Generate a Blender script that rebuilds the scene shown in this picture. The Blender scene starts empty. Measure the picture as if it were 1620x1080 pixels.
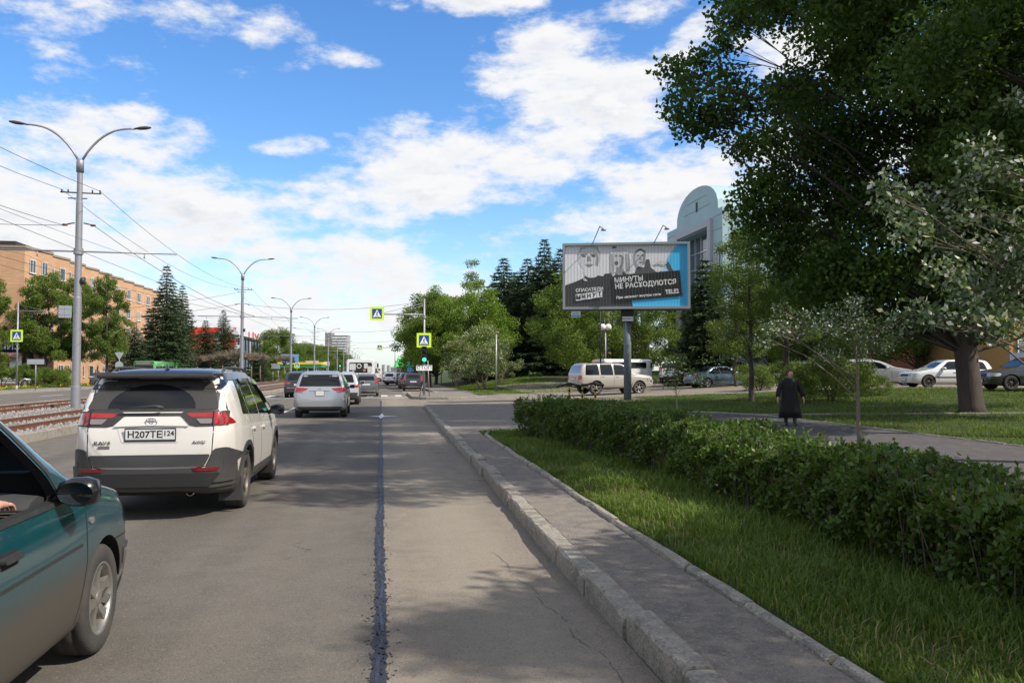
import bpy, bmesh, math, random
import numpy as np
from mathutils import Vector, Matrix
from mathutils.bvhtree import BVHTree
from mathutils.geometry import delaunay_2d_cdt
R = math.radians
random.seed(7)
S = bpy.context.scene
COL = S.collection
# ------------------------------------------------------------------ camera
F = 1310.0; CH = 1.65
YAW = math.atan(207 / F); PIT = math.atan(48 / F)
cam = bpy.data.cameras.new('camera'); cam.sensor_width = 36; cam.lens = 36 * F / 1620
cam.clip_start = 0.1; cam.clip_end = 6000
co = bpy.data.objects.new('camera', cam); COL.objects.link(co)
co.location = (0, 0, CH); co.rotation_euler = (R(90) + PIT, 0, -YAW)
S.camera = co
def at(px, d):                      # world XY of a photo column at camera depth d
    a = (px - 810) / F
    return (d * (math.sin(YAW) + math.cos(YAW) * a), d * (math.cos(YAW) - math.sin(YAW) * a))
def zat(py, d): return CH + (588 - py) * d / F
def dirv(px, py):
    a = (px - 810) / F; b = (540 - py) / F
    f = Vector((math.sin(YAW) * math.cos(PIT), math.cos(YAW) * math.cos(PIT), math.sin(PIT)))
    r = Vector((math.cos(YAW), -math.sin(YAW), 0)); u = r.cross(f)
    return (f + r * a + u * b).normalized()
# ------------------------------------------------------------------ light
SUN_EL, SUN_AZ = R(46), R(122)      # compass angle clockwise from +Y
sd = Vector((math.sin(SUN_AZ) * math.cos(SUN_EL), math.cos(SUN_AZ) * math.cos(SUN_EL), math.sin(SUN_EL)))
sl = bpy.data.lights.new('sun', 'SUN'); sl.energy = 4.6; sl.angle = R(0.5); sl.color = (1, .93, .82)
so = bpy.data.objects.new('sun', sl); COL.objects.link(so); so.rotation_euler = sd.to_track_quat('Z', 'Y').to_euler()
S.view_settings.view_transform = 'Standard'; S.view_settings.look = 'None'; S.view_settings.gamma = 1
S.view_settings.exposure = 0.35
S.render.engine = 'CYCLES'
S.cycles.max_bounces = 8; S.cycles.transparent_max_bounces = 8
# ------------------------------------------------------------------ node helpers
class N:
    def __init__(s, nt): s.nt = nt
    def n(s, t, **k):
        x = s.nt.nodes.new(t)
        for a, b in k.items(): setattr(x, a, b)
        return x
    def l(s, a, b): s.nt.links.new(a, b)
    def _in(s, sock, v):
        if hasattr(v, 'node'): s.l(v, sock)
        else: sock.default_value = v
    def m(s, op, a, b=None, c=None, clamp=False):
        x = s.n('ShaderNodeMath', operation=op); x.use_clamp = clamp
        s._in(x.inputs[0], a)
        if b is not None: s._in(x.inputs[1], b)
        if c is not None: s._in(x.inputs[2], c)
        return x.outputs[0]
    def mr(s, v, a, b, c=0., d=1., smooth=True):
        x = s.n('ShaderNodeMapRange'); x.interpolation_type = 'SMOOTHSTEP' if smooth else 'LINEAR'
        s._in(x.inputs[0], v); x.inputs[1].default_value = a; x.inputs[2].default_value = b
        x.inputs[3].default_value = c; x.inputs[4].default_value = d
        return x.outputs[0]
    def noise(s, vec, scale, detail=4, rough=.55, dim='3D', out=0):
        x = s.n('ShaderNodeTexNoise'); x.noise_dimensions = dim
        if vec is not None: s.l(vec, x.inputs['Vector'])
        x.inputs['Scale'].default_value = scale; x.inputs['Detail'].default_value = detail
        x.inputs['Roughness'].default_value = rough
        return x.outputs[out]
    def mix(s, f, a, b, blend='MIX'):
        x = s.n('ShaderNodeMix', data_type='RGBA', blend_type=blend)
        s._in(x.inputs[0], f)
        s._in(x.inputs[6], a if hasattr(a, 'node') else (*a[:3], 1)); s._in(x.inputs[7], b if hasattr(b, 'node') else (*b[:3], 1))
        return x.outputs[2]
    def sc(s, vec, v):
        x = s.n('ShaderNodeVectorMath', operation='MULTIPLY'); s.l(vec, x.inputs[0]); x.inputs[1].default_value = v
        return x.outputs[0]
# ------------------------------------------------------------------ sky with clouds (laid out by compass direction and height)
W = bpy.data.worlds.new('World'); S.world = W; W.use_nodes = True
nt = W.node_tree; nt.nodes.clear(); k = N(nt)
sky = k.n('ShaderNodeTexSky', sky_type='NISHITA'); sky.sun_disc = False
sky.sun_elevation = SUN_EL; sky.sun_rotation = SUN_AZ; sky.air_density = 1.0; sky.dust_density = .6; sky.ozone_density = 2.5
tc = k.n('ShaderNodeTexCoord').outputs['Generated']
sx = k.n('ShaderNodeSeparateXYZ'); k.l(tc, sx.inputs[0])
az = k.m('MULTIPLY', k.m('ARCTAN2', sx.outputs[0], sx.outputs[1]), 57.2958)
el = k.m('MULTIPLY', k.m('ARCSINE', sx.outputs[2]), 57.2958)
def blob(a, e, ra, re, tilt, w):
    c, s_ = math.cos(R(tilt)), math.sin(R(tilt))
    da = k.m('SUBTRACT', az, a); de = k.m('SUBTRACT', el, e)
    u = k.m('MULTIPLY_ADD', da, c / ra, k.m('MULTIPLY', de, s_ / ra))
    v = k.m('MULTIPLY_ADD', da, -s_ / re, k.m('MULTIPLY', de, c / re))
    q = k.m('MULTIPLY_ADD', u, u, k.m('MULTIPLY', v, v))
    return k.m('MULTIPLY', k.mr(q, 0, 2.6, 1, 0, False), w)
def pe(px, py):
    d = dirv(px, py); return math.degrees(math.atan2(d.x, d.y)), math.degrees(math.asin(d.z))
DEG = 1620 / 63.4
BL = [  # px, py, half-width px, half-height px, tilt, weight
    (870, 95, 120, 55, 8, 1.15), (940, 155, 145, 60, 10, 1.1), (720, 265, 190, 80, 12, 1.12), (600, 300, 130, 55, 0, 1.0), (1000, 190, 80, 30, 5, .9), (880, 225, 150, 50, 8, .8), (560, 335, 200, 60, 10, .85), (660, 240, 90, 40, 10, .8),
    (1110, 285, 170, 90, 25, 1.2), (980, 345, 120, 50, 5, .7), (1220, 250, 110, 60, 10, .9),
    (200, 20, 300, 42, 0, .75), (60, 45, 130, 40, 0, .6), (700, 2, 160, 20, 0, .9), (1010, 20, 90, 35, 20, .6), (440, 105, 110, 26, 20, .62), (545, 88, 50, 20, -10, .6),
    (290, 60, 80, 26, -8, .5), (460, 233, 50, 19, 4, 1.0), (275, 235, 75, 38, 25, .62), (110, 135, 60, 30, -20, .5), (210, 95, 60, 25, -20, .45),
    (70, 230, 190, 70, 0, .85), (30, 330, 240, 120, 0, 1.05), (230, 360, 260, 90, 0, 1.0), (480, 420, 280, 100, 0, .95), (740, 420, 260, 70, 0, .55), (650, 500, 400, 80, 0, .95), (300, 500, 400, 90, 0, .9),
    (100, 520, 300, 100, 0, .9), (880, 400, 90, 25, 5, .55), (1100, 60, 60, 30, 30, .7), (1300, 60, 120, 60, 0, .8), (1500, 250, 150, 120, 0, .9)]
bs = None
for (px, py, wx, wy, t, w) in BL:
    a, e = pe(px, py)
    b = blob(a, e, wx / DEG, wy / DEG, t, w)
    bs = b if bs is None else k.m('MAXIMUM', bs, b)
# unseen sky behind and overhead: heavy cloud added to whiten the fill light
back = k.m('MULTIPLY', k.mr(k.m('ABSOLUTE', k.m('SUBTRACT', az, 9)), 34, 55, 0, 1), .80)
over = k.m('MULTIPLY', k.mr(el, 32, 48, 0, 1), .70)
bs = k.m('MAXIMUM', bs, k.m('MAXIMUM', back, over))
cb = k.n('ShaderNodeCombineXYZ'); k.l(k.m('MULTIPLY', az, .055), cb.inputs[0]); k.l(k.m('MULTIPLY', el, .12), cb.inputs[1])
cv = cb.outputs[0]
def dens(vec):
    n1 = k.noise(vec, 1.9, 12, .62); n2 = k.noise(vec, 6.5, 8, .65)
    return k.m('ADD', k.m('MULTIPLY', n1, 1.25), k.m('MULTIPLY', n2, .45))
off = k.n('ShaderNodeVectorMath', operation='ADD'); k.l(cv, off.inputs[0]); off.inputs[1].default_value = (.02, .1, 0)
d0 = dens(cv); d1 = dens(off.outputs[0])
cov = k.m('ADD', k.m('MULTIPLY', bs, 1.15), k.m('MULTIPLY_ADD', d0, 2.7, -.85 * 2.7 - .60))
mask = k.mr(cov, -.16, .58)
shade = k.mr(k.m('SUBTRACT', d1, d0), -.12, .14, 1, 0)
thick = k.mr(cov, .30, .95, 0, 1)
sh2 = k.m('MULTIPLY', k.m('SUBTRACT', 1, shade), k.m('MULTIPLY', thick, .75))
ccol = k.mix(sh2, (8.8, 8.8, 8.9), (6.0, 6.4, 7.2))
hs = k.n('ShaderNodeHueSaturation'); k.l(sky.outputs[0], hs.inputs['Color']); hs.inputs['Saturation'].default_value = 1.28; hs.inputs['Value'].default_value = 2.0
hs.inputs['Hue'].default_value = .505
hor = k.mr(el, -1, 9, .55, 0)
skyc = k.mix(hor, hs.outputs[0], (6.6, 7.7, 9.0))
fin = k.mix(mask, skyc, ccol)
bg = k.n('ShaderNodeBackground'); k.l(fin, bg.inputs[0]); bg.inputs[1].default_value = .085
wo = k.n('ShaderNodeOutputWorld'); k.l(bg.outputs[0], wo.inputs[0])
# ------------------------------------------------------------------ materials
MATS = {}
def mat(name, col, rough=.6, metal=0., var=0., vscale=6., col2=None, bump=0., bscale=60., coat=0., emit=None, spec=.5, stretch=(1, 1, 1), coord='Object', detail=5):
    if name in MATS: return MATS[name]
    m = bpy.data.materials.new(name); m.use_nodes = True; MATS[name] = m
    kk = N(m.node_tree); b = m.node_tree.nodes['Principled BSDF']
    b.inputs['Roughness'].default_value = rough; b.inputs['Metallic'].default_value = metal
    b.inputs['Coat Weight'].default_value = coat; b.inputs['Coat Roughness'].default_value = .04
    b.inputs['Specular IOR Level'].default_value = spec
    b.inputs['Base Color'].default_value = (*col, 1)
    if emit: b.inputs['Emission Color'].default_value = (*emit[:3], 1); b.inputs['Emission Strength'].default_value = emit[3]
    if var or bump:
        t = kk.n('ShaderNodeTexCoord').outputs[coord]
        v = kk.sc(t, stretch)
    if var:
        nn = kk.noise(v, vscale, detail, .6)
        c2 = col2 or tuple(c * .45 for c in col)
        f = kk.mr(nn, .5 - .28, .5 + .28, 0, var, False)
        kk.l(kk.mix(f, col, c2), b.inputs['Base Color'])
        kk.l(kk.mr(nn, .3, .7, max(0, rough - .08), min(1, rough + .12), False), b.inputs['Roughness'])
    if bump:
        bb = kk.n('ShaderNodeBump'); bb.inputs['Strength'].default_value = bump; bb.inputs['Distance'].default_value = .02
        kk.l(kk.noise(v, bscale, 4, .6), bb.inputs['Height']); kk.l(bb.outputs[0], b.inputs['Normal'])
    return m
def leafmat(name, cols, trans=.45, rough=.55, back=None):
    if name in MATS: return MATS[name]
    m = bpy.data.materials.new(name); m.use_nodes = True; MATS[name] = m
    kk = N(m.node_tree); b = m.node_tree.nodes['Principled BSDF']; o = m.node_tree.nodes['Material Output']
    g = kk.n('ShaderNodeNewGeometry'); ri = g.outputs['Random Per Island']
    ramp = kk.n('ShaderNodeValToRGB'); kk.l(ri, ramp.inputs[0])
    el_ = ramp.color_ramp.elements
    el_[0].color = (*cols[0], 1); el_[1].color = (*cols[-1], 1)
    for i, c in enumerate(cols[1:-1]):
        e = el_.new((i + 1) / (len(cols) - 1)); e.color = (*c, 1)
    c = ramp.outputs[0]
    t = kk.n('ShaderNodeTexCoord').outputs['Object']
    c = kk.mix(kk.mr(kk.noise(t, .7, 3), .35, .65, 0, .35), c, tuple(x * 1.5 for x in cols[-1]))
    if back: c = kk.mix(g.outputs['Backfacing'], c, back)
    kk.l(c, b.inputs['Base Color']); b.inputs['Roughness'].default_value = rough; b.inputs['Specular IOR Level'].default_value = .3
    tr = kk.n('ShaderNodeBsdfTranslucent'); kk.l(kk.mix(1., c, (1., 1.05, .45), 'MULTIPLY'), tr.inputs[0])
    mx = kk.n('ShaderNodeMixShader'); mx.inputs[0].default_value = trans
    kk.l(b.outputs[0], mx.inputs[1]); kk.l(tr.outputs[0], mx.inputs[2]); kk.l(mx.outputs[0], o.inputs[0])
    return m
def brickmat(name, c1, c2, mortar, s=1.0, var=.35):
    if name in MATS: return MATS[name]
    m = bpy.data.materials.new(name); m.use_nodes = True; MATS[name] = m
    kk = N(m.node_tree); b = m.node_tree.nodes['Principled BSDF']; b.inputs['Roughness'].default_value = .9
    t = kk.n('ShaderNodeTexCoord').outputs['Object']
    sp = kk.n('ShaderNodeSeparateXYZ'); kk.l(t, sp.inputs[0])
    cbx = kk.n('ShaderNodeCombineXYZ'); kk.l(kk.m('ADD', sp.outputs[0], sp.outputs[1]), cbx.inputs[0]); kk.l(sp.outputs[2], cbx.inputs[1])
    br = kk.n('ShaderNodeTexBrick'); kk.l(cbx.outputs[0], br.inputs['Vector'])
    br.inputs['Color1'].default_value = (*c1, 1); br.inputs['Color2'].default_value = (*c2, 1); br.inputs['Mortar'].default_value = (*mortar, 1)
    br.inputs['Scale'].default_value = s; br.inputs['Brick Width'].default_value = .5; br.inputs['Row Height'].default_value = .16; br.inputs['Mortar Size'].default_value = .02
    n = kk.noise(t, .35, 5); n2 = kk.noise(t, 3, 4)
    c = kk.mix(kk.mr(n, .35, .7, 0, var), br.outputs[0], tuple(x * .6 for x in c1))
    c = kk.mix(kk.mr(n2, .4, .7, 0, .2), c, c2)
    kk.l(c, b.inputs['Base Color'])
    return m
# ------------------------------------------------------------------ object helpers
def tag(o, label=None, cat=None, group=None, kind=None):
    if label: o['label'] = label
    if cat: o['category'] = cat
    if group: o['group'] = group
    if kind: o['kind'] = kind
    return o
def thing(name, label, cat, loc=(0, 0, 0), rz=0, group=None):
    o = bpy.data.objects.new(name, None); COL.objects.link(o); o.location = loc; o.rotation_euler = (0, 0, rz)
    o.empty_display_size = .2
    return tag(o, label, cat, group)
def link(name, me, parent=None):
    o = bpy.data.objects.new(name, me); COL.objects.link(o)
    if parent: o.parent = parent
    return o
def kids(o): return [c for c in bpy.data.objects if c.parent == o]
def copy_tree(o, loc=None, rz=None, label=None, group=None, scale=None, swap=None):
    def rec(x, par):
        c = x.copy(); COL.objects.link(c)
        if par: c.parent = par
        if swap and x.type == 'MESH':
            for i, ms in enumerate(x.material_slots):
                if ms.material and ms.material.name in swap:
                    c.material_slots[i].link = 'OBJECT'; c.material_slots[i].material = MATS[swap[ms.material.name]]
        for ch in kids(x): rec(ch, c)
        return c
    c = rec(o, None)
    if loc is not None: c.location = loc
    if rz is not None: c.rotation_euler = (0, 0, rz)
    if scale: c.scale = scale if hasattr(scale, '__len__') else (scale,) * 3
    if label: c['label'] = label
    if group: c['group'] = group
    return c
class MB:
    def __init__(s): s.v = []; s.f = []; s.mi = []; s.sm = []
    def add(s, v, f, mi=0, sm=False):
        o = len(s.v); s.v += [tuple(x) for x in v]; s.f += [tuple(i + o for i in q) for q in f]; s.mi += [mi] * len(f); s.sm += [sm] * len(f); return s
    def box(s, c, d, rz=0, mi=0, rot=None, tp=(1, 1)):
        hx, hy, hz = d[0] / 2, d[1] / 2, d[2] / 2
        v = [Vector((x * hx * (tp[0] if z > 0 else 1), y * hy * (tp[1] if z > 0 else 1), z * hz)) for z in (-1, 1) for x, y in ((-1, -1), (1, -1), (1, 1), (-1, 1))]
        M = rot if rot is not None else Matrix.Rotation(rz, 3, 'Z')
        v = [M @ p + Vector(c) for p in v]
        return s.add(v, [(3, 2, 1, 0), (4, 5, 6, 7), (0, 1, 5, 4), (1, 2, 6, 5), (2, 3, 7, 6), (3, 0, 4, 7)], mi)
    def tube(s, pts, r, n=8, mi=0, cap=True, sm=True):
        pts = [Vector(p) for p in pts]; rs = r if hasattr(r, '__len__') else [r] * len(pts)
        V = []; prev = None
        for i, p in enumerate(pts):
            t = (pts[min(i + 1, len(pts) - 1)] - pts[max(i - 1, 0)])
            t = t.normalized() if t.length > 1e-9 else Vector((0, 0, 1))
            if prev is None:
                a = t.cross(Vector((0, 0, 1)) if abs(t.z) < .9 else Vector((1, 0, 0))).normalized()
            else: a = (prev - t * prev.dot(t)).normalized()
            prev = a; b = t.cross(a)
            for j in range(n):
                q = 2 * math.pi * j / n; V.append(p + (a * math.cos(q) + b * math.sin(q)) * rs[i])
        Fc = [(i * n + j, i * n + (j + 1) % n, (i + 1) * n + (j + 1) % n, (i + 1) * n + j) for i in range(len(pts) - 1) for j in range(n)]
        if cap: Fc += [tuple(range(n - 1, -1, -1)), tuple((len(pts) - 1) * n + j for j in range(n))]
        return s.add(V, Fc, mi, sm)
    def lathe(s, prof, n=24, c=(0, 0, 0), axis='Z', mi=0, sm=True):
        V = []
        for r, h in prof:
            for j in range(n):
                q = 2 * math.pi * j / n; a, b = r * math.cos(q), r * math.sin(q)
                p = (a, b, h) if axis == 'Z' else ((h, a, b) if axis == 'X' else (b, h, a))
                V.append(Vector(p) + Vector(c))
        Fc = [(i * n + j, i * n + (j + 1) % n, (i + 1) * n + (j + 1) % n, (i + 1) * n + j) for i in range(len(prof) - 1) for j in range(n)]
        return s.add(V, Fc, mi, sm)
    def prism(s, poly, z0, z1, mi=0, M=None):
        n = len(poly); V = [Vector((p[0], p[1], z0)) for p in poly] + [Vector((p[0], p[1], z1)) for p in poly]
        if M is not None: V = [M @ v for v in V]
        return s.add(V, [tuple(range(n - 1, -1, -1)), tuple(range(n, 2 * n))] + [(i, (i + 1) % n, n + (i + 1) % n, n + i) for i in range(n)], mi)
    def build(s, name, mats, parent=None, loc=None, smooth_angle=None):
        me = bpy.data.meshes.new(name); me.from_pydata(s.v, [], s.f)
        for m in (mats if isinstance(mats, (list, tuple)) else [mats]): me.materials.append(m)
        me.polygons.foreach_set('material_index', s.mi); me.polygons.foreach_set('use_smooth', s.sm)
        me.update()
        if smooth_angle: 
            me.polygons.foreach_set('use_smooth', [True] * len(me.polygons)); me.set_sharp_from_angle(angle=R(smooth_angle))
        o = link(name, me, parent)
        if loc: o.location = loc
        return o
def npmesh(name, V, nper, mats, parent=None, mi=None, smooth=False):
    """V: (k*nper,3) vertices of k separate polygons with nper corners each"""
    V = np.asarray(V, dtype=np.float32).reshape(-1, 3); nv = len(V); nf = nv // nper
    me = bpy.data.meshes.new(name); me.vertices.add(nv); me.vertices.foreach_set('co', V.ravel())
    me.loops.add(nv); me.loops.foreach_set('vertex_index', np.arange(nv, dtype=np.int32))
    me.polygons.add(nf); me.polygons.foreach_set('loop_start', np.arange(0, nv, nper, dtype=np.int32)); me.polygons.foreach_set('loop_total', np.full(nf, nper, dtype=np.int32))
    for m in (mats if isinstance(mats, (list, tuple)) else [mats]): me.materials.append(m)
    if mi is not None: me.polygons.foreach_set('material_index', np.asarray(mi, dtype=np.int32))
    me.update(calc_edges=True); me.validate()
    return link(name, me, parent)
def text_mesh(name, body, size, m, parent, loc, rot, extrude=.002, bold=.0, align='CENTER', sx=1.0):
    cu = bpy.data.curves.new(name, 'FONT'); cu.body = body; cu.size = size; cu.extrude = extrude; cu.offset = bold
    cu.align_x = align; cu.align_y = 'CENTER'; cu.resolution_u = 3
    t = bpy.data.objects.new(name, cu); COL.objects.link(t)
    bpy.context.view_layer.update()
    me = bpy.data.meshes.new_from_object(t.evaluated_get(bpy.context.evaluated_depsgraph_get()))
    bpy.data.objects.remove(t); bpy.data.curves.remove(cu)
    me.materials.clear(); me.materials.append(m)
    o = link(name, me, parent); o.location = loc; o.rotation_euler = rot; o.scale = (sx, 1, 1)
    return o
def interp(t, pts):
    if t <= pts[0][0]: return pts[0][1]
    for (a, b), (c, d) in zip(pts, pts[1:]):
        if t <= c: return b + (d - b) * (t - a) / (c - a)
    return pts[-1][1]
def sstep(a, b, x):
    t = min(1, max(0, (x - a) / (b - a))); return t * t * (3 - 2 * t)
# ================================================================== GROUND, ROADS, KERBS
def Hh(x, y):
    if x < 0: return .14
    return .15 + .68 * sstep(8, 28, x) * sstep(14, 36, y) + .95 * sstep(6, 15, x) * sstep(58, 86, y)
def ground_mat(name, cols, scales, speck=None, rough=.95, bump=.4, bscale=80, bdist=.01, cracks=False, streak=None, tracks=None):
    m = bpy.data.materials.new(name); m.use_nodes = True; MATS[name] = m
    kk = N(m.node_tree); b = m.node_tree.nodes['Principled BSDF']; b.inputs['Roughness'].default_value = rough; b.inputs['Specular IOR Level'].default_value = .25
    t = kk.n('ShaderNodeTexCoord').outputs['Object']
    c = cols[0]
    for cc, s in zip(cols[1:], scales):
        c = kk.mix(kk.mr(kk.noise(t, s, 6, .62), .40, .62), c, cc)
    if streak:
        st = kk.noise(kk.sc(t, (1, .03, 1)), streak[1], 3)
        c = kk.mix(kk.mr(st, .35, .7, 0, .6), c, streak[0])
    if tracks:
        sp_ = kk.n('ShaderNodeSeparateXYZ'); kk.l(t, sp_.inputs[0])
        for cx_ in tracks[0]:
            dd = kk.m('ABSOLUTE', kk.m('SUBTRACT', kk.m('ADD', sp_.outputs[0], kk.m('MULTIPLY', kk.m('SUBTRACT', kk.noise(kk.sc(t, (.3, .06, 1)), 1.), .5), .8)), cx_))
            c = kk.mix(kk.m('MULTIPLY', kk.mr(dd, .12, .55, 1, 0), tracks[2]), c, tracks[1])
    if speck:
        vo = kk.n('ShaderNodeTexVoronoi'); kk.l(t, vo.inputs['Vector']); vo.inputs['Scale'].default_value = speck[1]
        rr = kk.n('ShaderNodeSeparateColor'); kk.l(vo.outputs['Color'], rr.inputs[0])
        c = kk.mix(kk.m('MULTIPLY', kk.mr(rr.outputs[0], .90, .97), .75), c, speck[0])
        c = kk.mix(kk.m('MULTIPLY', kk.mr(rr.outputs[1], .82, .92), .45), c, tuple(x * .25 for x in speck[0]))
    if cracks:
        dn = kk.n('ShaderNodeVectorMath', operation='ADD'); kk.l(t, dn.inputs[0])
        kk.l(kk.sc(kk.noise(t, 1.3, 5, .65, out=1), (1.1, 1.1, 0)), dn.inputs[1])
        vc = kk.n('ShaderNodeTexVoronoi', feature='DISTANCE_TO_EDGE'); kk.l(dn.outputs[0], vc.inputs['Vector']); vc.inputs['Scale'].default_value = .28
        cr = kk.m('MULTIPLY', kk.mr(vc.outputs['Distance'], .001, .006, 1, 0), kk.mr(kk.noise(t, .45, 3), .52, .60))
        c = kk.mix(kk.m('MULTIPLY', cr, .55), c, (.025, .022, .02))
    kk.l(c, b.inputs['Base Color'])
    bb = kk.n('ShaderNodeBump'); bb.inputs['Strength'].default_value = bump; bb.inputs['Distance'].default_value = bdist
    kk.l(kk.noise(t, bscale, 3, .7), bb.inputs['Height']); kk.l(bb.outputs[0], b.inputs['Normal'])
    return m
M_asph = ground_mat('asphalt', [(.122, .107, .091), (.138, .121, .102), (.105, .093, .080)], [.35, 2.5], speck=((.20, .18, .155), 120), bump=.6, bscale=120, streak=((.162, .142, .118), 1.1), cracks=True, tracks=((-2.05, -6.0), (.080, .071, .062), .5))
M_dust = ground_mat('dusty_asphalt', [(.215, .182, .142), (.185, .158, .125), (.235, .198, .155)], [.5, 3.], speck=((.28, .25, .21), 130), bump=.5, bscale=120, streak=((.155, .137, .113), 2.2), cracks=True, tracks=((.75,), (.27, .235, .18), .5))
M_pave = ground_mat('pavement_asphalt', [(.185, .163, .140), (.145, .13, .115), (.22, .19, .155)], [1.1, 6], speck=((.3, .27, .23), 110), bump=.9, bscale=70)
M_path = ground_mat('path_asphalt', [(.085, .078, .078), (.105, .096, .09), (.07, .066, .066)], [.8, 5], speck=((.2, .18, .17), 110))
M_conc = ground_mat('kerb_concrete', [(.29, .26, .215), (.205, .185, .155), (.33, .295, .24)], [1.4, 9], speck=((.4, .37, .33), 70), bump=1.0, bscale=45, bdist=.02)
M_soil = ground_mat('lawn_ground', [(.038, .062, .014), (.05, .085, .018), (.055, .05, .028)], [.6, 2.7], bump=1., bscale=30, bdist=.05)
M_bal = ground_mat('ballast', [(.22, .20, .18), (.34, .33, .32), (.12, .10, .09)], [1.0, 14], speck=((.5, .5, .5), 16), bump=1., bscale=22, bdist=.08)
M_farl = M_soil
def grid_sheet(name, xs, ys, zf, m, kind='structure'):
    nx, ny = len(xs), len(ys)
    v = [(x, y, zf(x, y)) for y in ys for x in xs]
    f = [(j * nx + i, j * nx + i + 1, (j + 1) * nx + i + 1, (j + 1) * nx + i) for j in range(ny - 1) for i in range(nx - 1)]
    b = MB(); b.add(v, f, 0, True); o = b.build(name, m); o['kind'] = kind; return o
ys_near = [-40, -20, -10] + list(np.arange(-6, 38, 1.0)) + [37.95, 38.05, 39, 40.5] + list(np.arange(42, 54, 2.0)) + [54, 54.1] + list(np.arange(56, 130, 2.0)) + [135, 150, 180, 230, 300, 420, 600, 900, 1400, 2500, 4200]
xs_g = [-3500, -1200, -500, -250, -140, -90, -60, -45, -36, -31.5, -31.4, -20, -8, 0, 2.2, 2.26] + list(np.arange(3, 6.1, .7)) + [6.1, 6.2, 7, 8, 9, 10, 11, 12, 12.9, 13] + list(np.arange(14, 62, 1.5)) + [70, 90, 130, 200, 400, 900, 2000, 3500]
def zg(x, y):
    if -31.45 < x < 2.23 or (y > 38 and x > 0 and x < 6.15) or (38 < y <= 54 and 0 < x < 12.95): return -.08
    return Hh(x, y)
grid_sheet('ground', xs_g, ys_near, zg, M_soil)
# kerb line (world), following the slight curve of the road edge
KX = [(-30, 1.45), (0, 1.47), (8, 1.50), (14, 1.60), (25, 1.72), (38, 1.90)]
def kx(y): return interp(y, KX)
def lane_edge(y): return kx(y) if y < 38 else (1.9 if y < 60 else 1.7)
yr = [-30, -10, 0, 4, 8, 11, 14, 18, 22, 26, 30, 34, 38, 42, 50, 60, 75, 100, 150, 300, 700, 1500]
def strip(name, fa, fb, ys, z, m, n=2, kind='structure'):
    v = []; f = []
    for y in ys:
        a, b_ = fa(y), fb(y)
        for i in range(n): v.append((a + (b_ - a) * i / (n - 1), y, z))
    for j in range(len(ys) - 1):
        for i in range(n - 1): f.append((j * n + i, j * n + i + 1, (j + 1) * n + i + 1, (j + 1) * n + i))
    b = MB(); b.add(v, f); o = b.build(name, m); o['kind'] = kind; return o
# carriageway: worn lanes, and the dusty parking lane along the kerb (ragged boundary beside the tar line)
rng = np.random.RandomState(3)
strip('road', lambda y: -8.2, lambda y: .0, yr, 0, M_asph, 6)
strip('parking_lane', lambda y: .0, lane_edge, [y for y in yr if y <= 60], 0, M_dust, 3)
strip('road_far_lane', lambda y: .0, lane_edge, [60, 75, 100, 150, 300, 700, 1500], 0, M_asph, 3)
strip('far_carriageway', lambda y: -28.0, lambda y: -16.8, yr, 0, M_asph, 4)
strip('far_pavement', lambda y: -31.6, lambda y: -28.2, yr, .13, M_pave, 2)
# junction apron and side street
grid_sheet('side_street', [1.9, 2.5, 3.5, 4.5, 6, 8, 10, 12, 13.2], [38.0, 42, 46, 50, 54.05], lambda x, y: .004 + (Hh(x, y) + .02) * sstep(2, 9, x), M_dust)
def ysn(x): return 44 - .44 * (x - 11)
xs_s = list(np.arange(10, 62, 1.0)); b = MB(); v = []; f = []
for x in xs_s:
    for j in range(15):
        y = ysn(x) + j * 2.0; v.append((x, y, Hh(x, y) + .045))
for i in range(len(xs_s) - 1):
    for j in range(14): f.append((i * 15 + j, (i + 1) * 15 + j, (i + 1) * 15 + j + 1, i * 15 + j + 1))
b.add(v, f); b.build('car_park', M_dust)['kind'] = 'structure'
# pavement by the kerb, widening into the apron before the junction
b = MB()
ys = [-30, -5, 0, 3, 5, 7, 9, 12, 15, 18, 19.2, 21]
ik = lambda y: interp(y, [(-30, 2.2), (4, 2.28), (7, 2.24), (19.2, 2.38), (21, 2.45)])
v = []; f = []
for y in ys: v += [(kx(y) + .16, y, .152), (ik(y), y, .158)]
for j in range(len(ys) - 1): f.append((2 * j, 2 * j + 1, 2 * j + 3, 2 * j + 2))
b.add(v, f); b.build('pavement', M_pave)['kind'] = 'structure'
b = MB(); v = []; f = []; ys = [21, 24, 28, 32, 36, 37.9]
for y in ys: v += [(kx(y) + .16, y, .156), (interp(y, [(21, 4.2), (24, 5.6), (37.9, 6.5)]), y, .170)]
for j in range(len(ys) - 1): f.append((2 * j, 2 * j + 1, 2 * j + 3, 2 * j + 2))
b.add(v, f); b.build('pavement_apron', M_pave)['kind'] = 'structure'
# bus bay, island and pavement beyond the junction
b = MB(); b.add([(1.9, 50.5, .15), (2.5, 49.3, .15), (3.9, 48.9, .15), (6.2, 49.5, .15), (6.2, 200, .15), (4.0, 200, .15), (4.0, 61, .15), (1.9, 61, .15)], [(0, 1, 2, 3, 4, 5, 6, 7)])
b.build('traffic_island', M_pave)['kind'] = 'structure'
strip('parking_bay', lambda y: 1.7, lambda y: 4.05, [61, 80, 120, 200], .006, M_dust)
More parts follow.
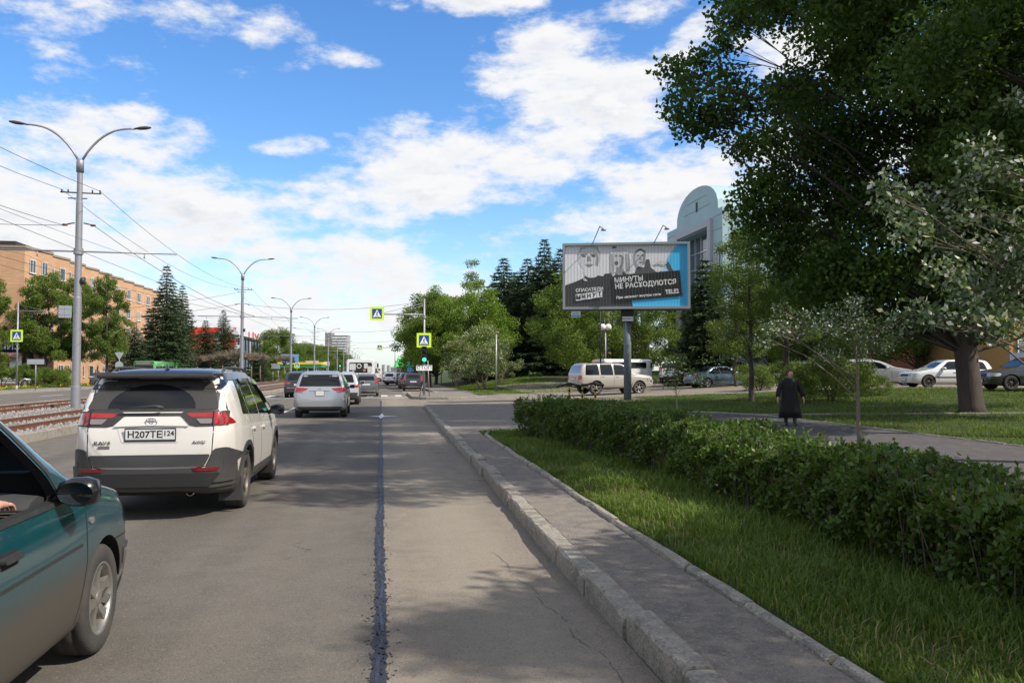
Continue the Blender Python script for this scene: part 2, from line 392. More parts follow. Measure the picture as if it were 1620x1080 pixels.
# footpath behind the hedge
b = MB(); v = []; f = []
for y in list(np.arange(-8, 38, 1.5)):
    a = 7.4 if y < 20 else interp(y, [(20, 7.4), (28, 6.3), (38, 6.3)]); c = 12.4 if y < 25.6 else interp(y, [(25.6, 12.4), (30, 10), (38, 7.0)])
    for i in range(6): x = a + (c - a) * i / 5; v.append((x, y, Hh(x, y) + .035))
n = len(v) // 6
for j in range(n - 1):
    for i in range(5): f.append((j * 6 + i, j * 6 + i + 1, (j + 1) * 6 + i + 1, (j + 1) * 6 + i))
b.add(v, f); b.build('footpath', M_path)['kind'] = 'structure'
# kerb stones: worn blocks with chipped edges
def kerb_run(name, pts, w, h, bl, z0=-.05, jit=.012, gap=.012, zf=None):
    """pts: centre polyline; blocks laid along it"""
    b = MB(); rr = random.Random(hash(name) % 1000 if False else len(pts) + int(w * 1000))
    P = [Vector((p[0], p[1])) for p in pts]; L = [0]
    for a, c in zip(P, P[1:]): L.append(L[-1] + (c - a).length)
    def pos(s):
        for i in range(len(P) - 1):
            if s <= L[i + 1] or i == len(P) - 2:
                t = (s - L[i]) / (L[i + 1] - L[i]); return P[i].lerp(P[i + 1], t), (P[i + 1] - P[i]).normalized()
    s = 0
    while s < L[-1] - .05:
        e = min(s + bl, L[-1]); near = s < 40
        ns = 6 if near else 1; dz = rr.uniform(-jit, jit); dx = rr.uniform(-jit, jit); tl = rr.uniform(-.01, .01)
        V = []; nn = ns + 1
        for i in range(nn):
            q = s + gap + (e - s - 2 * gap) * i / ns; p, t = pos(q); nrm = Vector((t.y, -t.x))
            g = (zf(p.x, p.y) if zf else 0)
            ch = rr.uniform(.010, .028) if near else .015; ch2 = rr.uniform(.008, .02) if near else .015
            if near and (i in (0, ns)) and rr.random() < .5: ch *= rr.uniform(1.3, 2.4)
            prof = [(-w / 2, z0), (-w / 2 - .004 * rr.random(), h * .5), (-w / 2 + rr.uniform(0, .006), h - ch), (-w / 2 + ch, h - .002), (0, h + rr.uniform(-.003, .003)), (w / 2 - ch2, h - .002), (w / 2, h - ch2), (w / 2, z0)]
            for o_, z in prof:
                x = p.x + nrm.x * (o_ + dx); y = p.y + nrm.y * (o_ + dx)
                V.append((x, y, z + (g + dz + tl * i / ns if z > z0 else 0)))
        m_ = len(prof)
        Fc = [(i * m_ + j, (i + 1) * m_ + j, (i + 1) * m_ + j + 1, i * m_ + j + 1) for i in range(nn - 1) for j in range(m_ - 1)]
        Fc += [tuple(range(m_)), tuple((nn - 1) * m_ + j for j in range(m_ - 1, -1, -1))]
        b.add(V, Fc); s = e
    o = b.build(name, M_conc); o['kind'] = 'structure'; return o
kerb_run('kerb', [(kx(y) + .085, y) for y in (-6, 0, 4, 8, 11, 14, 18, 22, 26, 30, 34, 37.6)] + [(2.15, 38.1), (2.6, 38.3), (4, 38.4), (6.4, 38.2)], .17, .168, 1.0, jit=.014)
kerb_run('inner_kerb', [(ik(y) + .04, y) for y in (-6, 0, 4, 8, 12, 16, 19.2)] + [(2.65, 20.4), (3.2, 21.1), (4.1, 21.6)], .085, .205, 1.0, jit=.01)
kerb_run('tram_kerb', [(-8.2, y) for y in (-5, 60, 200, 500)], .18, .22, 3.0, jit=.008)
kerb_run('far_tram_kerb', [(-16.9, y) for y in (0, 60, 200, 500)], .18, .16, 3.0)
kerb_run('far_kerb', [(-28.1, y) for y in (0, 80, 300, 600)], .18, .15, 3.0)
kerb_run('island_kerb', [(1.95, 61), (1.95, 50.6), (2.55, 49.2), (3.9, 48.8), (6.2, 49.4)], .18, .17, 1.0)
kerb_run('lawn_kerb', [(6.3, 150), (6.3, 57), (6.9, 55), (8.4, 54.4), (13, 54.3)], .14, .2, 1.2)
kerb_run('bay_kerb', [(1.9, 61.1), (4.05, 61.2), (4.05, 200)], .16, .17, 2.)
kerb_run('path_edging', [(12.45, -5), (12.45, 25.6), (10.05, 30), (7.05, 38)], .07, .07, 1.0, zf=lambda x, y: Hh(x, y), jit=.006)
kerb_run('lawn_edging', [(12.5, 26.0), (20, 23.2), (34, 18)], .07, .06, 1.0, zf=lambda x, y: Hh(x, y), jit=.006)
kerb_run('lawn_front_kerb', [(6.5, 38.3), (7.4, 40.4), (9.2, 42.8), (10.9, 43.9), (28, 36.4), (45, 29)], .1, .08, 1.0, zf=lambda x, y: Hh(x, y))
# ballast bed with rails
grid_sheet('tram_bed', [-16.8, -15, -13.2, -12.4, -11.6, -10, -8.3], [-6, 5, 20, 35, 50, 80, 140, 300, 700], lambda x, y: .13 + (.04 if -13 < x < -11.8 else 0), M_bal)
M_rust = mat('rusty_rail', (.20, .085, .04), .75, .2, var=.8, vscale=12, col2=(.07, .035, .025))
M_rtop = mat('rail_top', (.33, .25, .2), .4, .8)
for i, x in enumerate((-9.25, -10.8, -13.7, -15.25)):
    b = MB()
    b.box((x, 320, .185), (.05, 660, .13)); b.box((x, 320, .262), (.07, 660, .03)); b.box((x, 320, .135), (.14, 660, .02))
    o = b.build('rail', M_rust)
    tag(o, ['rusty tram rail nearest the concrete kerb of the near carriageway', 'rusty tram rail second from the near carriageway, on the near side of the lamp posts', 'rusty tram rail just behind the lamp posts in the ballast', 'rusty tram rail nearest the far carriageway'][i], 'rail', 'tram rails in the ballast')
V = []; rs = np.random.RandomState(5)   # loose stones on the ballast
n = 15000
ys = 18 + 50 * rs.rand(n) ** 1.6; xs = -16.6 + 8.2 * rs.rand(n); r = .022 + .035 * rs.rand(n)
base = np.array([[1, 0, 0], [-.5, .87, 0], [-.5, -.87, 0], [0, 0, 1.1]])
tri = np.array([[0, 1, 3], [1, 2, 3], [2, 0, 3]])
ang = rs.rand(n) * 6.28; ca, sa = np.cos(ang), np.sin(ang)
P = base[None] * r[:, None, None] * (0.7 + .6 * rs.rand(n, 4, 1))
Q = P.copy(); Q[:, :, 0] = P[:, :, 0] * ca[:, None] - P[:, :, 1] * sa[:, None]; Q[:, :, 1] = P[:, :, 0] * sa[:, None] + P[:, :, 1] * ca[:, None]
Q += np.stack([xs, ys, np.full(n, .145)], 1)[:, None]
M_stone = mat('stone', (.36, .345, .335), .9, var=.9, vscale=5, col2=(.13, .11, .10), coord='Object')
o = npmesh('gravel', Q[:, tri].reshape(-1, 3), 3, M_stone); tag(o, 'loose grey and brown ballast stones lying between the tram rails', 'gravel', kind='stuff')
# painted markings
M_white = mat('road_paint', (.62, .61, .58), .8, var=.7, vscale=9, col2=(.25, .24, .22))
def mark(name, polys, z=.004, m=M_white, label=None):
    b = MB()
    for p in polys: b.add([(x, y, z) for x, y in p], [tuple(range(len(p)))])
    o = b.build(name, m); o['kind'] = 'structure'; return o
def rect(x0, x1, y0, y1): return [(x0, y0), (x1, y0), (x1, y1), (x0, y1)]
mark('lane_markings', [rect(-3.98, -3.84, y, y + 3.2) for y in list(np.arange(23.6, 50, 9.6)) + list(np.arange(70, 200, 9.6))] + [rect(-3.98, -3.84, 37, 46)] +
     [rect(-7.95, -7.8, 44, 51)] + [rect(-22.7, -22.5, y, y + 4) for y in np.arange(20, 200, 10)] + [rect(-27.8, -27.65, 10, 300), rect(-17.2, -17.05, 10, 300)])
mark('zebra_crossing', [rect(x, x + .45, 55.8, 59.6) for x in np.arange(-7.6, 1.5, .95)])
mark('stop_line', [rect(-7.8, 1.7, 53.0, 53.5)])
mark('road_marking', [[(.0, 29.6), (.09, 31.0), (.62, 31.25), (.12, 31.5), (.04, 33.4), (-.06, 31.5), (-.5, 31.2), (-.07, 31.0)]], m=mat('fresh_paint', (.85, .85, .85), .6))
# tar sealing line along the joint: ragged ribbon plus splashes
v = []; f = []; rr = random.Random(2); y = 2.0; i = 0
while y < 49:
    wv = .024 + .016 * rr.random() + (.012 if rr.random() < .3 else 0); c = .007 * math.sin(y * 1.3) + .004 * rr.uniform(-1, 1)
    v += [(c - wv - .01 * rr.random(), y, .003), (c + wv + .01 * rr.random(), y, .003)]
    if i: f.append((2 * i - 2, 2 * i - 1, 2 * i + 1, 2 * i))
    i += 1; y += .02 + .012 * y * .3
b = MB(); b.add(v, f)
for _ in range(1500):
    y = 2.5 + 18 * rr.random() ** 1.5; x = rr.gauss(0, .055); r_ = rr.uniform(.003, .009)
    b.add([(x + r_ * math.cos(q), y + 1.6 * r_ * math.sin(q), .003) for q in (0, 1.3, 2.5, 3.8, 5.0)], [(0, 1, 2, 3, 4)])
b.build('tar_seam', mat('tar', (.026, .027, .034), .55, var=.8, vscale=30, col2=(.012, .012, .016), bump=.6, bscale=150))['kind'] = 'structure'
b = MB()
v = []; f = []; y = 2.; i = 0
while y < 36:
    w1 = .008 + .006 * rr.random(); c = .012 * math.sin(y * 1.3) + .01 * math.sin(y * 5)
    v += [(c - w1, y, .0055), (c + w1, y, .0055)]
    if i and math.sin(y * 7) + math.sin(y * 17.3) > -.5: f.append((2 * i - 2, 2 * i - 1, 2 * i + 1, 2 * i))
    i += 1; y += .04
b.add(v, f); b.build('tar_bead', mat('tar_blue', (.030, .034, .062), .5, var=1., vscale=9, col2=(.015, .015, .02)))['kind'] = 'structure'
for pts_ in ([(1.02, 7.6), (1.08, 7.1), (1.05, 6.7), (1.16, 6.3), (1.14, 5.9), (1.22, 5.5), (1.20, 5.1), (1.30, 4.7), (1.28, 4.2)], [(.5, 10.4), (.8, 10.5), (1.1, 10.35), (1.35, 10.5)], [(-3.3, 8.6), (-2.6, 8.75), (-1.9, 8.6), (-1.0, 8.7), (-.1, 8.62)]):
    b = MB(); v = []; f = []
    for (a0, a1), (c0, c1) in zip(pts_, pts_[1:]):
        for t in range(8): v.append((a0 + (c0 - a0) * t / 8 + rr.gauss(0, .008), a1 + (c1 - a1) * t / 8 + rr.gauss(0, .008)))
    V_ = []
    for i, (x, y) in enumerate(v):
        w_ = .0008 + .0022 * rr.random(); h_ = abs(pts_[0][0] - pts_[-1][0]) > abs(pts_[0][1] - pts_[-1][1])
        V_ += [(x, y - w_, .0025), (x, y + w_, .0025)] if h_ else [(x - w_, y, .0025), (x + w_, y, .0025)]
        if i and rr.random() < .88: f.append((2 * i - 2, 2 * i - 1, 2 * i + 1, 2 * i))
    b.add(V_, f); b.build('crack', mat('crack_dirt', (.085, .070, .054), .95))['kind'] = 'structure'
# leaf litter, grit and small pebbles along the gutter and pavement
n = 2600; V = []
for _ in range(n):
    if rr.random() < .55: y = 3 + 18 * rr.random() ** 1.8; x = kx(y) - abs(rr.gauss(0, .10)) - .02; z = .003
    else: y = 3 + 16 * rr.random() ** 1.6; x = rr.uniform(kx(y) + .18, ik(y)); z = .16
    r_ = rr.uniform(.002, .007) if rr.random() < .93 else rr.uniform(.008, .014); a = rr.random() * 6
    p = [(x + r_ * math.cos(a + q), y + r_ * math.sin(a + q), z) for q in (0, 2.1, 4.2)]; t_ = (x, y, z + r_ * .9)
    V += [p[0], p[1], t_, p[1], p[2], t_, p[2], p[0], t_]
o = npmesh('grit', V, 3, mat('grit', (.16, .13, .10), .9, var=1, vscale=20, col2=(.35, .3, .25))); tag(o, 'grit and small pebbles along the gutter and pavement', 'grit', kind='stuff')
# ================================================================== VEHICLES
def paint(name, col, metal=0.0, rough=.28, dirt=.5, dz=(.25, .8), dcol=(.17, .14, .11), coat=1.0):
    if name in MATS: return MATS[name]
    m = bpy.data.materials.new(name); m.use_nodes = True; MATS[name] = m
    kk = N(m.node_tree); b = m.node_tree.nodes['Principled BSDF']
    t = kk.n('ShaderNodeTexCoord').outputs['Object']; sp = kk.n('ShaderNodeSeparateXYZ'); kk.l(t, sp.inputs[0])
    nn = kk.noise(t, 3.0, 6, .65)
    z = kk.m('ADD', sp.outputs[2], kk.m('MULTIPLY', kk.m('SUBTRACT', nn, .5), .25))
    f = kk.m('MULTIPLY', kk.mr(z, dz[0], dz[1], 1, 0), dirt)
    f = kk.m('MAXIMUM', f, kk.m('MULTIPLY', kk.mr(kk.noise(t, 9, 6), .45, .75), dirt * .22))
    kk.l(kk.mix(f, col, dcol), b.inputs['Base Color'])
    kk.l(kk.m('MULTIPLY_ADD', f, .45, rough), b.inputs['Roughness']); b.inputs['Metallic'].default_value = metal
    kk.l(kk.m('MULTIPLY_ADD', f, -coat, coat, clamp=True), b.inputs['Coat Weight']); b.inputs['Coat Roughness'].default_value = .05
    return m
M_glass = mat('tinted_glass', (.006, .008, .009), .05, spec=.45)
M_glassd = mat('dusty_glass', (.050, .047, .042), .28, spec=.5, var=.5, vscale=5, col2=(.03, .028, .026))
M_plas = mat('black_plastic', (.022, .022, .023), .55, var=.5, vscale=8, col2=(.05, .046, .04))
M_clad = paint('grey_cladding', (.030, .030, .031), dirt=.42, dz=(.1, .8), rough=.55, coat=0, dcol=(.12, .10, .08))
M_under = mat('underbody', (.008, .008, .008), .9)
M_tyre = mat('tyre_rubber', (.028, .027, .026), .85, var=.8, vscale=7, col2=(.075, .064, .052), bump=.3, bscale=90)
M_alloy = mat('alloy', (.42, .40, .37), .38, .75, var=.6, vscale=6, col2=(.20, .17, .14))
M_alloyd = mat('dusty_dark_alloy', (.10, .092, .082), .5, .4, var=.7, vscale=8, col2=(.17, .145, .12))
M_red = mat('red_lens', (.30, .008, .008), .12, coat=1)
M_redd = mat('dark_red_lens', (.16, .008, .008), .12, coat=1)
M_smoke = mat('smoked_lens', (.19, .16, .15), .2, coat=1)
M_lens = mat('clear_lens', (.55, .56, .56), .08, coat=1, metal=.4)
M_plate = mat('plate_white', (.62, .62, .60), .5)
M_ink = mat('plate_black', (.012, .012, .012), .6)
M_chrome = mat('chrome', (.62, .62, .62), .12, 1.)
M_seam = mat('panel_gap', (.01, .01, .01), .9)
M_orange = mat('amber_lens', (.55, .18, .03), .2, coat=1)
def curve(pts): return lambda y: interp(y, pts)
def loft(sp, inset=0., zcut=None):
    L, Wd = sp['L'], sp['W']; ys = sorted(set(sp['ys'])); w0 = Wd / 2
    rings = []
    for y in ys:
        zt = interp(y, sp['top']) - inset; w = w0 * interp(y, sp['plan']) - inset; z0 = interp(y, sp['bot'])
        if zcut: z0 = zcut
        zb = min(interp(y, sp['belt']), zt - .07); zs = z0 + (.18 if not zcut else .03)
        zm = max(zs + .02, min(interp(y, sp.get('mid', [(0, .66)])), zb - .1)) if not zcut else z0 + .06
        if zt < zs + .3:
            q = max(zt - z0, .05); zs = z0 + .3 * q; zm = z0 + .55 * q; zb = z0 + .8 * q
        if zcut: zb = max(zb, zm + .02)
        Hg = max(zt - zb, .03); tum = sp.get('tum', .34); wr = w - .05 - tum * max(Hg - .1, 0); wb = w - .035
        pr = [(0, z0), (w * .82, z0), (w - .05, z0 + .03), (w - .012, zs), (w, zm), (w - .008, zb - .10 * min(1, Hg * 3)), (wb, zb), (wb + (wr - wb) * .45, zb + .47 * Hg), (wr + .005, zb + .84 * Hg), (wr - .055, zb + .955 * Hg), (wr * .62, zb + .99 * Hg), (0, zt)]
        rings.append([Vector((x, y, z)) for x, z in pr])
    n = len(rings[0]); V = []; Fc = []; mi = []
    for r_ in rings: V += r_ + [Vector((-p.x, p.y, p.z)) for p in r_[1:-1]]
    m_ = 2 * n - 2
    def idx(i, j): return i * m_ + j
    def mir(j): return j if j in (0, n - 1) else n + j - 1
    for i in range(len(rings) - 1):
        for j in range(n - 1):
            mm = 1 if (j in (1, 2) and sp.get('clad')) or (j == 3 and sp.get('clad') == 2) else (2 if j == 0 else 0)
            Fc.append((idx(i, j), idx(i + 1, j), idx(i + 1, j + 1), idx(i, j + 1))); mi.append(mm)
            a, b = mir(j), mir(j + 1)
            Fc.append((idx(i, b), idx(i + 1, b), idx(i + 1, a), idx(i, a))); mi.append(mm)
    for i in (0, len(rings) - 1):
        for j in range(n - 1):
            q = [idx(i, j), idx(i, j + 1), idx(i, mir(j + 1)), idx(i, mir(j))]
            q2 = []; [q2.append(x) for x in q if x not in q2]
            if i: q2 = q2[::-1]
            Fc.append(tuple(q2)); mi.append(1 if sp.get('clad') and j < 4 else (2 if j == 0 else 0))
    me = bpy.data.meshes.new('loft'); me.from_pydata(V, [], Fc); me.polygons.foreach_set('material_index', mi)
    bm = bmesh.new(); bm.from_mesh(me); bmesh.ops.remove_doubles(bm, verts=bm.verts, dist=1e-5); bmesh.ops.recalc_face_normals(bm, faces=bm.faces); bm.to_mesh(me); bm.free()
    return me
def evaluate(o):
    bpy.context.view_layer.update()
    return bpy.data.meshes.new_from_object(o.evaluated_get(bpy.context.evaluated_depsgraph_get()))
def prism_obj(poly, a, b, axis):
    """solid of a 2D polygon extruded along an axis: X -> (y,z), Y -> (x,z), Z -> (x,y)"""
    mb = MB(); n = len(poly)
    f = {'X': lambda p, t: (t, p[0], p[1]), 'Y': lambda p, t: (p[0], t, p[1]), 'Z': lambda p, t: (p[0], p[1], t)}[axis]
    mb.add([f(p, a) for p in poly] + [f(p, b) for p in poly], [tuple(range(n - 1, -1, -1)), tuple(range(n, 2 * n))] + [(i, (i + 1) % n, n + (i + 1) % n, n + i) for i in range(n)])
    o = mb.build('cut', M_under)
    bm = bmesh.new(); bm.from_mesh(o.data); bmesh.ops.recalc_face_normals(bm, faces=bm.faces); bm.to_mesh(o.data); bm.free(); return o
def body_mesh(sp, mats, cuts=()):
    me = loft(sp); o = link('tmp', me)
    for m in mats: me.materials.append(m)
    s = o.modifiers.new('s', 'SUBSURF'); s.levels = s.render_levels = sp.get('sub', 2)
    m1 = evaluate(o); bpy.data.objects.remove(o)
    bvh = BVHTree.FromPolygons([v.co.copy() for v in m1.vertices], [tuple(p.vertices) for p in m1.polygons])
    o = link('tmp', m1); tmp = []
    rw = sp['r'] + sp.get('arch', .055)
    for yw in sp['wheels']:
        for sgn in (-1, 1):
            n = 36; cx0, cx1 = sgn * (sp['W'] / 2 - .34), sgn * (sp['W'] / 2 + .3)
            poly = [(yw + rw * math.cos(2 * math.pi * i / n), sp['r'] + rw * math.sin(2 * math.pi * i / n)) for i in range(n)]
            tmp.append(prism_obj(poly, cx0, cx1, 'X'))
    tmp += list(cuts)
    for c in tmp:
        b = o.modifiers.new('b', 'BOOLEAN'); b.operation = 'DIFFERENCE'; b.solver = 'EXACT'; b.object = c
    m2 = evaluate(o)
    for x in tmp + [o]: bpy.data.objects.remove(x)
    while len(m2.materials) > len(mats): m2.materials.pop()
    for p in m2.polygons:
        c = p.center
        for yw in sp['wheels']:
            if (c.y - yw) ** 2 + (c.z - sp['r']) ** 2 < (rw * 1.004) ** 2: p.material_index = 2
        if p.material_index > 2: p.material_index = 2
    m2.polygons.foreach_set('use_smooth', [True] * len(m2.polygons)); m2.set_sharp_from_angle(angle=R(38))
    return m2, bvh
def rnd(poly, r, n=4):
    out = []; P = [Vector(p) for p in poly]; k_ = len(P)
    for i in range(k_):
        a, b, c = P[i - 1], P[i], P[(i + 1) % k_]; rr_ = min(r, (a - b).length * .45, (c - b).length * .45)
        p0 = b + (a - b).normalized() * rr_; p1 = b + (c - b).normalized() * rr_
        for j in range(n + 1):
            t = j / n; out.append(tuple(p0 * (1 - t) ** 2 + b * 2 * t * (1 - t) + p1 * t * t))
    return out
def ribbon(pts, w):
    P = [Vector(p) for p in pts]; L_, R_ = [], []
    for i, p in enumerate(P):
        t = (P[min(i + 1, len(P) - 1)] - P[max(i - 1, 0)]).normalized(); nn = Vector((-t.y, t.x)) * w / 2
        L_.append(tuple(p + nn)); R_.append(tuple(p - nn))
    return L_ + R_[::-1]
def inside(p, poly):
    c = False; j = len(poly) - 1
    for i in range(len(poly)):
        if (poly[i][1] > p[1]) != (poly[j][1] > p[1]) and p[0] < (poly[j][0] - poly[i][0]) * (p[1] - poly[i][1]) / (poly[j][1] - poly[i][1]) + poly[i][0]: c = not c
        j = i
    return c
def panel(name, poly, view, bvh, m, parent, off=.004, skirt=.015, res=.07, smooth=35):
    P = []
    for i in range(len(poly)):
        a, b = Vector(poly[i]), Vector(poly[(i + 1) % len(poly)]); k_ = max(1, int((b - a).length / res))
        P += [a.lerp(b, j / k_) for j in range(k_)]
    nb = len(P); pl = [tuple(p) for p in P]
    x0, x1 = min(p[0] for p in pl), max(p[0] for p in pl); y0, y1 = min(p[1] for p in pl), max(p[1] for p in pl)
    gx = x0 + res * .5
    while gx < x1:
        gy = y0 + res * .5
        while gy < y1:
            q = (gx, gy)
            if inside(q, pl) and min((Vector(q) - p).length for p in P) > res * .4: P.append(Vector(q))
            gy += res
        gx += res
    r_ = delaunay_2d_cdt(P, [(i, (i + 1) % nb) for i in range(nb)], [], 1, 1e-6)
    vs, es, fs, ov = r_[0], r_[1], r_[2], r_[3]
    def cast(p):
        if view in 'RL':
            s = 1 if view == 'R' else -1; o_ = Vector((s * 3, p[0], p[1])); d = Vector((-s, 0, 0))
        elif view == 'B': o_ = Vector((p[0], -4, p[1])); d = Vector((0, 1, 0))
        elif view == 'F': o_ = Vector((p[0], 9, p[1])); d = Vector((0, -1, 0))
        else: o_ = Vector((p[0], p[1], 5)); d = Vector((0, 0, -1))
        h = bvh.ray_cast(o_, d)
        if h[0] is None or (h[0] - o_).length > 8.2:
            q0 = Vector((s * .7, p[0], p[1])) if view in 'RL' else o_ + d * 4; h2 = bvh.find_nearest(q0); return Vector(h2[0]), h2[1]
        nrm = h[1]
        if nrm.dot(d) > 0: nrm = -nrm
        if abs(nrm.dot(d)) < .25: nrm = (nrm - d * .4).normalized()
        return h[0], nrm
    V = []; I = []
    for v in vs:
        p, nn = cast(v); V.append(p + nn * off); I.append(p - nn * skirt)
    cnt = {}
    for f in fs:
        for a, b in zip(f, list(f[1:]) + [f[0]]): cnt[(a, b)] = 1
    Fc = [tuple(f) for f in fs]; bd = [e for e in cnt if (e[1], e[0]) not in cnt]; im = {}
    W_ = list(V)
    for a, b in bd:
        for q in (a, b):
            if q not in im: im[q] = len(W_); W_.append(I[q])
        Fc.append((a, im[a], im[b], b))
    me = bpy.data.meshes.new(name); me.from_pydata(W_, [], Fc); me.materials.append(m)
    bm = bmesh.new(); bm.from_mesh(me)
    bmesh.ops.recalc_face_normals(bm, faces=bm.faces)
    # open shells: make sure they face outwards
    dv = {'R': Vector((1, 0, 0)), 'L': Vector((-1, 0, 0)), 'B': Vector((0, -1, 0)), 'F': Vector((0, 1, 0)), 'T': Vector((0, 0, 1))}[view]
    bm.faces.ensure_lookup_table()
    if sum(bm.faces[i].normal.dot(dv) for i in range(len(fs))) < 0: bmesh.ops.reverse_faces(bm, faces=bm.faces)
    bm.to_mesh(me); bm.free()
    me.polygons.foreach_set('use_smooth', [True] * len(me.polygons)); me.set_sharp_from_angle(angle=R(smooth))
    return link(name, me, parent)
WHEELS = {}
def wheel_meshes(r, w, style, m_rim):
    key = (r, w, style, m_rim.name)
    if key in WHEELS: return WHEELS[key]
    rr_ = r * (.66 if style != 'steel' else .62)
    prof = [(rr_ - .01, -w * .42), (rr_ + .01, -w * .48), (r * .86, -w * .5), (r * .95, -w * .46), (r * .99, -w * .38), (r, -w * .2), (r * .995, -w * .18), (r * .995, -w * .15), (r, -w * .13), (r, w * .13), (r * .985, w * .15), (r * .985, w * .18), (r, w * .2), (r * .99, w * .38), (r * .95, w * .46), (r * .86, w * .5), (rr_ + .01, w * .48), (rr_ - .01, w * .42)]
    b = MB(); b.lathe(prof, 48, axis='X'); t = b.build('t', M_tyre); tm = t.data; bpy.data.objects.remove(t)
    b = MB(); o_ = w * .40
    b.lathe([(rr_, -w * .42), (rr_ * .93, -w * .3), (rr_ * .9, o_ - .03), (rr_ * .93, o_ + .0), (rr_ * .985, o_ + .012), (rr_ + .006, o_ + .006), (rr_ + .006, o_ - .01)], 40, axis='X')
    b.lathe([(0, o_ - .10), (rr_ * .92, o_ - .10)], 32, axis='X', mi=1)
    b.lathe([(0, o_ + .002), (.03, o_ + .002), (.045, o_ - .006), (.06, o_ - .035), (.06, o_ - .09)], 20, axis='X')
    ns = {'five': 5, 'six': 6, 'ten': 10, 'steel': 8}[style]
    for i in range(ns):
        a = 2 * math.pi * i / ns + .3; t0, t1 = (.055, .075) if ns <= 6 else (.03, .035)
        rows = []
        for rad, hw, zo, th in ((.03, t0 * .55, o_ - .004, .05), (rr_ * .45, t0 * .45, o_ - .018, .04), (rr_ * .75, t0 * .42, o_ - .014, .04), (rr_ * .95, t1 * .6, o_ - .004, .04)):
            for s in (-1, 1):
                for dz in (0, -th): rows.append((zo + dz - (.0 if dz == 0 else 0), rad * math.cos(a) - s * hw * math.sin(a), rad * math.sin(a) + s * hw * math.cos(a)))
        Fc = []
        for q in range(3):
            A = q * 4; B = A + 4; Fc += [(A, A + 2, B + 2, B), (A + 1, B + 1, B + 3, A + 3), (A, B, B + 1, A + 1), (A + 2, A + 3, B + 3, B + 2)]
        b.add(rows, Fc)
    rm = b.build('r', [m_rim, M_under]); rd = rm.data; bpy.data.objects.remove(rm)
    bm = bmesh.new(); bm.from_mesh(rd); bmesh.ops.recalc_face_normals(bm, faces=bm.faces); bm.to_mesh(rd); bm.free()
    WHEELS[key] = (tm, rd); return WHEELS[key]
def add_wheels(root, sp, style='five', m_rim=None, w=.22, steer=0):
    tm, rd = wheel_meshes(sp['r'], w, style, m_rim or M_alloy)
    for i, yw in enumerate(sp['wheels']):
        for s in (1, -1):
            o = link('wheel', tm, root); o.location = (s * (sp['W'] / 2 - w / 2 - .02), yw, sp['r']); o.rotation_euler = (random.random() * 3 * 0, 0, (0 if s > 0 else math.pi) + (steer if i else 0))
            q = link('rim', rd, o); q.location = (0.004, 0, 0)
def plate(root, loc, rot, text1, text2, w=.52, h=.112, small=False, frame=True):
    """licence plate, local x right, local y up"""
    b = MB(); b.box((0, 0, .004), (w, h, .008))
    if frame: b.box((0, 0, .001), (w + .022, h + .03, .008), mi=1)
    if frame: b.box((0, -h / 2 - .012, .004), (w + .022, .022, .010), mi=1)
    o = b.build('licence_plate', [M_plate, M_plas], root); o.location = loc; o.rotation_euler = rot
    if text1:
        t = text_mesh('plate_lettering', text1, h * .93, M_ink, o, (-w * .11, -.004, .009), (0, 0, 0), .0008, bold=.002, sx=1.02)
        if text2:
            text_mesh('plate_lettering', text2, h * .70, M_ink, o, (w * .375, h * .08, .009), (0, 0, 0), .0008, bold=.0015)
            b = MB(); b.box((w * .245, 0, .0085), (.004, h * .92, .002)); b.build('plate_divider', M_ink, o)
    return o
def mirror(root, x, y, z, m, s=1., side=1):
    b = MB(); b.lathe([(0, -.11 * s), (.06 * s, -.1 * s), (.085 * s, -.04 * s), (.09 * s, .03 * s), (.07 * s, .085 * s), (0, .1 * s)], 14, axis='X', c=(side * .12 * s, 0, 0))
    v = b.v; b.v = [(p[0], p[1] * .8 + (.02 * s if p[1] > 0 else 0), p[2] * .9) for p in v]
    b.tube([(-.03 * side, .03, -.05), (side * .05 * s, .01, -.02)], [.03, .035], 8)
    o = b.build('mirror', m, root); o.location = (x, y, z)
    b = MB(); b.lathe([(0, 0), (.07 * s, 0), (.072 * s, .004)], 16, axis='Y'); b.v = [(p[0] * 1.25, -p[1], p[2] * .85) for p in b.v]
    g = b.build('mirror_glass', M_glass, o); g.location = (side * .12 * s, -.074 * s, 0)
    return o
def auto_ys(sp):
    ys = [p[0] for p in sp['top']] + [p[0] for p in sp['plan']]
    L = sp['L']; y = .5
    while y < L - .4: ys.append(round(y, 3)); y += .3
    ys = sorted(set(round(v, 3) for v in ys)); out = [ys[0]]
    for v in ys[1:]:
        if v - out[-1] > .035: out.append(v)
    if out[-1] != ys[-1]: out[-1] = ys[-1]
    sp['ys'] = out
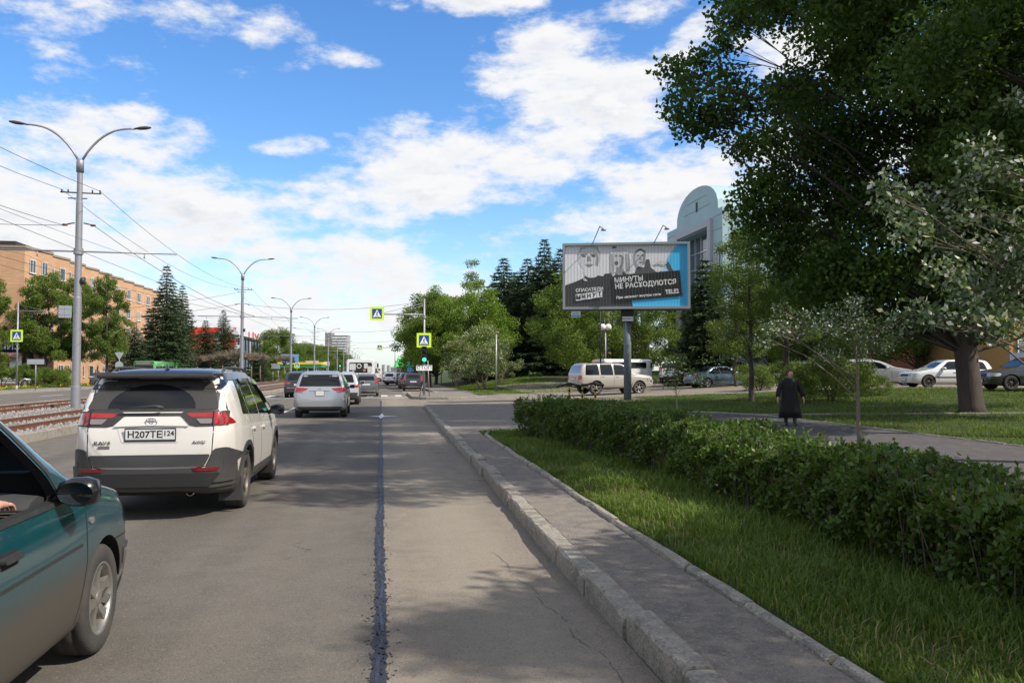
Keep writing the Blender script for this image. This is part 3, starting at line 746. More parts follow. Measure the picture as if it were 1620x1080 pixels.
def std_car(name, label, cat, sp, paintm, loc, rz, group=None, style='five', m_rim=None, glass=None, rails=False, plate_txt=None, front=True, lights='block', cladm=None, rear_glass=None, handles=True, mir=None):
    """generic car with windows, lights, bumpers, wheels, plates; built rear at y=0, then centred"""
    glass = glass or M_glass
    auto_ys(sp)
    me, bvh = body_mesh(sp, [paintm, cladm or M_clad, M_under])
    root = thing(name, label, cat, loc, rz, group)
    hub = [] ; A = lambda o: (hub.append(o), o)[1]
    A(link('body', me, root))
    W2 = sp['W'] / 2; L = sp['L']
    bl = lambda y: interp(y, sp['belt']); tp = lambda y: interp(y, sp['top'])
    for side in 'RL':
        for (yb0, yt0, yt1, yb1) in sp['win']:
            z = lambda y: bl(y) + .03; n_ = 4
            top = [(yt0 + (yt1 - yt0) * i / n_, min(tp(yt0 + (yt1 - yt0) * i / n_) - sp.get('wtop', .12), 9)) for i in range(n_ + 1)]
            poly = rnd([(yb1, z(yb1)), (yb0, z(yb0))] + top, .04)
            A(panel('window', poly, side, bvh, glass, root, .003, .02, .09))
        for pts in sp.get('seams', []): A(panel('door_gap', ribbon(pts, .012), side, bvh, M_seam, root, .0015, .004, .08))
        if handles:
            for (hy, hz) in sp.get('handles', []): A(panel('door_handle', rnd([(hy - .09, hz - .015), (hy + .09, hz - .015), (hy + .09, hz + .018), (hy - .09, hz + .018)], .012), side, bvh, paintm if handles is True else handles, root, .03, .0, .03))
        if sp.get('mould'): 
            y0, y1, z0, z1 = sp['mould']; A(panel('side_moulding', rnd([(y0, z0), (y1, z0), (y1, z1), (y0, z1)], .01), side, bvh, M_plas, root, .012, .01, .12))
        if sp.get('clad'):
            for yw in sp['wheels']:
                r0, r1 = sp['r'] + .05, sp['r'] + .11; n_ = 18; a0, a1 = R(-12), R(192)
                q = [(yw + r1 * math.cos(a0 + (a1 - a0) * i / n_), sp['r'] + r1 * math.sin(a0 + (a1 - a0) * i / n_)) for i in range(n_ + 1)] + [(yw + r0 * math.cos(a1 + (a0 - a1) * i / n_), sp['r'] + r0 * math.sin(a1 + (a0 - a1) * i / n_)) for i in range(n_ + 1)]
                A(panel('wheel_arch_trim', q, side, bvh, cladm or M_clad, root, .014, .03, .06))
        if sp.get('tail_side'): A(panel('tail_light', rnd(sp['tail_side'], .03), side, bvh, M_red, root, .006, .02, .05))
        if front and sp.get('head_side'): A(panel('headlight', rnd(sp['head_side'], .03), side, bvh, M_lens, root, .006, .02, .05))
    rw = sp['rearwin']; A(panel('rear_window', rnd(rw, .05), 'B', bvh, rear_glass or glass, root, .005, .02, .09))
    for s in (1, -1):
        A(panel('tail_light', rnd([(s * x, z) for x, z in sp['tail']], .03), 'B', bvh, M_red, root, .010, .03, .05))
        if sp.get('tail2'): A(panel('reversing_light', rnd([(s * x, z) for x, z in sp['tail2']], .02), 'B', bvh, M_smoke, root, .014, .02, .05))
        if sp.get('reflector'):
            x0, x1, z0, z1 = sp['reflector']; A(panel('reflector', [(s * x0, z0), (s * x1, z0), (s * x1, z1), (s * x0, z1)], 'B', bvh, M_redd, root, .012, .02, .05))
        if front: A(panel('headlight', rnd([(s * x, z) for x, z in sp['head']], .04), 'F', bvh, M_lens, root, .008, .03, .05))
    for nm, poly, m_, o_ in sp.get('rear_panels', []): A(panel(nm, rnd(poly, .03), 'B', bvh, m_, root, o_, .03, .08))
    if front:
        A(panel('windscreen', rnd(sp['screen'], .05), 'F', bvh, glass, root, .005, .02, .1))
        A(panel('grille', rnd(sp['grille'], .04), 'F', bvh, M_plas, root, .01, .03, .08))
        zf = sp.get('fplate', .45); h = bvh.ray_cast(Vector((0, 9, zf)), Vector((0, -1, 0)))[0]
        A(plate(root, (0, h.y + .02, zf), (R(90), 0, math.pi), None, None))
    zr = sp['plate']; h = bvh.ray_cast(Vector((0, -4, zr)), Vector((0, 1, 0)))[0]
    A(plate(root, (0, h.y - .02, zr), (R(90), 0, 0), *(plate_txt or (None, None)), **sp.get('plate_kw', {})))
    ym, zm = sp['mirror']
    for s in (1, -1):
        h = bvh.ray_cast(Vector((s * 3, ym, zm - .05)), Vector((-s, 0, 0)))[0]
        A(mirror(root, h.x + s * .02 if h else s * W2, ym, zm, mir or paintm, 1.0, s))
    if rails:
        for s in (1, -1):
            pts = []
            for i in range(9):
                y = sp['rail'][0] + (sp['rail'][1] - sp['rail'][0]) * i / 8; x = s * (W2 - .05 - sp.get('tum', .34) * .45 - .09); h = bvh.ray_cast(Vector((x, y, 5)), Vector((0, 0, -1)))[0]
                pts.append((x, y, h.z + (.045 if 0 < i < 8 else -.01)))
            b = MB(); b.tube(pts, .016, 8); b.box(((pts[4][0]), pts[4][1], pts[4][2] - .02), (.025, .08, .05)); A(b.build('roof_rail', rails, root))
    for o in hub: o.location.y -= L / 2
    n0 = len(bpy.data.objects)
    sp2 = dict(sp); sp2['wheels'] = [w - L / 2 for w in sp['wheels']]
    add_wheels(root, sp2, style, m_rim, sp.get('tw', .22))
    return root, bvh
def plan(L, r0=.93, r1=.90): return [(0, r0 - .09), (.07, r0 - .02), (.2, (r0 + 1) / 2 + .01), (.5, .99), (1.0, 1), (L - 1.1, 1), (L - .55, .975), (L - .25, .93), (L - .08, r1 - .04), (L, r1 - .16)]
# --- white crossover with dark roof (near, left lane)
SUV = dict(L=4.60, W=1.855, r=.355, wheels=(.92, 3.61), clad=1, sub=2, tum=.36, arch=.06, tw=.235,
    top=[(0, .60), (.03, .82), (.09, 1.06), (.16, 1.20), (.30, 1.42), (.40, 1.56), (.52, 1.655), (.8, 1.685), (1.5, 1.70), (2.3, 1.69), (2.75, 1.62), (3.45, 1.15), (3.65, 1.08), (4.2, 1.01), (4.42, .93), (4.55, .78), (4.60, .55)],
    plan=[(0, .60), (.03, .71), (.09, .79), (.18, .87), (.34, .935), (.6, .98), (1.0, 1), (3.4, 1), (3.9, .985), (4.2, .95), (4.45, .85), (4.6, .66)],
    bot=[(0, .33), (.15, .27), (.6, .22), (4.0, .22), (4.4, .26), (4.6, .33)],
    belt=[(0, .98), (.3, 1.13), (1., 1.10), (3.4, 1.00), (4.6, .8)], mid=[(0, .72), (1.2, .74), (3.0, .66), (3.6, .74), (4.6, .6)],
    win=[(.78, .92, 1.12, 1.18), (1.22, 1.16, 1.98, 2.02), (2.08, 2.04, 2.62, 3.12)], wtop=.14,
    seams=[[(1.18, 1.14), (1.22, .95), (1.42, .55), (1.5, .34)], [(2.05, 1.08), (2.05, .34)], [(3.16, 1.04), (3.2, .8), (3.12, .34)], [(1.5, .33), (3.12, .33)]],
    handles=[(1.42, .93), (2.26, .90)], mirror=(2.98, 1.10), rail=(.75, 2.5),
    rearwin=[(-.71, 1.225), (.71, 1.225), (.60, 1.54), (-.60, 1.54)],
    tail=[(.35, 1.180), (.78, 1.190), (.80, 1.055), (.665, 1.055), (.655, 1.135), (.42, 1.135)], tail_side=[(.10, 1.045), (.40, 1.06), (.20, 1.185), (.05, 1.185)],
    head=[(.5, .86), (.85, .90), (.85, .80), (.5, .76)], head_side=[(4.1, .90), (4.5, .84), (4.5, .76), (4.2, .80)],
    screen=[(-.66, 1.12), (.66, 1.12), (.58, 1.56), (-.58, 1.56)], grille=[(-.5, .5), (.5, .5), (.55, .82), (-.55, .82)], plate=.955)
P_white = paint('pearl_white_paint', (.62, .59, .54), dirt=.62, dz=(.30, 1.15), dcol=(.33, .28, .23), rough=.25)
P_roof = paint('dark_blue_roof_paint', (.010, .012, .024), dirt=.05, dz=(0, .1), rough=.3, coat=.35)
def build_rav():
    root, bvh = std_car('suv', 'white suv with dark roof and dusty rear window ahead of the teal car', 'car', SUV, P_white, (-2.53, 12.0, 0), 0, None, 'five', M_alloyd, rails=M_plas, plate_txt=('Н207ТЕ', '124'), rear_glass=M_glassd, mir=P_roof)
    L2 = SUV['L'] / 2; new = []
    A = lambda o: (new.append(o), o)[1]
    A(panel('roof_panel', rnd([(-.60, .47), (.60, .47), (.62, 1.0), (.62, 2.5), (.56, 2.74), (-.56, 2.74), (-.62, 2.5), (-.62, 1.0)], .06), 'T', bvh, P_roof, root, .004, .02, .1))
    for side in 'RL':
        A(panel('pillar_cover', rnd([(.33, 1.44), (.50, 1.50), (.66, 1.55), (2.6, 1.53), (2.75, 1.49), (3.36, 1.10), (3.46, 1.12), (2.80, 1.63), (2.3, 1.72), (.6, 1.70), (.46, 1.66), (.33, 1.56)], .02), side, bvh, P_roof, root, .012, .02, .08))
        A(panel('wind_deflector', rnd([(1.2, 1.50), (1.95, 1.49), (1.97, 1.55), (1.2, 1.56)], .02), side, bvh, M_glass, root, .028, .0, .08))
        A(panel('wind_deflector', rnd([(2.04, 1.49), (2.6, 1.46), (3.0, 1.19), (3.05, 1.21), (2.66, 1.53), (2.04, 1.56)], .02), side, bvh, M_glass, root, .028, .0, .08))
    # spoiler
    b = MB(); b.prism([(-.62, .0), (.62, .0), (.68, .34), (-.68, .34)], 0, .05, 0); b.prism([(-.63, -.012), (.63, -.012), (.63, .03), (-.63, .03)], -.015, .035, 1); o = b.build('spoiler', [P_roof, M_plas], root, loc=(0, .24, 1.592)); o.rotation_euler = (R(0), 0, 0)
    bv = o.modifiers.new('b', 'BEVEL'); bv.width = .018; bv.segments = 3; A(o)
    b = MB(); b.box((0, 0, 0), (.34, .012, .022)); o = b.build('high_brake_light', M_redd, root, loc=(0, .255, 1.585)); A(o)
    A(panel('window_surround', [(-.79, 1.20), (.79, 1.20), (.69, 1.55), (.60, 1.62), (-.60, 1.62), (-.69, 1.55)], 'B', bvh, M_plas, root, .002, .02, .08))
    arc = [(-.38 + .52 * math.cos(R(a)) * .0 + .47 * math.cos(R(a)), 1.235 + .27 * math.sin(R(a))) for a in range(0, 181, 12)]
    A(panel('wiped_glass', [(x + .36, z) for x, z in arc], 'B', bvh, mat('wiped_glass', (.008, .009, .010), .06, spec=.4), root, .0075, .01, .06))
    # wiper
    b = MB(); b.tube([(.06, 0, .0), (-.02, -.02, .02), (-.40, -.01, -.005)], [.022, .018, .008], 8); o = b.build('wiper', M_plas, root, loc=(.06, .115, 1.245)); A(o)
    # black applique joining the lamps
    A(panel('lamp_bar', [(-.80, 1.205), (-.34, 1.20), (-.30, 1.185), (.30, 1.185), (.34, 1.20), (.80, 1.205), (.80, 1.04), (.47, 1.035), (.40, 1.05), (.30, 1.15), (-.30, 1.15), (-.40, 1.05), (-.47, 1.035), (-.80, 1.04)], 'B', bvh, M_plas, root, .008, .02, .06))
    for s in (1, -1):
        A(panel('lamp_lens', rnd([(s * .47, 1.120), (s * .645, 1.120), (s * .645, 1.065), (s * .52, 1.065)], .015), 'B', bvh, M_smoke, root, .016, .01, .04))
        A(panel('lamp_frame', ribbon([(s * .655, 1.20), (s * .655, 1.05)], .012), 'B', bvh, M_seam, root, .018, .01, .05))
        A(panel('tailgate_gap', ribbon([(s * .66, 1.20), (s * .665, 1.0), (s * .655, .74), (s * .60, .60), (s * .45, .575), (0, .57)], .010), 'B', bvh, M_seam, root, .0015, .003, .06))
        A(panel('bumper_corner', rnd([(s * .60, .60), (s * .672, .79), (s * .80, .80), (s * .93, .68), (s * .93, .36), (s * .6, .36)], .04), 'B', bvh, M_clad, root, .016, .02, .06))
        A(panel('bumper_reflector', rnd([(s * .46, .585), (s * .72, .585), (s * .70, .55), (s * .48, .55)], .01), 'B', bvh, M_redd, root, .045, .01, .06))
    A(panel('tailgate_trim', rnd([(-.64, .73), (.64, .73), (.58, .60), (-.58, .60)], .03), 'B', bvh, M_clad, root, .014, .02, .06))
    A(panel('bumper', rnd([(-.86, .60), (-.5, .575), (.5, .575), (.86, .60), (.84, .42), (-.84, .42)], .03), 'B', bvh, M_clad, root, .035, .02, .06))
    A(panel('bumper_insert', rnd([(-.72, .53), (.72, .53), (.62, .385), (-.62, .385)], .03), 'B', bvh, M_ink, root, .065, .02, .06))
    A(panel('number_recess', rnd([(-.36, 1.035), (.36, 1.035), (.30, .86), (-.30, .86)], .03), 'B', bvh, P_white, root, .004, .0, .06))
    A(panel('garnish', rnd([(-.40, 1.035), (-.29, 1.14), (.29, 1.14), (.40, 1.035), (.0, 1.045)], .015), 'B', bvh, P_white, root, .022, .02, .06))
    # emblem of three ovals
    b = MB()
    def oval(cx, cz, a, c, w): b.tube([(cx + a * math.cos(R(t)), 0, cz + c * math.sin(R(t))) for t in range(0, 361, 20)], w, 6)
    oval(0, 0, .062, .042, .005); oval(0, .008, .018, .032, .004); oval(0, .022, .044, .014, .004)
    h = bvh.ray_cast(Vector((0, -4, 1.09)), Vector((0, 1, 0)))[0]
    A(b.build('emblem', M_chrome, root, loc=(0, h.y - .03, 1.09)))
    for txt, x, z, sz in (('RAV4', -.50, .865, .055), ('AWD', .52, .865, .045)):
        h = bvh.ray_cast(Vector((x, -4, z)), Vector((0, 1, 0)))[0]
        A(text_mesh('badge', txt, sz, M_chrome if txt != 'RAV4' else M_plas, root, (x, h.y - .012, z), (R(90), 0, 0), .004, bold=0, sx=1.3))
    h = bvh.ray_cast(Vector((-.48, -4, .82)), Vector((0, 1, 0)))[0]
    b = MB(); b.box((0, 0, 0), (.12, .006, .03)); A(b.build('badge', M_chrome, root, loc=(-.48, h.y - .008, .818)))
    b = MB(); b.lathe([(.035, 0), (.042, 0), (.042, .22), (.034, .22), (.034, 0)], 16, axis='Y'); A(b.build('exhaust', M_chrome, root, loc=(.42, .10, .30)))
    b = MB(); b.prism([(-.03, 0), (.03, 0), (.022, .13), (-.02, .15)], -.002, .002); 
    b = MB(); b.lathe([(.0, .055), (.012, .05), (.02, .02), (.04, 0)], 10); b.v = [(x * .7, y * 2, z) for x, y, z in b.v]; A(b.build('antenna', P_roof, root, loc=(0, .75, 1.685)))
    for s in (1, -1):
        b = MB(); b.prism([(-.13, 0), (.13, 0), (.12, .28), (-.12, .26)], -.006, .006, M=Matrix.Rotation(R(90), 3, 'X')); o = b.build('mud_flap', M_plas, root, loc=(s * .78, .52, .14)); o.rotation_euler = (R(-8), 0, 0); A(o)
        b = MB(); b.prism([(-.13, 0), (.13, 0), (.12, .26), (-.12, .24)], -.006, .006, M=Matrix.Rotation(R(90), 3, 'X')); o = b.build('mud_flap', M_plas, root, loc=(s * .79, 3.21, .14)); A(o)
    for o in new: o.location.y -= L2
    return root
build_rav()
# --- generic shapes
def S_suv(L=4.65, W=1.86, H=1.70, **k):
    d = dict(L=L, W=W, r=.36, wheels=(.93, L - .95), clad=1, tum=.34, tw=.24,
        top=[(0, .62), (.03, .85), (.08, 1.02), (.2, H - .48), (.36, H - .16), (.5, H - .06), (.9, H - .01), (1.6, H), (2.4, H - .02), (2.85, H - .10), (3.5, 1.14), (3.7, 1.07), (L - .4, .98), (L - .15, .88), (L - .04, .72), (L, .52)],
        plan=plan(L), bot=[(0, .34), (.2, .26), (.6, .22), (L - .5, .22), (L, .32)], belt=[(0, .95), (.4, 1.06), (3.4, 1.0), (L, .8)],
        win=[(.62, .75, 1.15, 1.15), (1.22, 1.2, 2.05, 2.08), (2.14, 2.12, 2.72, 3.2)],
        seams=[[(1.19, 1.05), (1.25, .8), (1.45, .34)], [(2.1, 1.02), (2.1, .34)], [(3.24, 1.02), (3.25, .34)]], handles=[(1.5, .93), (2.35, .91)], mirror=(3.02, 1.08), rail=(.8, 2.6),
        rearwin=[(-.68, 1.12), (.68, 1.12), (.58, H - .17), (-.58, H - .17)], tail=[(.42, 1.04), (.84, 1.06), (.86, .90), (.48, .93)], tail_side=[(.06, .92), (.40, .98), (.3, 1.06), (.06, 1.06)], tail2=[(.46, .93), (.66, .92), (.66, .89), (.5, .89)],
        head=[(.5, .84), (.86, .88), (.86, .76), (.5, .74)], head_side=[(L - .45, .88), (L - .12, .82), (L - .12, .74), (L - .4, .78)], screen=[(-.66, 1.13), (.66, 1.13), (.58, H - .12), (-.58, H - .12)], grille=[(-.45, .5), (.45, .5), (.5, .8), (-.5, .8)],
        plate=.83, reflector=(.62, .80, .56, .60)); d.update(k); return d
def S_sedan(L=4.5, W=1.72, H=1.42, **k):
    d = dict(L=L, W=W, r=.31, wheels=(.88, L - .85), tum=.38, tw=.19,
        top=[(0, .58), (.03, .78), (.1, .93), (.25, .97), (.7, .99), (.85, 1.02), (1.35, H - .06), (1.7, H - .01), (2.2, H), (2.6, H - .04), (3.3, .97), (3.45, .93), (L - .4, .82), (L - .12, .74), (L - .03, .62), (L, .48)],
        plan=plan(L), bot=[(0, .3), (.2, .22), (.6, .18), (L - .5, .18), (L, .25)], belt=[(0, .84), (.8, .90), (3.2, .86), (L, .7)], mid=[(0, .6)],
        win=[(.98, 1.38, 1.78, 1.80), (1.86, 1.84, 2.52, 3.02)], wtop=.10,
        seams=[[(1.05, .9), (1.2, .6), (1.25, .26)], [(1.83, .9), (1.83, .26)], [(3.04, .88), (3.08, .26)]], handles=[(1.2, .78), (2.05, .78)], mirror=(2.85, .95),
        rearwin=[(-.62, 1.05), (.62, 1.05), (.52, H - .10), (-.52, H - .10)], tail=[(.38, .90), (.78, .90), (.80, .74), (.4, .74)], tail_side=[(.04, .76), (.28, .78), (.22, .90), (.05, .90)],
        head=[(.42, .72), (.80, .72), (.80, .58), (.45, .56)], head_side=[(L - .42, .72), (L - .1, .70), (L - .1, .60), (L - .36, .62)], screen=[(-.64, .98), (.64, .98), (.54, H - .07), (-.54, H - .07)], grille=[(-.35, .56), (.35, .56), (.38, .68), (-.38, .68)],
        plate=.80, mould=(1.2, L - 1.25, .50, .55), fplate=.40); d.update(k); return d
def S_hatch(L=4.05, W=1.69, H=1.52, **k):
    d = S_suv(L, W, H); d.update(dict(r=.31, clad=0, wheels=(.75, L - .8), tum=.36, tw=.19,
        top=[(0, .60), (.03, .80), (.1, .98), (.22, 1.15), (.36, H - .1), (.55, H - .02), (1.3, H), (2.0, H - .02), (2.4, H - .12), (3.05, 1.06), (L - .5, .92), (L - .15, .78), (L - .03, .65), (L, .5)],
        plan=plan(L), bot=[(0, .3), (.2, .22), (.6, .18), (L - .5, .18), (L, .25)], belt=[(0, .9), (.4, .98), (2.9, .92), (L, .75)],
        win=[(.5, .6, .95, .95), (1.02, 1.0, 1.7, 1.74), (1.8, 1.78, 2.3, 2.8)], seams=[[(1.0, .95), (1.05, .7), (1.2, .26)], [(1.77, .95), (1.77, .26)], [(2.85, .95), (2.9, .26)]],
        handles=[(1.2, .86), (2.0, .84)], mirror=(2.62, 1.02), rearwin=[(-.56, 1.08), (.56, 1.08), (.48, H - .17), (-.48, H - .17)], tail=[(.62, 1.28), (.80, 1.20), (.82, .84), (.60, .86)], tail2=None, tail_side=[(.05, .86), (.18, .9), (.34, 1.25), (.22, 1.28)],
        head=[(.45, .82), (.78, .84), (.78, .68), (.5, .66)], head_side=[(L - .55, .86), (L - .12, .74), (L - .14, .66), (L - .45, .72)], screen=[(-.62, 1.05), (.62, 1.05), (.54, H - .14), (-.54, H - .14)], grille=[(-.4, .55), (.4, .55), (.42, .7), (-.42, .7)], plate=.80, rail=(.6, 2.0), fplate=.42)); d.update(k); return d
P_silver = paint('silver_paint', (.36, .37, .38), metal=.45, dirt=.35, dz=(.2, .75), rough=.32)
P_silver2 = paint('light_silver_paint', (.50, .50, .50), metal=.4, dirt=.3, dz=(.2, .7), rough=.3)
P_grey = paint('graphite_paint', (.11, .12, .13), metal=.4, dirt=.3, dz=(.2, .7), rough=.32)
P_black = paint('black_paint', (.014, .015, .018), dirt=.2, dz=(.2, .7), rough=.2)
P_dgrey = paint('dark_grey_paint', (.035, .037, .042), dirt=.3, dz=(.2, .7), rough=.25)
P_wh = paint('white_paint', (.70, .70, .69), dirt=.3, dz=(.2, .6), rough=.25)
P_champ = paint('champagne_paint', (.38, .355, .315), metal=.15, dirt=.35, dz=(.3, 1.1), dcol=(.30, .25, .19), rough=.3)
P_blue = paint('blue_grey_paint', (.075, .125, .155), metal=.3, dirt=.2, dz=(.2, .6), rough=.25)
P_navy = paint('navy_paint', (.02, .035, .08), dirt=.2, dz=(.2, .6), rough=.25)
P_redp = paint('dark_red_paint', (.25, .03, .02), dirt=.2, dz=(.2, .6), rough=.25)
# silver people-carrier, middle of the lane
kia = S_suv(4.78, 1.88, 1.69, clad=0, rearwin=[(-.74, 1.13), (.74, 1.13), (.62, 1.55), (-.62, 1.55)], plate=.885, plate_kw=dict(w=.29, h=.17), tail=[(.40, 1.06), (.88, 1.10), (.90, .95), (.78, .93), (.5, .99)], tail2=[(.55, .98), (.76, .93), (.74, .90), (.60, .91)],
    rear_panels=[('bumper', [(-.90, .68), (-.62, .70), (-.55, .60), (.55, .60), (.62, .70), (.90, .68), (.88, .38), (-.88, .38)], P_silver, .03), ('bumper_trim', [(-.80, .42), (.80, .42), (.70, .33), (-.70, .33)], M_plas, .035), ('chrome_bar', [(-.36, .985), (.36, .985), (.34, .965), (-.34, .965)], M_chrome, .02), ('emblem', [(-.05, 1.07), (.05, 1.07), (.05, 1.03), (-.05, 1.03)], M_chrome, .012)], wheels=(.95, 3.75))
std_car('suv', 'silver grey suv with red tail lights and square plate ahead of the white suv', 'car', kia, P_silver, (-2.15, 32.6, 0), 0, None, 'ten', rails=M_plas, plate_txt=None)
sk = S_suv(4.7, 1.88, 1.68, rear_panels=[('bumper_trim', [(-.84, .62), (.84, .62), (.80, .36), (-.80, .36)], M_plas, .03), ('chrome_bar', [(-.7, .64), (.7, .64), (.7, .62), (-.7, .62)], M_chrome, .035)], tail=[(.45, .98), (.88, 1.0), (.88, .86), (.6, .88)])
skc, _ = std_car('suv', 'lighter silver suv half hidden behind the silver grey suv', 'car', sk, P_silver2, (-2.0, 44.3, 0), 0, None, 'ten', rails=M_plas)
note = S_hatch(4.1, 1.69, 1.53, rear_panels=[('bumper', [(-.80, .62), (.80, .62), (.78, .32), (-.78, .32)], P_grey, .03), ('bumper_trim', [(-.62, .40), (.62, .40), (.6, .33), (-.6, .33)], M_chrome, .034)])
ntc, _ = std_car('hatchback', 'small graphite hatchback with tall red tail lights behind the white bus', 'car', note, P_grey, (-.98, 58.6, 0), 0, None, 'six', rails=M_plas)
copy_tree(skc, (-5.2, 56.5, 0), 0, 'black suv in the lane nearest the tram tracks, left of the silver cars', swap={'light_silver_paint': 'black_paint'})
# parked and distant vehicles on the street
copy_tree(ntc, (2.75, 73, 0), R(-1), 'black parked hatchback just beyond the traffic light pole', 'cars parked beyond the junction', (1.04, 1.05, 1.02), {'graphite_paint': 'black_paint'})
copy_tree(skc, (2.6, 80.5, 0), R(-1), 'dark grey parked suv directly in front of the black parked hatchback', 'cars parked beyond the junction', .96, {'light_silver_paint': 'dark_grey_paint'})
copy_tree(ntc, (2.6, 87.5, 0), 0, 'navy parked car, third in the row beyond the traffic light', 'cars parked beyond the junction', None, {'graphite_paint': 'navy_paint'})
copy_tree(skc, (2.2, 105, 0), R(-38), 'white crossover parked askew beyond the dark parked cars', 'cars parked beyond the junction', (.97, .92, .95), {'light_silver_paint': 'white_paint'})
copy_tree(skc, (2.0, 118, 0), R(-30), 'second white crossover parked askew further up the street', 'cars parked beyond the junction', .96, {'light_silver_paint': 'white_paint'})
sedS = S_sedan(4.7, 1.76, 1.42)
sed, _ = std_car('sedan', 'blue grey sedan parked beyond the lawn beside the white suv', 'car', sedS, P_blue, (*at(1140, 54), .62), R(-82), 'cars parked across the lawn', 'ten')
copy_tree(sed, (*at(300, 130), 0), R(180), 'white oncoming sedan on the far carriageway near the bus stop', 'oncoming cars', None, {'blue_grey_paint': 'white_paint'})
copy_tree(sed, (-26.2, 108, 0), R(180), 'white sedan coming towards the camera left of the black suv', 'oncoming cars', None, {'blue_grey_paint': 'white_paint'})
copy_tree(sed, (*at(182, 88), .12), R(-80), 'dark grey sedan crossing by the lawn behind the white suv', 'oncoming cars', None, {'blue_grey_paint': 'dark_grey_paint'})
copy_tree(sed, (*at(12, 88), .14), R(-60), 'silver sedan parked by the round bushes at the brick building', 'oncoming cars', None, {'blue_grey_paint': 'light_silver_paint'})
copy_tree(ntc, (-26.0, 165, 0), R(180), 'silver hatchback far down the opposite carriageway', 'oncoming cars', None, {'graphite_paint': 'light_silver_paint'})
copy_tree(sed, (-22.0, 190, 0), R(180), 'dark red sedan far down the opposite carriageway', 'oncoming cars', None, {'blue_grey_paint': 'dark_red_paint'})
# parked across the lawn on the right
def S_lc():
    L = 4.9
    return S_suv(L, 1.94, 1.87, r=.39, tum=.26, wheels=(1.05, 3.85), tw=.27, clad=0, bot=[(0, .48), (.2, .42), (.6, .36), (L - .5, .36), (L, .46)],
        top=[(0, .75), (.02, .95), (.05, 1.15), (.14, 1.45), (.26, 1.74), (.4, 1.83), (1., 1.86), (2.0, 1.87), (2.75, 1.84), (3.0, 1.74), (3.48, 1.26), (3.6, 1.2), (4.5, 1.12), (4.78, 1.04), (4.87, .88), (4.9, .65)],
        belt=[(0, 1.10), (3.4, 1.10), (L, 1.0)], mid=[(0, .8)], win=[(.38, .46, 1.22, 1.26), (1.36, 1.34, 2.12, 2.16), (2.24, 2.22, 2.86, 3.3)], wtop=.11,
        seams=[[(1.31, 1.15), (1.31, .85), (1.5, .5)], [(2.2, 1.15), (2.2, .5)], [(3.3, 1.15), (3.3, .5)]], handles=[(1.5, 1.04), (2.42, 1.04)], mirror=(3.1, 1.26), rail=(.5, 2.4), plate=.9,
        tail=[(.66, 1.12), (.88, 1.12), (.90, .86), (.68, .88)], tail_side=[(.03, .88), (.16, .88), (.16, 1.1), (.04, 1.1)], tail2=None, rearwin=[(-.7, 1.25), (.7, 1.25), (.62, 1.68), (-.62, 1.68)],
        head=[(.55, 1.02), (.88, 1.04), (.88, .88), (.58, .86)], head_side=[(4.5, 1.05), (4.8, 1.02), (4.82, .88), (4.6, .88)], screen=[(-.7, 1.26), (.7, 1.26), (.6, 1.74), (-.6, 1.74)], grille=[(-.5, .78), (.5, .78), (.5, 1.0), (-.5, 1.0)], fplate=.6)
lc, lb = std_car('suv', 'large champagne silver off-road suv parked behind the billboard post', 'car', S_lc(), P_champ, (*at(966, 49.3), .33), R(-79), 'cars parked across the lawn', 'six', rails=M_plas, rear_glass=M_smoke)
for s in 'RL':
    for yw in (1.05, 3.85):
        n_ = 16; r0, r1 = .445, .53
        q = [(yw + r1 * math.cos(R(180 * i / n_)), .39 + r1 * math.sin(R(180 * i / n_))) for i in range(n_ + 1)] + [(yw + r0 * math.cos(R(180 - 180 * i / n_)), .39 + r0 * math.sin(R(180 - 180 * i / n_))) for i in range(n_ + 1)]
        o = panel('fender_flare', q, s, lb, P_champ, lc, .05, .01, .06); o.location.y -= 2.45
suvw = S_suv(4.6, 1.84, 1.70, tail=[(.70, 1.40), (.82, 1.34), (.86, .96), (.68, .98)], tail_side=[(.05, .98), (.2, 1.0), (.36, 1.4), (.28, 1.44)], tail2=None)
suw, _ = std_car('suv', 'white suv with upright red tail lights parked between the two other cars', 'car', suvw, P_wh, (*at(1066, 66), .80), R(-28), 'cars parked across the lawn', 'ten', rails=M_plas)
copy_tree(skc, (*at(1160, 62), .78), R(-75), 'dark grey suv partly hidden behind the blue grey sedan', 'cars parked across the lawn', None, {'light_silver_paint': 'dark_grey_paint'})
foc = S_hatch(4.35, 1.79, 1.50, head=[(.45, .80), (.84, .86), (.84, .66), (.5, .64)], grille=[(-.42, .36), (.42, .36), (.36, .58), (-.36, .58)])
fc, _ = std_car('hatchback', 'light silver hatchback with roof bars facing the lawn beyond the bare tree', 'car', foc, P_silver2, (*at(1388, 48), .87), R(-120), 'cars parked across the lawn', 'five', rails=M_chrome)
est = S_sedan(4.25, 1.68, 1.42, top=[(0, .58), (.03, .78), (.08, .95), (.3, H_ := 1.36), (.6, 1.41), (1.5, 1.42), (2.2, 1.41), (2.45, 1.36), (3.05, .97), (3.2, .93), (3.85, .82), (4.13, .74), (4.22, .62), (4.25, .48)],
    win=[(.40, .52, 1.05, 1.08), (1.14, 1.12, 1.72, 1.76), (1.82, 1.80, 2.36, 2.82)], wheels=(.85, 3.4), rearwin=[(-.6, .98), (.6, .98), (.54, 1.3), (-.54, 1.3)], seams=[[(1.1, .9), (1.2, .6), (1.25, .26)], [(1.79, .9), (1.79, .26)], [(2.85, .88), (2.9, .26)]], mirror=(2.66, .95))
es, _ = std_car('estate_car', 'white estate car parked side on between the silver hatchback and the big tree trunk', 'car', est, P_wh, (*at(1494, 42), .86), R(83), 'cars parked across the lawn', 'steel', M_clad)
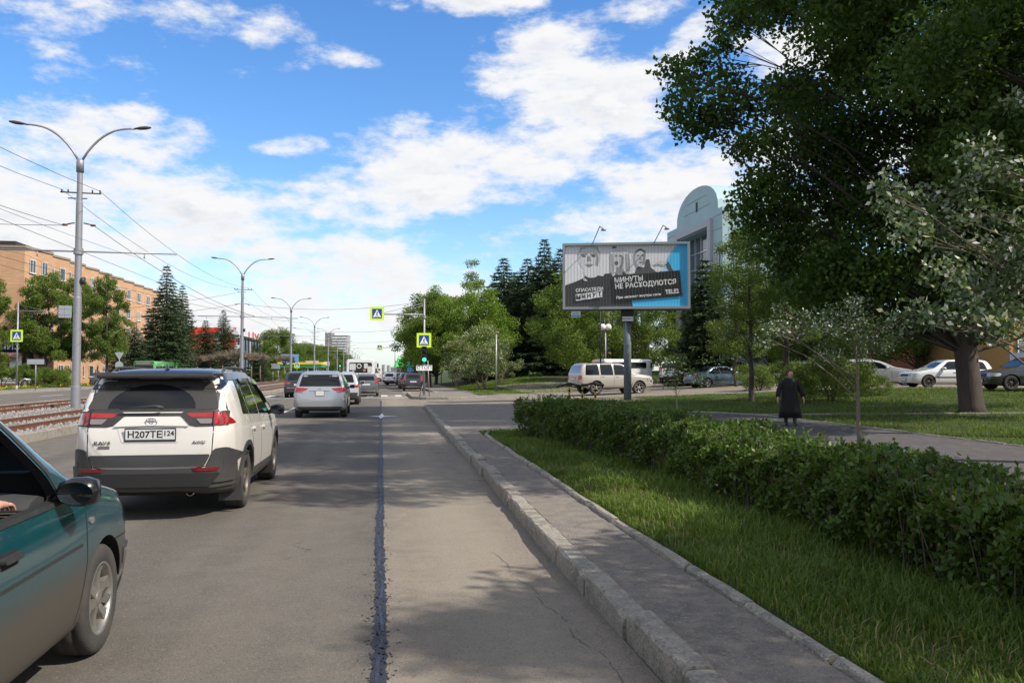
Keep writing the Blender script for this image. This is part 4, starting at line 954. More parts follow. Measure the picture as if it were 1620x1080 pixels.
copy_tree(es, (*at(1630, 37), .84), R(80), 'black car parked at the right beyond the big tree trunk', 'cars parked across the lawn', 1.06, {'white_paint': 'black_paint'})
copy_tree(fc, (*at(1255, 58), .86), R(60), 'silver car hidden among the bushes beyond the dark coated woman', 'cars parked across the lawn', None)
# --- teal people carrier right beside the camera, see-through cabin
P_teal = paint('teal_paint', (.005, .070, .090), metal=.3, dirt=.90, dz=(.48, .78), dcol=(.095, .076, .058), rough=.2)
M_clear = bpy.data.materials.new('clear_glass'); M_clear.use_nodes = True; MATS['clear_glass'] = M_clear
kk = N(M_clear.node_tree); kk.nt.nodes.remove(kk.nt.nodes['Principled BSDF'])
tr = kk.n('ShaderNodeBsdfTransparent'); tr.inputs[0].default_value = (.62, .68, .66, 1); gl = kk.n('ShaderNodeBsdfGlossy'); gl.inputs['Roughness'].default_value = .02
fr = kk.n('ShaderNodeFresnel'); fr.inputs[0].default_value = 1.5; ms = kk.n('ShaderNodeMixShader'); kk.l(fr.outputs[0], ms.inputs[0]); kk.l(tr.outputs[0], ms.inputs[1]); kk.l(gl.outputs[0], ms.inputs[2])
kk.l(ms.outputs[0], kk.nt.nodes['Material Output'].inputs[0])
M_black_gloss = mat('black_gloss', (.012, .011, .012), .25)
def build_teal():
    L = 4.30
    sp = dict(L=L, W=1.70, r=.315, wheels=(.80, 3.42), tum=.33, sub=2, arch=.05, tw=.20,
        top=[(0, .6), (.03, .85), (.15, 1.05), (.45, 1.48), (.8, 1.56), (1.6, 1.58), (2.25, 1.56), (2.5, 1.49), (2.98, 1.10), (3.1, 1.05), (3.5, .985), (3.85, .90), (4.1, .80), (4.22, .68), (4.3, .46)],
        plan=[(0, .84), (.07, .91), (.2, .95), (.5, .99), (1, 1), (3.3, 1), (3.75, .985), (3.98, .94), (4.12, .87), (4.22, .78), (4.3, .64)],
        bot=[(0, .3), (.2, .22), (.6, .19), (3.8, .19), (4.1, .21), (4.3, .28)], belt=[(0, .92), (2.9, .94), (3.2, .95), (L, .75)], mid=[(0, .62)])
    auto_ys(sp)
    cav = dict(sp); cav['ys'] = [.55, .7, .9, 1.3, 1.7, 2.1, 2.3, 2.45, 2.6, 2.75, 2.86]
    cm = loft(cav, .055, .40); cm.materials.append(M_under); co_ = link('cut', cm)
    sw = [(1.28, .975), (2.80, .985), (2.72, 1.12), (2.40, 1.40), (2.26, 1.455), (1.30, 1.47)]
    rw_ = [(.42, 1.0), (1.18, .975), (1.20, 1.47), (.70, 1.45), (.56, 1.36)]
    ws = [(-.66, 1.12), (.66, 1.12), (.56, 1.44), (-.56, 1.44)]
    cuts = [co_]
    for p in (sw, rw_): cuts += [prism_obj(rnd(p, .05), .45, 1.4, 'X'), prism_obj(rnd(p, .05), -1.4, -.45, 'X')]
    cuts += [prism_obj(rnd(ws, .06), 2.2, 3.3, 'Y')]
    me, bvh = body_mesh(sp, [P_teal, M_plas, M_under], cuts)
    root = thing('people_carrier', 'teal car with muddy lower doors and open window, cut off by the left edge', 'car', (-2.45, 4.0, 0), 0)
    new = []; A = lambda o: (new.append(o), o)[1]
    A(link('body', me, root))
    for s in 'RL':
        A(panel('side_moulding', rnd([(.95, .685), (3.02, .70), (3.02, .715), (.95, .70)], .005), s, bvh, M_plas, root, .004, .01, .1))
        for pts in ([(3.08, .93), (3.10, .6), (2.98, .24)], [(1.22, .94), (1.22, .24)], [(3.42 + .36 * math.cos(R(a)), .315 + .37 * math.sin(R(a))) for a in range(8, 60, 10)] + [(3.80, .62), (4.28, .58)]): A(panel('door_gap', ribbon(pts, .010), s, bvh, M_seam, root, .0015, .004, .06))
        A(panel('door_handle_recess', rnd([(2.02, .79), (2.22, .79), (2.22, .86), (2.02, .86)], .03), s, bvh, M_under, root, .002, .005, .04))
        A(panel('door_handle', rnd([(2.03, .815), (2.21, .815), (2.21, .845), (2.03, .845)], .012), s, bvh, M_plas, root, .03, .0, .03))
        A(panel('side_marker', rnd([(3.13, .80), (3.19, .80), (3.19, .835), (3.13, .835)], .015), s, bvh, M_smoke, root, .008, .01, .02))
        A(panel('window_seal', ribbon([(1.26, .965), (2.82, .972)], .022), s, bvh, M_plas, root, .006, .01, .08))
        A(panel('window_frame', ribbon([(2.83, .99), (2.74, 1.14), (2.42, 1.425), (2.27, 1.475), (1.26, 1.49)], .03), s, bvh, M_plas, root, .004, .01, .06))
        A(panel('headlight', rnd([(4.06, .60), (4.22, .58), (4.22, .68), (4.10, .70)], .03), s, bvh, M_smoke, root, .006, .01, .04))
        A(panel('bumper', rnd([(3.80, .555), (4.29, .53), (4.29, .24), (3.86, .24)], .03), s, bvh, M_clad, root, .012, .02, .06))
    A(panel('bumper', rnd([(-.82, .54), (.82, .54), (.80, .25), (-.80, .25)], .03), 'F', bvh, M_clad, root, .02, .02, .08))
    A(panel('windscreen', rnd([(-.67, 1.11), (.67, 1.11), (.57, 1.45), (-.57, 1.45)], .06), 'F', bvh, M_clear, root, .001, .0, .1))
    A(panel('window', sw, 'L', bvh, M_clear, root, .0, .0, .1))
    A(panel('tail_light', rnd([(.5, .7), (.78, .7), (.78, 1.0), (.55, 1.0)], .03), 'B', bvh, M_red, root, .01, .02, .05))
    A(panel('tail_light', rnd([(-.5, .7), (-.78, .7), (-.78, 1.0), (-.55, 1.0)], .03), 'B', bvh, M_red, root, .01, .02, .05))
    A(panel('rear_window', rnd([(-.56, 1.1), (.56, 1.1), (.5, 1.44), (-.5, 1.44)], .04), 'B', bvh, M_glass, root, .004, .02, .08))
    # cabin
    M_int = mat('cabin_trim', (.045, .045, .048), .7, var=.4, vscale=12)
    b = MB(); b.tube([(-.72, 2.72, .86), (0, 2.74, .90), (.72, 2.72, .86)], [.16, .19, .16], 12); b.box((0, 2.88, .93), (1.40, .34, .12)); b.box((.36, 2.60, .99), (.36, .16, .06)); A(b.build('dashboard', M_int, root, smooth_angle=40))
    b = MB(); b.box((.64, 2.565, .93), (.16, .02, .08)); 
    for i in range(5): b.box((.64, 2.552, .90 + i * .015), (.15, .012, .004), mi=1)
    A(b.build('air_vent', [M_under, M_alloy], root))
    b = MB(); pts = [(.36 + .185 * math.cos(R(a)), 2.42 - .05 * math.sin(R(a)), .94 + .18 * math.sin(R(a))) for a in range(0, 361, 15)]; b.tube(pts, .014, 8, cap=False); b.tube([(.36, 2.42, .94), (.36, 2.62, .88)], .03, 8); b.box((.36, 2.42, .93), (.34, .02, .05)); A(b.build('steering_wheel', M_plas, root))
    for x in (.38, -.38):
        b = MB(); b.box((x, 1.75, .50), (.50, .55, .16)); b.box((x, 1.42, .85), (.48, .15, .62), rot=Matrix.Rotation(R(14), 3, 'X')); b.box((x, 1.32, 1.27), (.26, .10, .17))
        o = A(b.build('seat', M_int, root)); bv = o.modifiers.new('b', 'BEVEL'); bv.width = .05; bv.segments = 3
    A(mirror(root, .80, 2.76, 1.03, M_black_gloss, .95, 1)); A(mirror(root, -.80, 2.76, 1.03, M_black_gloss, .95, -1))
    A(plate(root, (0, -.03, .6), (R(90), 0, 0), None, None))
    for o in new: o.location.y -= L / 2
    sp2 = dict(sp); sp2['wheels'] = [w - L / 2 for w in sp['wheels']]; add_wheels(root, sp2, 'six', M_alloy, .20)
build_teal()
# ------------------------------------------------------------------ people
def skin_body(name, chain, m, parent=None, sub=2):
    """chain: list of (id, parent id, pos, radius or (rx, ry)) grown with a Skin modifier"""
    bm = bmesh.new(); ly = bm.verts.layers.skin.verify(); vs = {}
    for i, (a, p, pos, r) in enumerate(chain):
        v = bm.verts.new(pos); v[ly].radius = r if hasattr(r, '__len__') else (r, r); v[ly].use_root = i == 0; vs[a] = v
        if p is not None: bm.edges.new((vs[p], v))
    me = bpy.data.meshes.new(name); bm.to_mesh(me); bm.free(); o = link('tmp', me)
    s = o.modifiers.new('s', 'SKIN'); s.use_smooth_shade = True
    u = o.modifiers.new('u', 'SUBSURF'); u.levels = u.render_levels = sub
    m2 = evaluate(o); bpy.data.objects.remove(o); m2.materials.clear(); m2.materials.append(m)
    m2.polygons.foreach_set('use_smooth', [True] * len(m2.polygons)); m2.name = name
    return link(name, m2, parent)
M_skin = mat('skin', (.48, .27, .19), .55, var=.3, vscale=10, col2=(.40, .19, .13))
M_hair = mat('brown_hair', (.07, .035, .02), .6, bump=.6, bscale=120)
M_coat = mat('black_coat', (.010, .008, .009), .9, bump=.3, bscale=60)
def hand(o_chain, wrist, d, side, up, key):
    """five fingers fanned from a palm; d = pointing direction"""
    d = Vector(d).normalized(); sd_ = Vector(side).normalized(); w = Vector(wrist)
    palm = w + d * .07
    o_chain.append((key + 'p', key + 'w', palm, (.034, .018)))
    for i, (off, ln) in enumerate(((-.028, .060), (-.010, .072), (.010, .068), (.028, .052))):
        k0 = palm + sd_ * off + d * .025; k1 = k0 + d * ln * .55 - Vector(up) * .008; k2 = k1 + d * ln * .4 - Vector(up) * .022
        o_chain += [(f'{key}{i}a', key + 'p', k0, .0095), (f'{key}{i}b', f'{key}{i}a', k1, .0085), (f'{key}{i}c', f'{key}{i}b', k2, .007)]
    t0 = w + d * .03 - sd_ * .035; t1 = t0 + d * .035 - sd_ * .018; o_chain += [(key + 't', key + 'w', t0, .012), (key + 'u', key + 't', t1, .009)]
def head_chain(base, face, key='h', up=Vector((0, 0, 1)), s=1.0):
    f = Vector(face).normalized(); b = Vector(base)
    return [(key + '1', 'neck', b + up * .05 * s, .055 * s), (key + '2', key + '1', b + up * .12 * s + f * .012 * s, (.078 * s, .088 * s)), (key + '3', key + '2', b + up * .20 * s, (.075 * s, .085 * s)), (key + 'n', key + '2', b + up * .10 * s + f * .10 * s, .014 * s), (key + 'c', key + '1', b + up * .045 * s + f * .07 * s, .03 * s)]
def add_face(root, base, face, s=1.0):
    f = Vector(face).normalized(); r_ = f.cross(Vector((0, 0, 1))); b = Vector(base)
    for q in (-1, 1):
        mb = MB(); mb.lathe([(0, -.009), (.008, -.005), (.010, 0), (.008, .005), (0, .009)], 10); o = mb.build('eye', M_ink, root); o.location = b + Vector((0, 0, .135 * s)) + f * .083 * s + r_ * .03 * q * s
        mb = MB(); mb.tube([(0, 0, -.02), (0, 0, .02)], [.008, .010], 6); o = mb.build('ear', M_skin, root); o.location = b + Vector((0, 0, .12 * s)) + r_ * .078 * q * s
    mb = MB(); mb.tube([(-.022, 0, 0), (0, 0, -.003), (.022, 0, 0)], .005, 6); o = mb.build('mouth', mat('lips', (.35, .09, .08), .5), root); o.location = b + Vector((0, 0, .062 * s)) + f * .090 * s; o.rotation_euler = (0, 0, math.atan2(r_.y, r_.x))
def hair_cap(root, c, r, m):
    mb = MB(); mb.lathe([(math.cos(R(a)) * (1 + .03 * math.sin(a)), math.sin(R(a))) for a in range(-60, 91, 10)], 20); mb.v = [(c[0] + x * r[0], c[1] + y * r[1], c[2] + z * r[2]) for x, y, z in mb.v]
    return mb.build('hair', m, root)
# driver of the teal car (car centre -2.45, 4.0)
dr = thing('person', 'driver of the teal car in a black top, one hand on the window sill', 'person', (-2.45 + .38, 4.0 - .36, .58))
C = [('hip', None, (0, 0, 0), (.16, .12)), ('belly', 'hip', (0, -.05, .18), (.15, .11)), ('chest', 'belly', (0, -.12, .40), (.17, .12)), ('neck', 'chest', (0, -.13, .56), .055)]
C += head_chain((0, -.12, .56), (0, 1, 0))
for s, kx_ in ((1, 'R'), (-1, 'L')):
    C += [(kx_ + 's', 'chest', (.17 * s, -.11, .47), .065)]
    el_, wr_, dd = ((.27, .20, .40), (.325, .50, .46), (.02, 1, -.12)) if s > 0 else ((-.24, .12, .30), (-.15, .42, .40), (.1, 1, .1))
    C += [(kx_ + 'e', kx_ + 's', el_, .045), (kx_ + 'w', kx_ + 'e', wr_, .028)]
    hand(C, wr_, dd, (s, 0, 0), (0, 0, 1), kx_)
    C += [(kx_ + 'k', 'hip', (.14 * s, .42, .08), .075), (kx_ + 'f', kx_ + 'k', (.14 * s, .72, -.28), .05), (kx_ + 'o', kx_ + 'f', (.14 * s, .88, -.30), .04)]
skin_body('body', C, M_skin, dr)
C = [('b0', None, (0, 0, .0), (.175, .135)), ('b1', 'b0', (0, -.05, .18), (.165, .125)), ('b2', 'b1', (0, -.12, .40), (.185, .135))]
for s, kx_ in ((1, 'R'), (-1, 'L')):
    el_, wr_ = ((.27, .20, .40), (.322, .45, .45)) if s > 0 else ((-.24, .12, .30), (-.16, .36, .385))
    C += [(kx_ + 's', 'b2', (.17 * s, -.11, .47), .078), (kx_ + 'e', kx_ + 's', el_, .058), (kx_ + 'w', kx_ + 'e', wr_, .043)]
skin_body('top', C, mat('black_cloth', (.012, .012, .016), .9, bump=.3, bscale=70), dr)
hair_cap(dr, (0, -.15, .735), (.094, .10, .095), M_hair); add_face(dr, (0, -.12, .56), (0, 1, 0))
# woman in the long black coat on the footpath, walking towards the camera and looking right
wx, wy = at(1249, 22.3)
wo_ = thing('person', 'woman in a long black coat and green scarf walking on the footpath', 'person', (wx, wy, Hh(wx, wy) + .035), R(-12)); wo_.scale = (.95, .95, .95)
C = [('hip', None, (0, 0, .82), (.15, .12)), ('wst', 'hip', (0, 0, 1.0), (.14, .11)), ('chest', 'wst', (0, 0, 1.20), (.16, .12)), ('neck', 'chest', (0, -.01, 1.36), .05)]
C += head_chain((0, -.015, 1.36), (.55, -1, 0), s=.98)
for s, q in ((1, 'R'), (-1, 'L')):
    e = (.30 * s, .02, 1.02); w_ = (.355 * s, -.06, .80)
    C += [(q + 's', 'chest', (.17 * s, 0, 1.29), .055), (q + 'e', q + 's', e, .042), (q + 'w', q + 'e', w_, .027)]
    hand(C, w_, (.1 * s, -.12, -1), (0, 1, 0), (s, 0, 0), q)
    st = -.13 if s > 0 else .12
    C += [(q + 'k', 'hip', (.10 * s, st * .5, .45), .065), (q + 'a', q + 'k', (.09 * s, st, .08), .042), (q + 'o', q + 'a', (.10 * s, st - .13, .035), .035)]
skin_body('body', C, M_skin, wo_)
for s, q in ((1, 'R'), (-1, 'L')):
    st = -.13 if s > 0 else .12
    skin_body('boot', [('a', None, (.095 * s, st * .7, .36), .062), ('b', 'a', (.09 * s, st, .09), .056), ('c', 'b', (.10 * s, st - .15, .045), .045)], M_plas, wo_)
b = MB(); prof = [(.0, 1.40), (.075, 1.395), (.17, 1.33), (.205, 1.24), (.20, 1.08), (.205, .95), (.23, .75), (.27, .5), (.31, .24), (.295, .245), (.2, .6)]
n_ = 30; V = []
for r_, z in prof:
    for j in range(n_):
        q = 2 * math.pi * j / n_; rr_ = r_ * (1 + (.05 * math.sin(q * 6 + z * 3) * max(0, 1.0 - z))); V.append((rr_ * math.cos(q) * 1.05, rr_ * .72 * math.sin(q), z))
b.add(V, [(i * n_ + j, i * n_ + (j + 1) % n_, (i + 1) * n_ + (j + 1) % n_, (i + 1) * n_ + j) for i in range(len(prof) - 1) for j in range(n_)], 0, True)
for s in (1, -1): b.tube([(.15 * s, 0, 1.29), (.24 * s, .01, 1.15), (.305 * s, .015, 1.02), (.335 * s, -.02, .92), (.355 * s, -.05, .83)], [.07, .078, .07, .065, .062], 12)
b.build('coat', M_coat, wo_)
skin_body('scarf', [('a', None, (-.06, -.08, 1.36), (.05, .04)), ('b', 'a', (.07, -.10, 1.33), (.05, .045)), ('c', 'b', (.05, -.13, 1.24), .035), ('d', 'a', (-.09, .05, 1.38), .045), ('e', 'd', (.08, .06, 1.38), .04)], mat('green_scarf', (.09, .13, .05), .9, var=.8, vscale=40), wo_)
hair_cap(wo_, (-.025, .03, 1.525), (.098, .098, .10), M_hair); add_face(wo_, (0, -.015, 1.36), (.55, -1, 0), .98)
# small distant figure in blue by the far pavement
px_, py_ = at(152 / 1 - 0, 96)
pb = thing('person', 'distant person in a light blue jacket and white cap on the far pavement', 'person', (px_, py_, .14))
C = [('hip', None, (0, 0, .9), (.15, .12)), ('chest', 'hip', (0, 0, 1.3), (.18, .12)), ('neck', 'chest', (0, 0, 1.48), .05)] + head_chain((0, 0, 1.48), (0, -1, 0))
for s, q in ((1, 'R'), (-1, 'L')): C += [(q + 's', 'chest', (.19 * s, 0, 1.38), .055), (q + 'e', q + 's', (.26 * s, 0, 1.1), .042), (q + 'w', q + 'e', (.27 * s, -.08, .85), .03), (q + 'k', 'hip', (.1 * s, -.05 * s, .48), .065), (q + 'a', q + 'k', (.1 * s, .1 * s, .06), .045), (q + 'o', q + 'a', (.1 * s, .1 * s - .12, .03), .035)]
skin_body('body', C, M_skin, pb, 1)
skin_body('jacket', [('a', None, (0, 0, .85), (.17, .14)), ('b', 'a', (0, 0, 1.32), (.2, .14)), ('s', 'b', (.2, 0, 1.36), .07), ('e', 's', (.26, 0, 1.1), .055), ('w', 'e', (.27, -.07, .88), .045), ('t', 'b', (-.2, 0, 1.36), .07), ('f', 't', (-.26, 0, 1.1), .055), ('x', 'f', (-.27, -.07, .88), .045)], mat('light_blue_cloth', (.22, .36, .62), .9), pb, 1)
for s in (1, -1): skin_body('trouser_leg', [('a', None, (.09 * s, 0, .85), .1), ('b', 'a', (.1 * s, -.05 * s, .48), .08), ('c', 'b', (.1 * s, .1 * s, .1), .06)], P_navy, pb, 1)
b = MB(); b.lathe([(.10, 0), (.105, .04), (.07, .09), (0, .10)], 14); b.build('cap', P_wh, pb, loc=(0, 0, 1.67))
# ------------------------------------------------------------------ buses and van
def rrect(w, h, r, n=5):
    out = []
    for cx, cy, a0 in ((w / 2 - r, h / 2 - r, 0), (-w / 2 + r, h / 2 - r, 90), (-w / 2 + r, -h / 2 + r, 180), (w / 2 - r, -h / 2 + r, 270)):
        out += [(cx + r * math.cos(R(a0 + 90 * i / n)), cy + r * math.sin(R(a0 + 90 * i / n))) for i in range(n + 1)]
    return out
def slab(name, w, h, t, m, parent, loc, rot=(0, 0, 0), r=.05, mi=None):
    """rounded plate, local XY outline, thickness along local Z"""
    b = MB(); b.prism(rrect(w, h, min(r, w * .45, h * .45)), 0, t); o = b.build(name, m, parent, loc=loc); o.rotation_euler = rot; return o
def coach(name, label, cat, loc, rz, L, W_, H_, pm, zb=.35, group=None, nose=0, winrow=(1.3, 2.3), nw=6, rear=True, wheels=(.2, .75), r=.42, stripe=None, front_sign=None, rearwin=(.8, .42)):
    root = thing(name, label, cat, loc, rz, group)
    b = MB(); n = len(rrect(1, 1, .1)); rows = []
    for y, s in ((-L / 2, .93), (-L / 2 + .05, .975), (-L / 2 + .18, 1), (L / 2 - .3, 1), (L / 2 - .1, .97), (L / 2, .90)):
        q = rrect(W_ * s, (H_ - zb) * (1 - (1 - s) * .5), .22); rows += [(x, y, z + (H_ + zb) / 2) for x, z in q]
    Fc = [(i * n + j, i * n + (j + 1) % n, (i + 1) * n + (j + 1) % n, (i + 1) * n + j) for i in range(5) for j in range(n)] + [tuple(range(n)), tuple(5 * n + j for j in range(n - 1, -1, -1))]
    b.add(rows, Fc); o = b.build('body', pm, root)
    bm = bmesh.new(); bm.from_mesh(o.data); bmesh.ops.recalc_face_normals(bm, faces=bm.faces); bm.to_mesh(o.data); bm.free()
    o.data.polygons.foreach_set('use_smooth', [True] * len(o.data.polygons)); o.data.set_sharp_from_angle(angle=R(40))
    z0, z1 = winrow; ww = (L - 1.0) / nw
    for s in (1, -1):
        for i in range(nw):
            slab('window', ww - .10, z1 - z0, .012, M_glass, root, (s * (W_ / 2 + .0), -L / 2 + .5 + ww * (i + .5), (z0 + z1) / 2), (R(90), 0, s * R(90)), .08)
        if stripe: slab('stripe', L - .6, .25, .006, stripe, root, (s * W_ / 2, 0, z0 - .35), (R(90), 0, s * R(90)), .02)
        for y in wheels:
            tm, rd = wheel_meshes(r, .26, 'steel', M_alloy)
            q = link('wheel', tm, root); q.location = (s * (W_ / 2 - .12), -L / 2 + L * y, r); q.rotation_euler = (0, 0, 0 if s > 0 else math.pi); g = link('rim', rd, q)
            slab('wheel_arch', r * 2.35, r * 1.25, .01, M_under, root, (s * (W_ / 2 - .005), -L / 2 + L * y, zb + r * .42), (R(90), 0, s * R(90)), r * .8)
        slab('tail_light', .14, .34, .02, M_red, root, (s * (W_ / 2 - .22), -L / 2 + .0, zb + .75), (R(90), 0, 0), .03)
        slab('headlight', .30, .18, .02, M_lens, root, (s * (W_ / 2 - .38), L / 2 - .0, zb + .45), (R(90), 0, R(180)), .05)
        b = MB(); b.tube([(0, 0, 0), (s * .15, .05, .02), (s * .2, .05, -.1)], .02, 6); b.box((s * .22, .05, -.28), (.16, .08, .36)); b.build('mirror', M_plas, root, loc=(s * (W_ / 2 - .02), L / 2 - .3, z1 + .05))
    slab('rear_window', W_ * rearwin[0], (z1 - z0) * .85, .015, M_glass, root, (0, -L / 2 + .01, (z0 + z1) / 2 + .05), (R(90), 0, 0), .12)
    slab('windscreen', W_ * .86, z1 - z0 + .25, .015, M_glass, root, (0, L / 2 - .01, (z0 + z1) / 2 - .02), (R(90), 0, R(180)), .12)
    slab('bumper', W_ * .92, .28, .06, M_clad, root, (0, -L / 2 + .02, zb + .2), (R(90), 0, 0), .08)
    slab('bumper', W_ * .92, .28, .06, M_clad, root, (0, L / 2 - .02, zb + .2), (R(90), 0, R(180)), .08)
    if rear: plate(root, (0, -L / 2 - .0, zb + .52), (R(90), 0, 0), None, None)
    return root
bus = coach('bus', 'white minibus driving ahead in the lane with stickers in its rear window', 'bus', (-1.62, 70.5, 0), 0, 6.8, 2.25, 2.66, P_wh, winrow=(1.45, 2.42), wheels=(.24, .80), r=.38)
M_y = mat('yellow_film', (.65, .50, .08), .6)
for x, z, w_, h_, m_ in ((-.62, 2.05, .50, .50, P_wh), (.42, 2.12, .30, .40, P_wh), (.72, 1.85, .34, .5, P_wh), (.30, 1.78, .20, .16, M_orange), (-.55, 1.72, .2, .12, P_silver2)): slab('sticker', w_, h_, .004, m_, bus, (x, -3.408, z), (R(90), 0, 0), .06)
b = MB(); b.tube([(-.12 + .16 * math.cos(R(a)), -3.415, 2.1 + .16 * math.sin(R(a))) for a in range(0, 361, 20)], .035, 6, cap=False); b.build('sticker', P_wh, bus)
slab('sticker', .3, .36, .004, M_y, bus, (-.85, -3.40, 1.15), (R(90), 0, 0), .1)
P_green = paint('light_green_paint', (.10, .36, .09), dirt=.3, dz=(.2, .8)); P_dgreen = paint('dark_green_paint', (.02, .11, .04), dirt=.3, dz=(.2, .8))
gb = coach('bus', 'green articulated bus at the stop on the far side of the street', 'bus', (-27.9, 109, 0), R(180), 9.5, 2.5, 2.95, P_green, winrow=(1.25, 2.35), nw=6, wheels=(.3, .8), stripe=P_dgreen)
slab('destination_sign', 1.6, .26, .02, M_smoke, gb, (.1, 4.76, 2.68), (R(90), 0, R(180)), .03); slab('front_panel', 2.3, .42, .012, P_dgreen, gb, (0, 4.742, 2.68), (R(90), 0, R(180)), .1)
b = MB(); 
for i in range(7): b.box((0, -4.85 - i * .16, 1.65), (2.2 + .12 * (i % 2), .15, 2.2))
b.build('bellows', M_plas, gb)
b = MB(); b.box((0, -8.7, 1.65), (2.46, 5.6, 2.55)); o = b.build('trailer', P_green, gb); bv = o.modifiers.new('b', 'BEVEL'); bv.width = .15; bv.segments = 3
for s in (1, -1):
    for i in range(4): slab('window', 1.1, 1.05, .012, M_glass, gb, (s * 1.24, -6.8 - i * 1.28, 1.8), (R(90), 0, s * R(90)), .08)
van = coach('van', 'white van parked behind the champagne off-road suv', 'van', (*at(985, 59), .7), R(-75), 3.9, 1.8, 1.85, P_wh, winrow=(1.2, 1.62), nw=2, wheels=(.2, .8), r=.33, zb=.3)
copy_tree(bus, (-1.0, 152, 0), 0, 'small distant white bus further along the same lane', 'distant buses', (.95, .9, .92))
# ================================================================== VEGETATION
M_bark = mat('bark', (.085, .065, .05), .95, var=.9, vscale=3, col2=(.03, .024, .02), bump=1., bscale=14, stretch=(1, 1, .25))
M_barkl = mat('light_bark', (.20, .16, .12), .95, var=.8, vscale=5, col2=(.09, .07, .05), bump=.6, bscale=30, stretch=(1, 1, .4))
L_pop = leafmat('poplar_leaf', [(.032, .066, .014), (.052, .100, .019), (.088, .145, .026)], .42)
L_green = leafmat('fresh_leaf', [(.072, .118, .018), (.105, .165, .026), (.145, .205, .036)], .45)
L_mid = leafmat('mid_leaf', [(.075, .125, .022), (.11, .17, .03), (.15, .21, .04)], .45)
L_lime = leafmat('lime_leaf', [(.10, .17, .020), (.14, .22, .028), (.18, .27, .04)], .45)
L_bush = leafmat('bush_leaf', [(.07, .12, .02), (.12, .17, .03), (.16, .20, .05)], .40)
L_spr = leafmat('spruce_needle', [(.028, .050, .022), (.042, .072, .028), (.058, .090, .038)], .18)
L_silver = leafmat('silver_leaf', [(.038, .072, .024), (.058, .10, .032), (.085, .13, .05)], .32, back=(.17, .215, .14))
L_hedge = leafmat('hedge_leaf', [(.10, .075, .03), (.036, .072, .012), (.048, .092, .015), (.062, .118, .020), (.08, .14, .025), (.115, .175, .034)], .38, rough=.42)
L_grass = leafmat('grass_blade', [(.062, .108, .014), (.098, .160, .022), (.150, .205, .040)], .40)
L_lawn = leafmat('lawn_blade', [(.070, .118, .016), (.105, .168, .024), (.145, .205, .036)], .40)
M_petal = leafmat('white_petal', [(.5, .5, .46), (.66, .66, .62), (.60, .57, .54)], .3)
M_twig = mat('twig', (.10, .075, .055), .9, var=.7, vscale=20, col2=(.07, .05, .035))
M_dry = leafmat('dry_twig', [(.13, .10, .07), (.19, .15, .11), (.24, .20, .15)], .1)
def leaves(P, size, rs, elong=1.5, droop=0., rnd_s=.5, flat=0.):
    """P (n,3) leaf positions -> (n*4,3) folded diamond leaves"""
    n = len(P); d = rs.normal(size=(n, 3)); d[:, 2] = d[:, 2] * (1 - flat) - droop; d /= np.linalg.norm(d, axis=1)[:, None] + 1e-9
    u = rs.normal(size=(n, 3)); s = np.cross(d, u); s /= np.linalg.norm(s, axis=1)[:, None] + 1e-9; nn = np.cross(d, s)
    L = size * (1 - rnd_s / 2 + rnd_s * rs.rand(n))[:, None]; w = L / elong / 2
    a = P; b = P + d * L * .45 + s * w + nn * L * .07; c = P + d * L; e = P + d * L * .45 - s * w + nn * L * .07
    return np.stack([a, b, c, e], 1).reshape(-1, 3)
def limb_pts(a, b, sag, rs, n=6):
    a, b = np.array(a, float), np.array(b, float); t = np.linspace(0, 1, n)[:, None]
    side = rs.normal(size=3) * .05 * np.linalg.norm(b - a)
    return a + (b - a) * t + np.array([0, 0, 1.]) * (sag * np.sin(t * math.pi)) * np.linalg.norm(b - a) + side * np.sin(t * math.pi)
